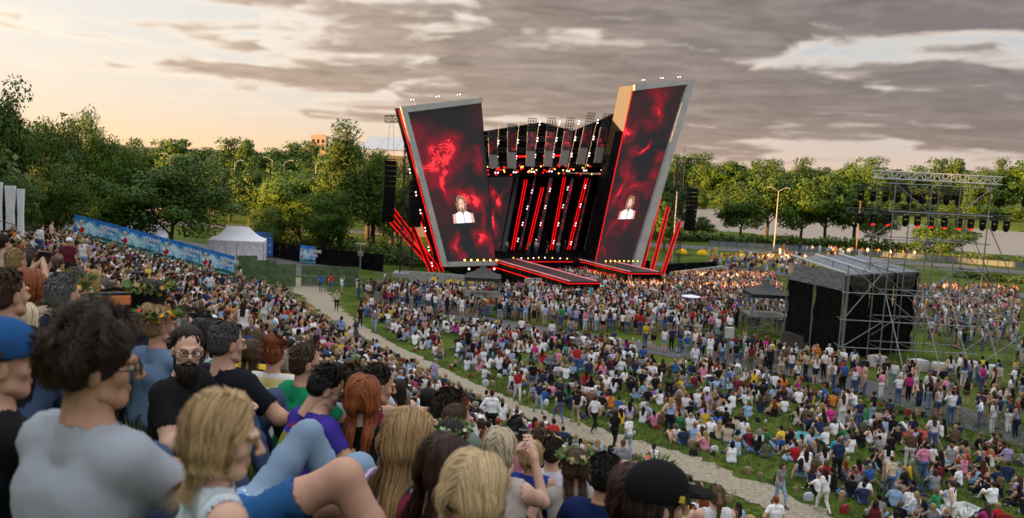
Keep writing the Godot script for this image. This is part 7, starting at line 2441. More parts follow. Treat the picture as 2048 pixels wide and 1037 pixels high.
# ---------------------------------------------------------------- the people close to the camera
func head_net(fem: bool) -> Array:
	var key := "headnet %s" % fem
	if meshes.has(key): return meshes[key]
	var s := Sdf.new(Vector3(-0.12, -0.20, -0.16), Vector3(0.12, 0.15, 0.14), 0.0062)
	var k := 0.94 if fem else 1.0
	s.ell(Vector3(0, 0.032, 0.012), Vector3(0.075, 0.09, 0.094), 0.02, 1)
	s.ell(Vector3(0, -0.03, -0.026), Vector3(0.058 * k, 0.078, 0.062), 0.03, 1)
	s.ell(Vector3(0, -0.093, -0.056), Vector3(0.032 * k, 0.022, 0.028), 0.025, 1)
	for e in [-1, 1]:
		s.ell(Vector3(0.046 * e, -0.022, -0.056), Vector3(0.019, 0.022, 0.020), 0.02, 1)
		s.cap(Vector3(0.052 * e, -0.075, -0.015), Vector3(0.02 * e, -0.092, -0.06), 0.018 * k, 0.02 * k, 0.03, 1)
		s.ell(Vector3(0.077 * e, -0.012, 0.012), Vector3(0.010, 0.032, 0.019), 0.008, 1, Basis(Vector3.UP, -0.35 * e))
		s.ell(Vector3(0.031 * e, 0.003, -0.101), Vector3(0.019, 0.012, 0.016), 0.012, 1, Basis(), true)
		s.cap(Vector3(0.014 * e, 0.021, -0.094), Vector3(0.046 * e, 0.024, -0.080), 0.010 if fem else 0.0125, 0.008, 0.012, 1)
		s.cap(Vector3(0.031 * e - 0.014 * e, 0.0245, -0.1025), Vector3(0.048 * e, 0.0265, -0.0865), 0.0035, 0.003, 0.003, 3)
		s.ell(Vector3(0.012 * e, -0.030, -0.106), Vector3(0.008, 0.007, 0.009), 0.006, 1)
	s.cap(Vector3(0, 0.016, -0.092), Vector3(0, -0.024, -0.119), 0.0085, 0.0125 * k, 0.010, 1)
	s.cap(Vector3(-0.018, -0.058, -0.087), Vector3(0.018, -0.058, -0.087), 0.006, 0.006, 0.008, 2)
	s.cap(Vector3(-0.015, -0.067, -0.086), Vector3(0.015, -0.067, -0.086), 0.0065, 0.0065, 0.006, 2)
	s.cap(Vector3(0, -0.04, 0.02), Vector3(0, -0.19, 0.035), 0.053 * k, 0.055 * k, 0.03, 1)
	meshes[key] = s.nets()
	return meshes[key]

func add_net(mb: MB, net: Array, t: Transform3D, cols: Dictionary) -> void:
	var s := mb.v.size()
	for i in net[0].size():
		var pv: Vector3 = net[0][i]
		var bl := 1.0 + 0.10 * noise.get_noise_3d(pv.x * 22.0, pv.y * 22.0, pv.z * 22.0) + 0.07 * noise.get_noise_3d(pv.x * 70.0, pv.y * 70.0, pv.z * 70.0)
		var cc: Color = cols.get(net[2][i], cols[1])
		mb.col = Color(cc.r * (0.5 + 0.5 * bl), cc.g * bl, cc.b * bl)
		mb.vert(t * net[0][i], (t.basis * net[1][i]).normalized())
	var qs: PackedInt32Array = net[3]
	for q in range(0, qs.size(), 4):
		mb.tri(s + qs[q], s + qs[q + 2], s + qs[q + 1]); mb.tri(s + qs[q], s + qs[q + 3], s + qs[q + 2])

# o: at (head centre), yaw, head (yaw beyond the body's, nod, tilt in degrees), pose, joints, hair, tones, len, cut, top, bot, outfit, fem, skin, sc ...
func front(o: Dictionary) -> Node3D:
	var yaw := deg_to_rad(o.yaw)
	var j := pose(o.get("pose", "sit_knees"), 0.22)
	for k in ["shl", "shr", "neck", "chest"]: j[k] = j[k] - Vector3(0, 0.025, 0)
	j.merge(o.get("j", {}), true)
	var lean: float = o.get("lean", 0.0)
	if lean != 0.0:
		for k in ["chest", "neck", "head", "shl", "shr"]:
			var p: Vector3 = j[k]
			j[k] = p.rotated(Vector3.RIGHT, -lean)
	var P: Vector3 = o.at
	var yb := Basis(Vector3.UP, yaw)
	var sc: float = o.get("sc", 1.0)
	var base: Vector3 = P - yb * (j.head * sc)
	var ground := land(base.x, base.z)
	var h: float = P.y - ground
	sc = clampf(h / j.head.y, 0.86, 1.14) if not o.has("sc") else sc
	base = P - yb * (j.head * sc)
	# whatever is left over goes into the length of the back
	var rest: float = base.y - land(base.x, base.z)
	rest = clampf(rest / sc, -0.10, 0.14)
	for k in j:
		var p: Vector3 = j[k]
		if k in ["pel", "hpl", "hpr"]: p.y += 0.0
		elif k in ["chest", "neck", "head", "shl", "shr"]: p.y += rest * (0.6 if k == "chest" else 1.0)
		elif k in ["ell", "elr", "wrl", "wrr"]: p.y += rest * 0.5
		j[k] = p
	base.y -= rest * sc
	fg_spots.append(base)
	var hd: Array = o.get("head", [0.0, 0.0, 0.0])
	var hb := Basis(Vector3.UP, deg_to_rad(hd[0])) * Basis(Vector3.RIGHT, deg_to_rad(hd[1])) * Basis(Vector3(0, 0, 1), deg_to_rad(hd[2]))
	var fem: bool = o.get("fem", false)
	var cell: float = o.get("cell", 0.015)
	var sd := body_sdf(j, cell, {"no_head": true, "fem": 1.0 if fem else 0.0, "fat": o.get("fat", 1.0), "fingers": o.get("fingers", ""), "curl": o.get("curl", 0.8)})
	var net := sd.nets()
	var outfit: String = o.get("outfit", "tee_long")
	var ms := dress(net, outfit, o.get("folds", 0.007))
	var n := thing("person", o.label, "person", Transform3D(yb.scaled(Vector3.ONE * sc), base), "people sitting close to the camera")
	var skins := [Color(0.50, 0.29, 0.20), Color(0.42, 0.235, 0.15), Color(0.56, 0.35, 0.255), Color(0.34, 0.19, 0.12)]
	var sk: Color = skins[o.get("skin", 0)]
	# body: the whole figure, drawn in a little under the clothes, with the head on its neck
	var map: Array = OUTFITS[outfit]
	var body := [net[0].duplicate(), net[1], net[2], net[3]]
	for i in body[0].size():
		if map[net[2][i]] != 0: body[0][i] = net[0][i] - net[1][i] * 0.012
	var mb := MB.new()
	mb.use_c = true
	add_net(mb, body, Transform3D(), {1: sk})
	var ht := Transform3D(hb.scaled(Vector3.ONE * o.get("head_sc", 1.0)), j.head)
	var brow: Color = (o.get("tones", [Color(0.02, 0.013, 0.01), Color.BLACK])[0]) * 0.8
	add_net(mb, head_net(fem), ht, {1: sk, 2: Color(sk.r * 0.82, sk.g * 0.66, sk.b * 0.66), 3: brow.lerp(sk, 0.25)})
	if o.get("eyes", false):
		for e in [-1, 1]:
			mb.col = Color(0.40, 0.36, 0.33)
			ball(mb, ht * Vector3(0.031 * e, 0.002, -0.0835), 0.0112)
			mb.col = Color(0.03, 0.025, 0.02)
			ball(mb, ht * Vector3(0.031 * e + o.get("look", 0.0), 0.002, -0.0905), 0.0062)
	part("body", mb.mesh(), vc_mat("skin of the near people", 0.52), n)
	var tc: Color = o.top
	var tm: Material = o.get("top_mat", cloth("near top %.3f %.3f %.3f" % [tc.r, tc.g, tc.b], tc))
	part("dress" if outfit == "dress" else "shirt", ms[1], tm, n)
	var bc: Color = o.get("bot", Color(0.06, 0.09, 0.17))
	if ms[2].get_surface_count(): part("trousers", ms[2], cloth("near bottom %.3f %.3f %.3f" % [bc.r, bc.g, bc.b], bc), n)
	part("shoes", ms[3], cloth("near shoes", Color(0.05, 0.05, 0.055)), n)
	# hair: a smooth volume with strands over it
	var tones: Array = o.get("tones", [Color(0.02, 0.013, 0.01), Color(0.05, 0.03, 0.02)])
	var style: String = o.get("hair", "short")
	if style != "bald":
		var hm := MB.new()
		hm.use_c = true
		hm.col = tones[0].lerp(tones[1], 0.3)
		hm.add(hair_shell("bun" if o.get("bun", false) else "short", 0.009, -0.006 if style != "curly" else 0.012))
		hm.add(strands(style, o.get("count", 1400), o.get("len", 0.035), o.get("wid", 0.005), tones, o.get("seed", 3), {"gravity_basis": hb, "wave": o.get("wave", 0.004), "volume": o.get("volume", 0.006 if o.has("cap") else 0.018), "part": o.get("part", 0.0), "fade": o.get("fade", 0.45), "comb": o.get("comb", Vector3.ZERO), "shoulders": -0.155, "back": o.get("back", 0.0), "back_z": o.get("back_z", 0.135)}))
		if o.get("bun", false): hm.add(strands("curly", 220, 0.035, 0.005, tones, 9), Transform3D(Basis().scaled(Vector3.ONE * 0.45), Vector3(0, 0.10, 0.085)))
		part("hair", hm.mesh(), vc_mat("near hair", 0.42), n, ht)
	if o.has("beard"):
		var bd := MB.new()
		bd.use_c = true
		bd.col = tones[0]
		var bs := Sdf.new(Vector3(-0.11, -0.22, -0.16), Vector3(0.11, 0.02, 0.06), 0.008)
		bs.ell(Vector3(0, -0.105, -0.055), Vector3(0.062, 0.062, 0.055), 0.02, 1)
		for e in [-1, 1]:
			bs.cap(Vector3(0.066 * e, -0.03, -0.005), Vector3(0.05 * e, -0.095, -0.03), 0.012, 0.024, 0.02, 1)
			bs.cap(Vector3(0.004 * e, -0.047, -0.108), Vector3(0.034 * e, -0.062, -0.09), 0.007, 0.007, 0.006, 1)
		bs.ell(Vector3(0, -0.062, -0.11), Vector3(0.024, 0.010, 0.02), 0.006, 1, Basis(), true)
		add_net(bd, bs.nets(), Transform3D(), {1: tones[0]})
		var rr := RandomNumberGenerator.new()
		rr.seed = 5
		for i in 500:
			var e := Vector3(rr.randf_range(-1, 1), rr.randf_range(-1, 0.5), rr.randf_range(-1, 0.3)).normalized()
			var p := Vector3(0, -0.105, -0.055) + e * Vector3(0.06, 0.06, 0.054)
			mb = bd
			bd.col = tones[0].lerp(tones[1], rr.randf())
			ribbon(bd, PackedVector3Array([p, p + e * 0.010 + Vector3(0, -0.012, 0), p + e * 0.012 + Vector3(0, -0.028, 0)]), 0.004, e)
		part("beard", bd.mesh(), vc_mat("near hair", 0.42), n, ht)
	if o.has("glasses"):
		var g := MB.new()
		var lens := MB.new()
		for e in [-1, 1]:
			var pts := []
			for i in 13: pts.append(Vector3(0.033 * e + 0.024 * cos(i * TAU / 12), 0.0 + 0.018 * sin(i * TAU / 12), -0.113))
			g.pipe(pts, 0.0022, 4)
			g.pipe([Vector3(0.056 * e, 0.004, -0.112), Vector3(0.077 * e, 0.004, -0.08), Vector3(0.079 * e, 0.0, 0.01)], 0.0022, 4)
			lens.lathe(Vector3(0.033 * e, 0, -0.1125), [Vector2(0.0, 0.0), Vector2(0.022, 0.0)], 12)
		g.pipe([Vector3(-0.010, 0.004, -0.114), Vector3(0.010, 0.004, -0.114)], 0.002, 4)
		var gt: Transform3D = ht * o.get("glasses_at", Transform3D())
		var gp := part("glasses", g.mesh(), mat("spectacle frame", lin(0.006, 0.005, 0.005), 0.8), n, gt)
		if o.glasses == "dark":
			var dk := MB.new()
			for e in [-1, 1]: dk.box(Vector3(0.033 * e, 0, -0.113), Vector3(0.050, 0.036, 0.004))
			part("lens", dk.mesh(), mat("dark lens", lin(0.006, 0.007, 0.012), 0.05), gp)
	if o.has("cap"):
		part("cap", cap_shell(0.006).mesh(), cloth("near cap %.2f %.2f" % [o.cap.r, o.cap.b], o.cap), n, ht.scaled_local(Vector3.ONE * 1.11))
	if o.has("wreath"):
		part("flower_wreath", wreath_mesh(o.get("seed", 3) + 40, o.wreath, o.get("wreath_sc", 1.0)), vc_mat("wreath", 0.7), n, ht.scaled_local(Vector3.ONE * 1.07))
	if o.has("back_text"):
		var y0: float = o.get("text_y", 0.50)
		for row in o.back_text:
			var tmsh := text_mesh(row[0], row[1])
			var arr := tmsh.get_mesh_arrays()
			var tb := MB.new()
			for i in arr[Mesh.ARRAY_VERTEX].size():
				var v: Vector3 = arr[Mesh.ARRAY_VERTEX][i]
				# wrap the letters onto the back: step in from behind until the cloth is met
				var q := Vector3(v.x + row[3], y0 + v.y + row[2], 0.32)
				for s in 30:
					var f := sd.at(q)
					if f < 0.013: break
					q.z -= maxf(f * 0.7, 0.004)
				tb.vert(q + Vector3(0, 0, 0.004), Vector3(0, 0, 1))
			for i in arr[Mesh.ARRAY_INDEX]: tb.ix.append(i)
			part("lettering", tb.mesh(), mat("printed letters %s" % str(row[4]), row[4], 0.8), n)
	if o.has("print"):
		# a flat print on the back: small uneven patches laid on the cloth
		var pb := MB.new()
		pb.use_c = true
		var pr := RandomNumberGenerator.new()
		pr.seed = 4
		for e in o.print:
			pb.col = e[3]
			var s0 := pb.v.size()
			for k in 10:
				var rr: float = 0.0 if k == 0 else e[2] * pr.randf_range(0.6, 1.1)
				var q := Vector3(e[0] + rr * cos(k * TAU / 9.0), e[1] + rr * sin(k * TAU / 9.0), 0.34)
				for s in 40:
					var fd := sd.at(q)
					if fd < 0.016: break
					q.z -= maxf(fd * 0.7, 0.004)
				pb.vert(q + Vector3(0, 0, 0.005), Vector3(0, 0, 1))
			for k in 9: pb.tri(s0, s0 + 1 + (k + 1) % 9, s0 + 1 + k)
		part("print", pb.mesh(), vc_mat("shirt print", 0.85), n)
	return n

func striped(key: String, cols: Array, metres: float, vertical: bool) -> StandardMaterial3D:
	var m := cloth(key, Color(1, 1, 1))
	var im := Image.create(64, 64, false, Image.FORMAT_RGB8)
	for y in 64:
		for x in 64:
			var k := (x if vertical else y) * cols.size() / 64
			im.set_pixel(x, y, Color(cols[k].r, cols[k].g, cols[k].b).linear_to_srgb())
	m.albedo_texture = ImageTexture.create_from_image(im)
	m.uv1_scale = Vector3.ONE / metres
	return m

func make_front() -> void:
	var dk := [Color(0.014, 0.009, 0.007), Color(0.04, 0.025, 0.017)]
	var bk := [Color(0.006, 0.005, 0.005), Color(0.02, 0.016, 0.014)]
	var br := [Color(0.035, 0.02, 0.011), Color(0.09, 0.055, 0.03)]
	var bl := [Color(0.20, 0.12, 0.05), Color(0.55, 0.38, 0.19)]
	var pb := [Color(0.33, 0.25, 0.15), Color(0.68, 0.56, 0.38)]
	var rd := [Color(0.12, 0.03, 0.010), Color(0.34, 0.10, 0.03)]
	var gy := [Color(0.03, 0.028, 0.027), Color(0.13, 0.125, 0.12)]
	var black := Color(0.013, 0.013, 0.015)
	front({"at": Vector3(-1.02, -0.55, -2.20), "yaw": -28, "head": [-34, -4, 0], "label": "man in plain grey t-shirt with dark curly hair and glasses, nearest the camera", "hair": "curly", "count": 7000, "len": 0.085, "wid": 0.0055, "head_sc": 0.95, "tones": [Color(0.010, 0.007, 0.005), Color(0.05, 0.03, 0.018)], "top": Color(0.38, 0.41, 0.46), "fat": 1.0, "cell": 0.012, "folds": 0.006, "glasses": "clear", "eyes": true, "skin": 1})
	front({"at": Vector3(-0.64, -0.65, -2.00), "yaw": -55, "head": [-22, -10, 0], "label": "small child with shoulder-length blond hair and pale frilled dress", "pose": "sit_cross", "sc": 0.70, "head_sc": 1.12, "fem": true, "hair": "long", "count": 4200, "len": 0.33, "wid": 0.003, "tones": bl, "wave": 0.008, "volume": 0.024, "outfit": "tank_shorts", "top_mat": striped("pale striped dress", [Color(0.62, 0.66, 0.68), Color(0.62, 0.66, 0.68), Color(0.42, 0.52, 0.58)], 0.05, true), "top": Color.WHITE, "bot": Color(0.6, 0.64, 0.66), "skin": 2, "cell": 0.012})
	front({"at": Vector3(-1.43, -0.63, -2.50), "yaw": -40, "head": [-10, -4, 0], "label": "person in bright blue cap and black t-shirt at the picture edge", "hair": "short", "tones": dk, "cap": Color(0.02, 0.09, 0.26), "top": black, "bot": Color(0.22, 0.27, 0.33), "cell": 0.014})
	front({"at": Vector3(-2.54, -0.78, -4.50), "yaw": -16, "head": [-6, 0, 0], "label": "man in black t-shirt with short brown faded hair at the picture edge", "hair": "short", "len": 0.04, "fade": 0.25, "tones": br, "top": black, "skin": 0})
	front({"at": Vector3(-2.68, -1.00, -4.90), "yaw": -8, "label": "woman with long platinum blond hair beside the man in black", "fem": true, "hair": "long", "count": 1700, "len": 0.42, "tones": pb, "outfit": "tank_long", "top": Color(0.60, 0.58, 0.60), "wid": 0.006})
	front({"at": Vector3(-3.12, -0.96, -5.80), "yaw": -20, "label": "woman with bobbed copper red hair and navy top holding flowers", "fem": true, "hair": "long", "count": 1100, "len": 0.22, "tones": rd, "top": Color(0.02, 0.025, 0.05), "wid": 0.006, "j": {"wrr": Vector3(0.16, 0.62, -0.40), "elr": Vector3(0.27, 0.40, -0.22)}})
	front({"at": Vector3(-2.81, -0.95, -5.60), "yaw": -15, "label": "man with grey cropped hair and navy shirt behind the curly-haired man", "hair": "short", "len": 0.025, "tones": [Color(0.04, 0.04, 0.04), Color(0.22, 0.215, 0.21)], "top": Color(0.022, 0.028, 0.05)})
	front({"at": Vector3(-2.54, -1.08, -6.30), "yaw": -20, "label": "black-haired woman wearing a leafy green wreath", "fem": true, "hair": "long", "count": 1100, "len": 0.30, "tones": bk, "top": Color(0.05, 0.05, 0.06), "wreath": [Color(0.3, 0.3, 0.1), Color(0.45, 0.25, 0.05)], "wreath_sc": 1.3})
	front({"at": Vector3(-2.35, -1.20, -6.00), "yaw": -25, "head": [-25, 0, 0], "label": "fair-haired woman in light denim shirt with a colourful flower wreath", "fem": true, "hair": "short", "bun": true, "len": 0.05, "tones": bl, "outfit": "full", "top": Color(0.17, 0.26, 0.40), "wreath": [Color(0.6, 0.06, 0.05), Color(0.7, 0.35, 0.03), Color(0.7, 0.62, 0.4), Color(0.5, 0.1, 0.12)], "wreath_sc": 1.4})
	front({"at": Vector3(-1.77, -1.11, -4.90), "yaw": -105, "head": [-48, 2, 3], "label": "bearded man in black t-shirt and glasses looking back at the camera", "hair": "short", "len": 0.04, "fade": 0.5, "tones": [Color(0.008, 0.006, 0.005), Color(0.03, 0.02, 0.014)], "comb": Vector3(0.2, 0.3, 0.3), "beard": true, "glasses": "clear", "eyes": true, "look": 0.001, "top": black, "skin": 2, "fat": 1.12, "fingers": "lr", "cell": 0.011, "curl": 0.9, "j": {"ell": Vector3(-0.29, 0.28, -0.14), "wrl": Vector3(-0.15, 0.40, -0.36), "elr": Vector3(0.28, 0.28, -0.18), "wrr": Vector3(0.16, 0.33, -0.42)}})
	front({"at": Vector3(-1.77, -1.21, -5.60), "yaw": -25, "head": [-18, -6, 0], "label": "broad man in black polo with grey-dark cropped hair beside the bearded man", "hair": "short", "len": 0.028, "tones": gy, "top": Color(0.012, 0.014, 0.02), "fat": 1.2, "fingers": "r", "j": {"elr": Vector3(0.36, 0.33, -0.14), "wrr": Vector3(0.22, 0.25, -0.38)}})
	front({"at": Vector3(-2.20, -1.34, -6.40), "yaw": -15, "label": "woman with straight black hair and teal striped top behind the bearded man", "fem": true, "hair": "long", "count": 1100, "len": 0.36, "tones": bk, "top_mat": striped("teal stripes", [Color(0.55, 0.62, 0.58), Color(0.04, 0.22, 0.19)], 0.06, true), "top": Color.WHITE})
	front({"at": Vector3(-1.84, -1.57, -7.00), "yaw": -8, "label": "woman with red hair in a clip and striped t-shirt, blue strap across her back", "fem": true, "hair": "short", "bun": true, "len": 0.05, "tones": rd, "top_mat": striped("grey and white bands", [Color(0.62, 0.60, 0.58), Color(0.62, 0.60, 0.58), Color(0.12, 0.11, 0.11), Color(0.60, 0.58, 0.57), Color(0.58, 0.45, 0.10), Color(0.62, 0.60, 0.58)], 0.42, false), "top": Color.WHITE, "fat": 1.1, "j": {"wrr": Vector3(0.10, 0.66, -0.36), "elr": Vector3(0.26, 0.45, -0.22)}})
	front({"at": Vector3(-1.86, -1.79, -7.60), "yaw": -12, "label": "woman with long ash blond hair beside the striped t-shirt", "fem": true, "hair": "long", "count": 1000, "len": 0.36, "tones": [Color(0.20, 0.16, 0.12), Color(0.45, 0.38, 0.30)], "top": Color(0.45, 0.40, 0.38)})
	front({"at": Vector3(-2.19, -1.71, -7.60), "yaw": -15, "label": "woman with long wavy brown hair before the striped t-shirt", "fem": true, "hair": "long", "count": 1000, "len": 0.40, "wave": 0.012, "tones": br, "top": black})
	front({"at": Vector3(-1.40, -1.45, -6.20), "yaw": -42, "head": [-20, 0, 0], "label": "man in vivid green polo shirt with short brown hair in profile", "hair": "short", "len": 0.035, "fade": 0.3, "tones": br, "top": Color(0.012, 0.26, 0.11), "skin": 0, "glasses": "clear"})
	front({"at": Vector3(-1.01, -1.31, -5.00), "yaw": -50, "head": [-18, -26, 0], "lean": 0.22, "label": "man in purple t-shirt with sunglasses, head bowed, printed back", "hair": "short", "len": 0.042, "fade": 0.6, "count": 2200, "tones": bk, "glasses": "dark", "eyes": true, "top": Color(0.055, 0.035, 0.30), "fingers": "r", "cell": 0.013, "print": [[-0.07, 0.42, 0.05, Color(0.45, 0.42, 0.05)], [-0.02, 0.40, 0.045, Color(0.10, 0.35, 0.32)], [-0.055, 0.35, 0.04, Color(0.45, 0.05, 0.05)], [-0.01, 0.345, 0.045, Color(0.6, 0.6, 0.58)], [-0.10, 0.37, 0.035, Color(0.25, 0.40, 0.06)], [-0.03, 0.49, 0.02, Color(0.40, 0.05, 0.12)], [-0.065, 0.495, 0.018, Color(0.40, 0.05, 0.12)], [0.005, 0.485, 0.018, Color(0.40, 0.05, 0.12)]]})
	front({"at": Vector3(-0.80, -1.35, -5.00), "yaw": -4, "label": "woman with long straight copper hair and loose black top", "fem": true, "hair": "long", "count": 3000, "len": 0.42, "tones": rd, "top": Color(0.008, 0.008, 0.009), "fat": 1.15, "wid": 0.005, "part": 0.1, "back": 0.02})
	front({"at": Vector3(-1.06, -1.58, -6.20), "yaw": -12, "label": "man with wavy brown hair and pale grey t-shirt behind the copper-haired woman", "hair": "short", "len": 0.06, "fade": 0.7, "tones": br, "top": Color(0.42, 0.42, 0.43)})
	front({"at": Vector3(-0.86, -1.53, -6.00), "yaw": -62, "head": [0, -14, 0], "lean": 0.15, "label": "dark-haired man in maroon t-shirt resting folded arms on his knees", "hair": "short", "len": 0.05, "tones": dk, "top": Color(0.12, 0.012, 0.03), "fingers": "lr", "j": {"ell": Vector3(-0.22, 0.47, -0.34), "wrl": Vector3(0.02, 0.47, -0.50), "elr": Vector3(0.24, 0.46, -0.32), "wrr": Vector3(-0.02, 0.50, -0.50)}})
	front({"at": Vector3(-0.36, -1.09, -3.45), "yaw": -38, "head": [-22, -4, 0], "label": "woman with very long honey blond hair and fine purple striped top", "fem": true, "hair": "long", "count": 4200, "len": 0.56, "wid": 0.0035, "tones": [Color(0.16, 0.09, 0.035), Color(0.48, 0.32, 0.15)], "volume": 0.026, "part": -0.15, "top_mat": striped("fine purple stripes", [Color(0.55, 0.52, 0.66), Color(0.16, 0.13, 0.36)], 0.03, true), "top": Color.WHITE, "cell": 0.013, "eyes": true, "back": 0.05})
	front({"at": Vector3(-0.20, -1.12, -3.25), "yaw": -35, "head": [-15, -6, 0], "label": "woman with long wavy dark brown hair beside the honey blond one", "fem": true, "hair": "long", "count": 4200, "len": 0.55, "wid": 0.0035, "wave": 0.016, "tones": [Color(0.012, 0.007, 0.005), Color(0.055, 0.028, 0.016)], "volume": 0.03, "top": Color(0.20, 0.03, 0.06), "cell": 0.013, "back": 0.05})
	front({"at": Vector3(-0.07, -0.95, -2.55), "yaw": -22, "head": [-12, -14, 0], "label": "pale blond head nearest the bottom edge of the picture", "fem": true, "hair": "long", "count": 4600, "len": 0.50, "wid": 0.003, "tones": [Color(0.30, 0.20, 0.09), Color(0.66, 0.50, 0.28)], "volume": 0.028, "top": Color(0.10, 0.11, 0.12), "cell": 0.013})
	front({"at": Vector3(-0.39, -1.74, -6.30), "yaw": -15, "label": "man with dark brown hair and sage green t-shirt", "hair": "short", "len": 0.045, "tones": dk, "top": Color(0.17, 0.22, 0.17)})
	front({"at": Vector3(-0.30, -1.70, -5.80), "yaw": -50, "head": [-12, 0, 0], "label": "man with shaved head and sunglasses pushed up on it", "hair": "short", "len": 0.008, "count": 900, "tones": br, "top": Color(0.30, 0.30, 0.30), "glasses": "dark", "glasses_at": Transform3D(Basis(Vector3.RIGHT, 0.9), Vector3(0, 0.085, -0.01)), "skin": 0})
	front({"at": Vector3(-0.29, -1.57, -5.00), "yaw": -30, "label": "black-haired woman with a pale green flower behind her ear", "fem": true, "hair": "long", "count": 1200, "len": 0.26, "tones": bk, "top": Color(0.03, 0.03, 0.035), "wreath": [Color(0.35, 0.5, 0.25), Color(0.5, 0.6, 0.4)]})
	front({"at": Vector3(-0.01, -1.58, -4.90), "yaw": -16, "label": "woman with streaky blond hair taking a picture with a dark camera", "fem": true, "hair": "long", "count": 1900, "len": 0.34, "tones": [Color(0.17, 0.12, 0.07), Color(0.62, 0.52, 0.36)], "outfit": "tank_shorts", "top": Color(0.50, 0.42, 0.38), "skin": 2, "fingers": "lr", "wid": 0.005, "j": {"elr": Vector3(0.25, 0.42, -0.20), "wrr": Vector3(0.16, 0.66, -0.26), "ell": Vector3(-0.24, 0.44, -0.22), "wrl": Vector3(0.02, 0.66, -0.32)}})
	front({"at": Vector3(0.21, -2.03, -6.20), "yaw": -12, "label": "woman with shaggy blond hair and royal blue dress", "fem": true, "hair": "long", "count": 1100, "len": 0.30, "tones": bl, "outfit": "dress", "top": Color(0.02, 0.06, 0.30), "wave": 0.01})
	front({"at": Vector3(0.39, -2.19, -6.80), "yaw": -6, "label": "broad man in white shirt with short dark hair", "hair": "short", "len": 0.03, "fade": 0.3, "tones": dk, "outfit": "tee_long", "top": Color(0.66, 0.65, 0.74), "fat": 1.22, "bot": Color(0.25, 0.24, 0.22)})
	front({"at": Vector3(0.51, -2.02, -6.00), "yaw": 4, "label": "woman with long brown hair, leafy wreath and pale beige top with black strap", "fem": true, "hair": "long", "count": 1200, "len": 0.42, "wave": 0.012, "tones": br, "top": Color(0.42, 0.38, 0.34), "wreath": [Color(0.45, 0.4, 0.2), Color(0.55, 0.5, 0.35)], "wreath_sc": 1.2})
	front({"at": Vector3(0.60, -1.73, -5.00), "yaw": -16, "label": "man with black cropped hair and navy t-shirt with white lettering on its back", "hair": "short", "len": 0.03, "fade": 0.2, "tones": bk, "top": Color(0.010, 0.022, 0.085), "skin": 1, "cell": 0.012, "back_text": [["sportsw", 0.095, -0.015, -0.15, lin(0.6, 0.62, 0.66)]], "text_y": 0.46, "print": [[-0.02, 0.375, 0.028, Color(0.35, 0.38, 0.45)], [-0.135, 0.475, 0.024, Color(0.6, 0.62, 0.66)], [-0.10, 0.32, 0.012, Color(0.35, 0.38, 0.45)], [-0.07, 0.32, 0.012, Color(0.35, 0.38, 0.45)], [-0.04, 0.32, 0.012, Color(0.35, 0.38, 0.45)], [-0.01, 0.32, 0.012, Color(0.35, 0.38, 0.45)], [0.02, 0.32, 0.012, Color(0.35, 0.38, 0.45)]]})
	front({"at": Vector3(0.71, -1.76, -5.00), "yaw": -34, "label": "bald man beside the navy t-shirt with white lettering", "hair": "bald", "top": Color(0.03, 0.03, 0.04), "skin": 0})
	var cap := front({"at": Vector3(0.60, -1.24, -3.30), "yaw": -55, "head": [-18, -6, 0], "label": "person in black baseball cap with small yellow patch at the bottom edge", "fem": true, "hair": "long", "count": 1400, "len": 0.30, "tones": dk, "cap": Color(0.010, 0.010, 0.011), "top": black, "cell": 0.014})
	front({"at": Vector3(0.57, -1.36, -3.70), "yaw": -28, "label": "woman with long dark auburn hair behind the black cap", "fem": true, "hair": "long", "count": 2000, "len": 0.45, "wid": 0.005, "tones": [Color(0.012, 0.006, 0.005), Color(0.06, 0.022, 0.016)], "top": Color(0.10, 0.03, 0.05)})
	var hat: Node3D = cap.get_node("cap")
	var pm := MB.new()
	pm.box(Vector3(0, 0, 0), Vector3(0.028, 0.02, 0.003))
	part("patch", pm.mesh(), mat("yellow patch", lin(0.62, 0.42, 0.03), 0.7), hat, Transform3D(Basis(Vector3.UP, 1.2), Vector3(0.083, 0.045, -0.03)))
	# two people lying back with their knees up
	var lie := {"pel": Vector3(0, 0.13, 0), "chest": Vector3(0, 0.22, 0.36), "neck": Vector3(0, 0.34, 0.53), "head": Vector3(0, 0.47, 0.60), "shl": Vector3(-0.17, 0.28, 0.48), "shr": Vector3(0.17, 0.28, 0.48), "hpl": Vector3(-0.085, 0.13, -0.03), "hpr": Vector3(0.085, 0.13, -0.03),
		"ell": Vector3(-0.28, 0.14, 0.62), "wrl": Vector3(-0.24, 0.03, 0.40), "elr": Vector3(0.28, 0.14, 0.62), "wrr": Vector3(0.24, 0.03, 0.40),
		"knl": Vector3(-0.15, 0.44, -0.30), "anl": Vector3(-0.10, 0.02, -0.50), "tol": Vector3(-0.11, -0.05, -0.68), "knr": Vector3(0.20, 0.36, -0.42), "anr": Vector3(0.26, -0.06, -0.66), "tor": Vector3(0.28, -0.14, -0.81)}
	lying(lie, Vector3(-1.10, 0, -3.85), -58.0, "person lying back in pale jeans with both knees raised", "tee_long", Color(0.33, 0.45, 0.62), Color(0.24, 0.34, 0.46), striped("blue zigzag knit", [Color(0.55, 0.62, 0.70), Color(0.16, 0.30, 0.52)], 0.05, false), br)
	var lie2 := lie.duplicate()
	lie2.merge({"knl": Vector3(-0.13, 0.28, -0.40), "anl": Vector3(-0.16, -0.02, -0.66), "tol": Vector3(-0.18, -0.06, -0.82), "knr": Vector3(0.12, 0.46, -0.43), "anr": Vector3(0.16, 0.0, -0.68), "tor": Vector3(0.18, -0.06, -0.84), "pel": Vector3(0, 0.22, 0), "hpl": Vector3(-0.085, 0.2, -0.03), "hpr": Vector3(0.085, 0.24, -0.03)}, true)
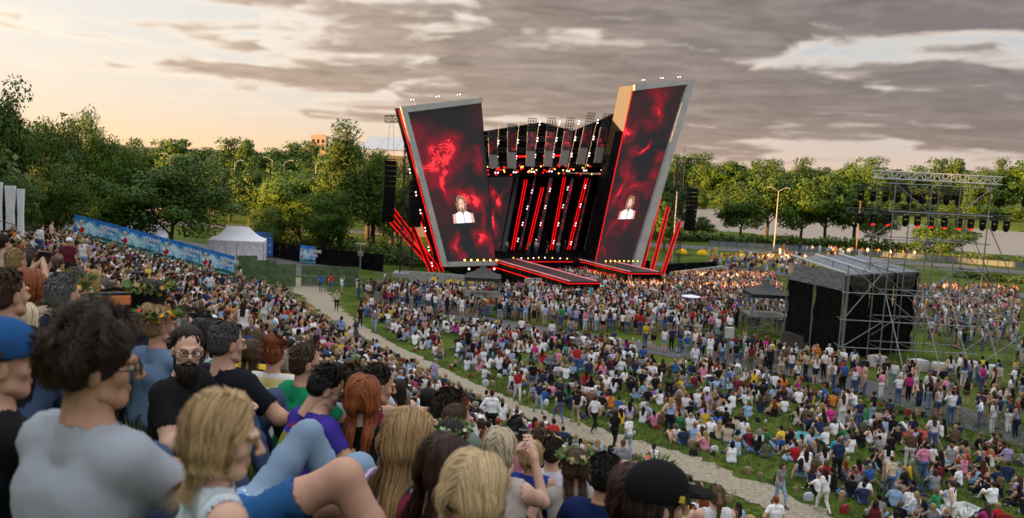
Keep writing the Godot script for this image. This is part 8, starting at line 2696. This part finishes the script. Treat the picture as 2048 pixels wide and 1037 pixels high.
	lying(lie2, Vector3(-0.98, 0, -3.05), -82.0, "person lying back in blue denim shorts, bare leg bent at the knee", "tee_shorts", Color(0.03, 0.03, 0.035), Color(0.03, 0.115, 0.29), null, dk)
	# things they hold
	var cm := MB.new()
	cm.box(Vector3.ZERO, Vector3(0.13, 0.085, 0.05)); cm.tube(Vector3(0, 0, -0.02), Vector3(0, 0, -0.10), 0.036, 0.036, 12); cm.box(Vector3(0, 0.055, 0), Vector3(0.05, 0.03, 0.04))
	solo("camera", cm.mesh(), mat("camera black", lin(0.012, 0.012, 0.013), 0.35), "dark camera held up by the streaky blond woman", "camera", Transform3D(Basis(Vector3.UP, -0.3), Vector3(0.12, -1.63, -5.24)))
	posy(Vector3(-2.90, -1.02, -5.9), "bunch of orange and green meadow flowers held by the copper-haired woman", [Color(0.7, 0.25, 0.02), Color(0.65, 0.45, 0.05)], 0.16)
	posy(Vector3(0.98, -1.95, -5.6), "bunch of red and white flowers beside the bald man", [Color(0.6, 0.08, 0.05), Color(0.7, 0.68, 0.62), Color(0.7, 0.3, 0.05)], 0.15)
	pram()
	grass_blades()

func lying(j: Dictionary, at: Vector3, yaw: float, label: String, outfit: String, top: Color, bot: Color, tm: Material, tones: Array) -> void:
	var b := on_land(at.x, at.z)
	fg_spots.append(b)
	var net := body_sdf(j, 0.012, {"no_head": true, "fingers": "", "fat": 0.86}).nets()
	var ms := dress(net, outfit, 0.008)
	var n := thing("person", label, "person", Transform3D(Basis(Vector3.UP, deg_to_rad(yaw)), b), "people sitting close to the camera")
	var sk := Color(0.47, 0.27, 0.19)
	var map: Array = OUTFITS[outfit]
	var body := [net[0].duplicate(), net[1], net[2], net[3]]
	for i in body[0].size():
		if map[net[2][i]] != 0: body[0][i] = net[0][i] - net[1][i] * 0.012
	var mb := MB.new()
	mb.use_c = true
	add_net(mb, body, Transform3D(), {1: sk})
	var ht := Transform3D(Basis(Vector3.RIGHT, 0.5), j.head)
	add_net(mb, head_net(false), ht, {1: sk, 2: Color(0.38, 0.14, 0.1), 3: tones[0]})
	part("body", mb.mesh(), vc_mat("skin of the near people", 0.52), n)
	part("shirt", ms[1], tm if tm else cloth("near top %.3f %.3f %.3f" % [top.r, top.g, top.b], top), n)
	part("trousers", ms[2], cloth("denim %.2f %.2f" % [bot.r, bot.b], bot), n)
	part("shoes", ms[3], cloth("near shoes", Color(0.05, 0.05, 0.055)), n)
	var hm := MB.new()
	hm.use_c = true
	hm.col = tones[0]
	hm.add(hair_shell("short", 0.009, -0.004))
	hm.add(strands("short", 900, 0.035, 0.005, tones, 6))
	part("hair", hm.mesh(), vc_mat("near hair", 0.42), n, ht)

func posy(at: Vector3, label: String, cols: Array, r: float) -> void:
	var rr := RandomNumberGenerator.new()
	rr.seed = int(absf(at.x * 100.0))
	var o := thing("flower_bunch", label, "flowers", T(at))
	var lf := MB.new()
	lf.use_c = true
	for i in 160:
		var d := Vector3(rr.randf_range(-1, 1), rr.randf_range(-0.3, 1), rr.randf_range(-1, 1)).normalized()
		var p := d * r * pow(rr.randf(), 0.5)
		var s := d.cross(Vector3(rr.randf_range(-1, 1), rr.randf_range(-1, 1), rr.randf_range(-1, 1))).normalized() * 0.012
		lf.col = Color(0.05, 0.10, 0.025).lerp(Color(0.14, 0.2, 0.06), rr.randf())
		lf.quad(p, p + d * 0.03 + s, p + d * 0.06, p + d * 0.03 - s)
	part("leaves", lf.mesh(), vc_mat("wreath", 0.7), o)
	for i in 14:
		var d := Vector3(rr.randf_range(-1, 1), rr.randf_range(0.1, 1), rr.randf_range(-1, 1)).normalized()
		var f := MB.new()
		f.use_c = true
		f.col = cols[i % cols.size()]
		var x := d.cross(Vector3(0.3, 0.5, 0.8)).normalized()
		var y := d.cross(x)
		for k in 6:
			var a := k * TAU / 6
			var q := (x * cos(a) + y * sin(a)) * 0.022
			var s := d.cross(q).normalized() * 0.009
			f.quad(d * r, d * r + q * 0.5 + s, d * r + q + d * 0.006, d * r + q * 0.5 - s)
		part("blossom", f.mesh(), vc_mat("wreath", 0.7), o)
	var st := MB.new()
	st.tube(Vector3.ZERO, Vector3(0, -0.22, 0.02), 0.018, 0.012, 6)
	part("stems", st.mesh(), mat("stem green", lin(0.06, 0.1, 0.03), 0.7), o)

func pram() -> void:
	var p := on_land(-3.05, -6.9)
	fg_spots.append(p)
	var o := thing("push_chair", "orange-brown push-chair hood with black rim among the seated people", "push-chair", T(p, 0.5))
	var mb := MB.new()
	for i in 11:
		for k in 9:
			var a := -0.35 + i * 0.24
			var b := (k - 4) / 4.0
			var r := 0.34 * sqrt(1.0 - 0.35 * b * b) + 0.012 * sin(i * 3.0)
			mb.vert(Vector3(b * 0.26, 0.52 + sin(a) * r, -cos(a) * r * 0.9), Vector3.UP)
	for i in 10:
		for k in 8:
			var q := i * 9 + k
			mb.tri(q, q + 1, q + 9); mb.tri(q + 1, q + 10, q + 9)
	smooth(mb, Vector3(0, 1, 0))
	part("hood", mb.mesh(), cloth("rust", Color(0.32, 0.095, 0.025)), o)
	mb = MB.new()
	var pts := []
	for i in 9:
		var a := i * PI / 8.0
		pts.append(Vector3(cos(a) * 0.28, 0.55 + sin(a) * 0.34, -0.2))
	mb.pipe(pts, 0.014, 6)
	part("rim", mb.mesh(), M.black, o)
	mb = MB.new()
	mb.box(Vector3(0, 0.40, 0.05), Vector3(0.42, 0.12, 0.6)); mb.box(Vector3(0, 0.5, 0.30), Vector3(0.4, 0.25, 0.06))
	part("seat", mb.mesh(), cloth("push-chair red", Color(0.24, 0.015, 0.02)), o)
	mb = MB.new()
	for e in [-0.24, 0.24]:
		mb.pipe([Vector3(e, 0.15, -0.4), Vector3(e, 0.42, 0.0), Vector3(e, 0.95, 0.5)], 0.013); mb.pipe([Vector3(e, 0.15, 0.4), Vector3(e, 0.42, 0.0)], 0.013)
	mb.pipe([Vector3(-0.24, 0.95, 0.5), Vector3(0.24, 0.95, 0.5)], 0.015)
	part("frame", mb.mesh(), M.dark_steel, o)
	for e in [-0.24, 0.24]:
		for z in [-0.4, 0.4]:
			mb = MB.new()
			mb.tube(Vector3(e - 0.02, 0.12, z), Vector3(e + 0.02, 0.12, z), 0.13, 0.13, 14)
			part("wheel", mb.mesh(), M.black, o)

func grass_blades() -> void:
	var tuft := MB.new()
	tuft.use_c = true
	var r := RandomNumberGenerator.new()
	r.seed = 8
	for i in 9:
		var a := r.randf() * TAU
		var p := Vector3(r.randf_range(-0.05, 0.05), 0, r.randf_range(-0.05, 0.05))
		var h := r.randf_range(0.05, 0.11)
		var d := Vector3(cos(a), 0, sin(a))
		var s := Vector3(-d.z, 0, d.x) * 0.0035
		var q := p + Vector3(0, h * 0.6, 0) + d * h * 0.2
		var t := p + Vector3(0, h, 0) + d * h * 0.55
		tuft.col = Color(0.055, 0.105, 0.018).lerp(Color(0.14, 0.17, 0.045), r.randf())
		tuft.quad(p - s, p + s, q + s * 0.8, q - s * 0.8)
		tuft.quad(q - s * 0.8, q + s * 0.8, t + s * 0.1, t - s * 0.1)
	var m := tuft.mesh()
	var spots := []
	while spots.size() < 46000:
		var d := 1.2 + pow(r.randf(), 0.7) * 52.0
		var an := r.randf_range(-0.62, 0.62)
		var x := sin(an) * d
		var z := -cos(an) * d
		if d > 14.0 and path_side(x, z) < 0.75 + r.randf() * 0.5: continue
		spots.append(Transform3D(Basis(Vector3.UP, r.randf() * TAU).scaled(Vector3.ONE * r.randf_range(0.7, 1.5) * (1.0 if d < 15.0 else 1.5)), on_land(x, z, -0.005)))
	var mm := MultiMesh.new()
	mm.transform_format = MultiMesh.TRANSFORM_3D
	mm.mesh = m
	mm.instance_count = spots.size()
	for i in spots.size(): mm.set_instance_transform(i, spots[i])
	var o := MultiMeshInstance3D.new()
	o.name = "grass"
	o.multimesh = mm
	var gm := vc_mat("grass blades", 0.6)
	gm.backlight_enabled = true
	gm.backlight = Color(0.2, 0.3, 0.06)
	o.material_override = gm
	add_child(o, true)
	tag(o, "short green grass between the seated people", "grass", "", "stuff")

func path_side(x: float, z: float) -> float:
	var best := 1e9
	for i in PATH.size() - 1:
		var a := Vector2(PATH[i][0], PATH[i][1])
		var b := Vector2(PATH[i + 1][0], PATH[i + 1][1])
		best = minf(best, Geometry2D.get_closest_point_to_segment(Vector2(x, z), a, b).distance_to(Vector2(x, z)))
	return best

func _ready() -> void:
	noise.noise_type = FastNoiseLite.TYPE_SIMPLEX; noise.frequency = 1.0; noise.seed = 5; noise.fractal_octaves = 3
	noise2.noise_type = FastNoiseLite.TYPE_SIMPLEX; noise2.frequency = 1.0; noise2.seed = 9; noise2.fractal_octaves = 3
	rng.seed = 77
	M.weave = bump_tex(0.15, 4, 256)
	M.heather = noise_tex([Color(0.80, 0.80, 0.80), Color(0.93, 0.93, 0.93), Color(1, 1, 1)], 0.35, 3, 19, 256)
	make_camera_and_light()
	make_ground()
	make_trees()
	make_stage()
	make_platform()
	make_site()
	make_blankets()
	make_front()
	make_crowd()
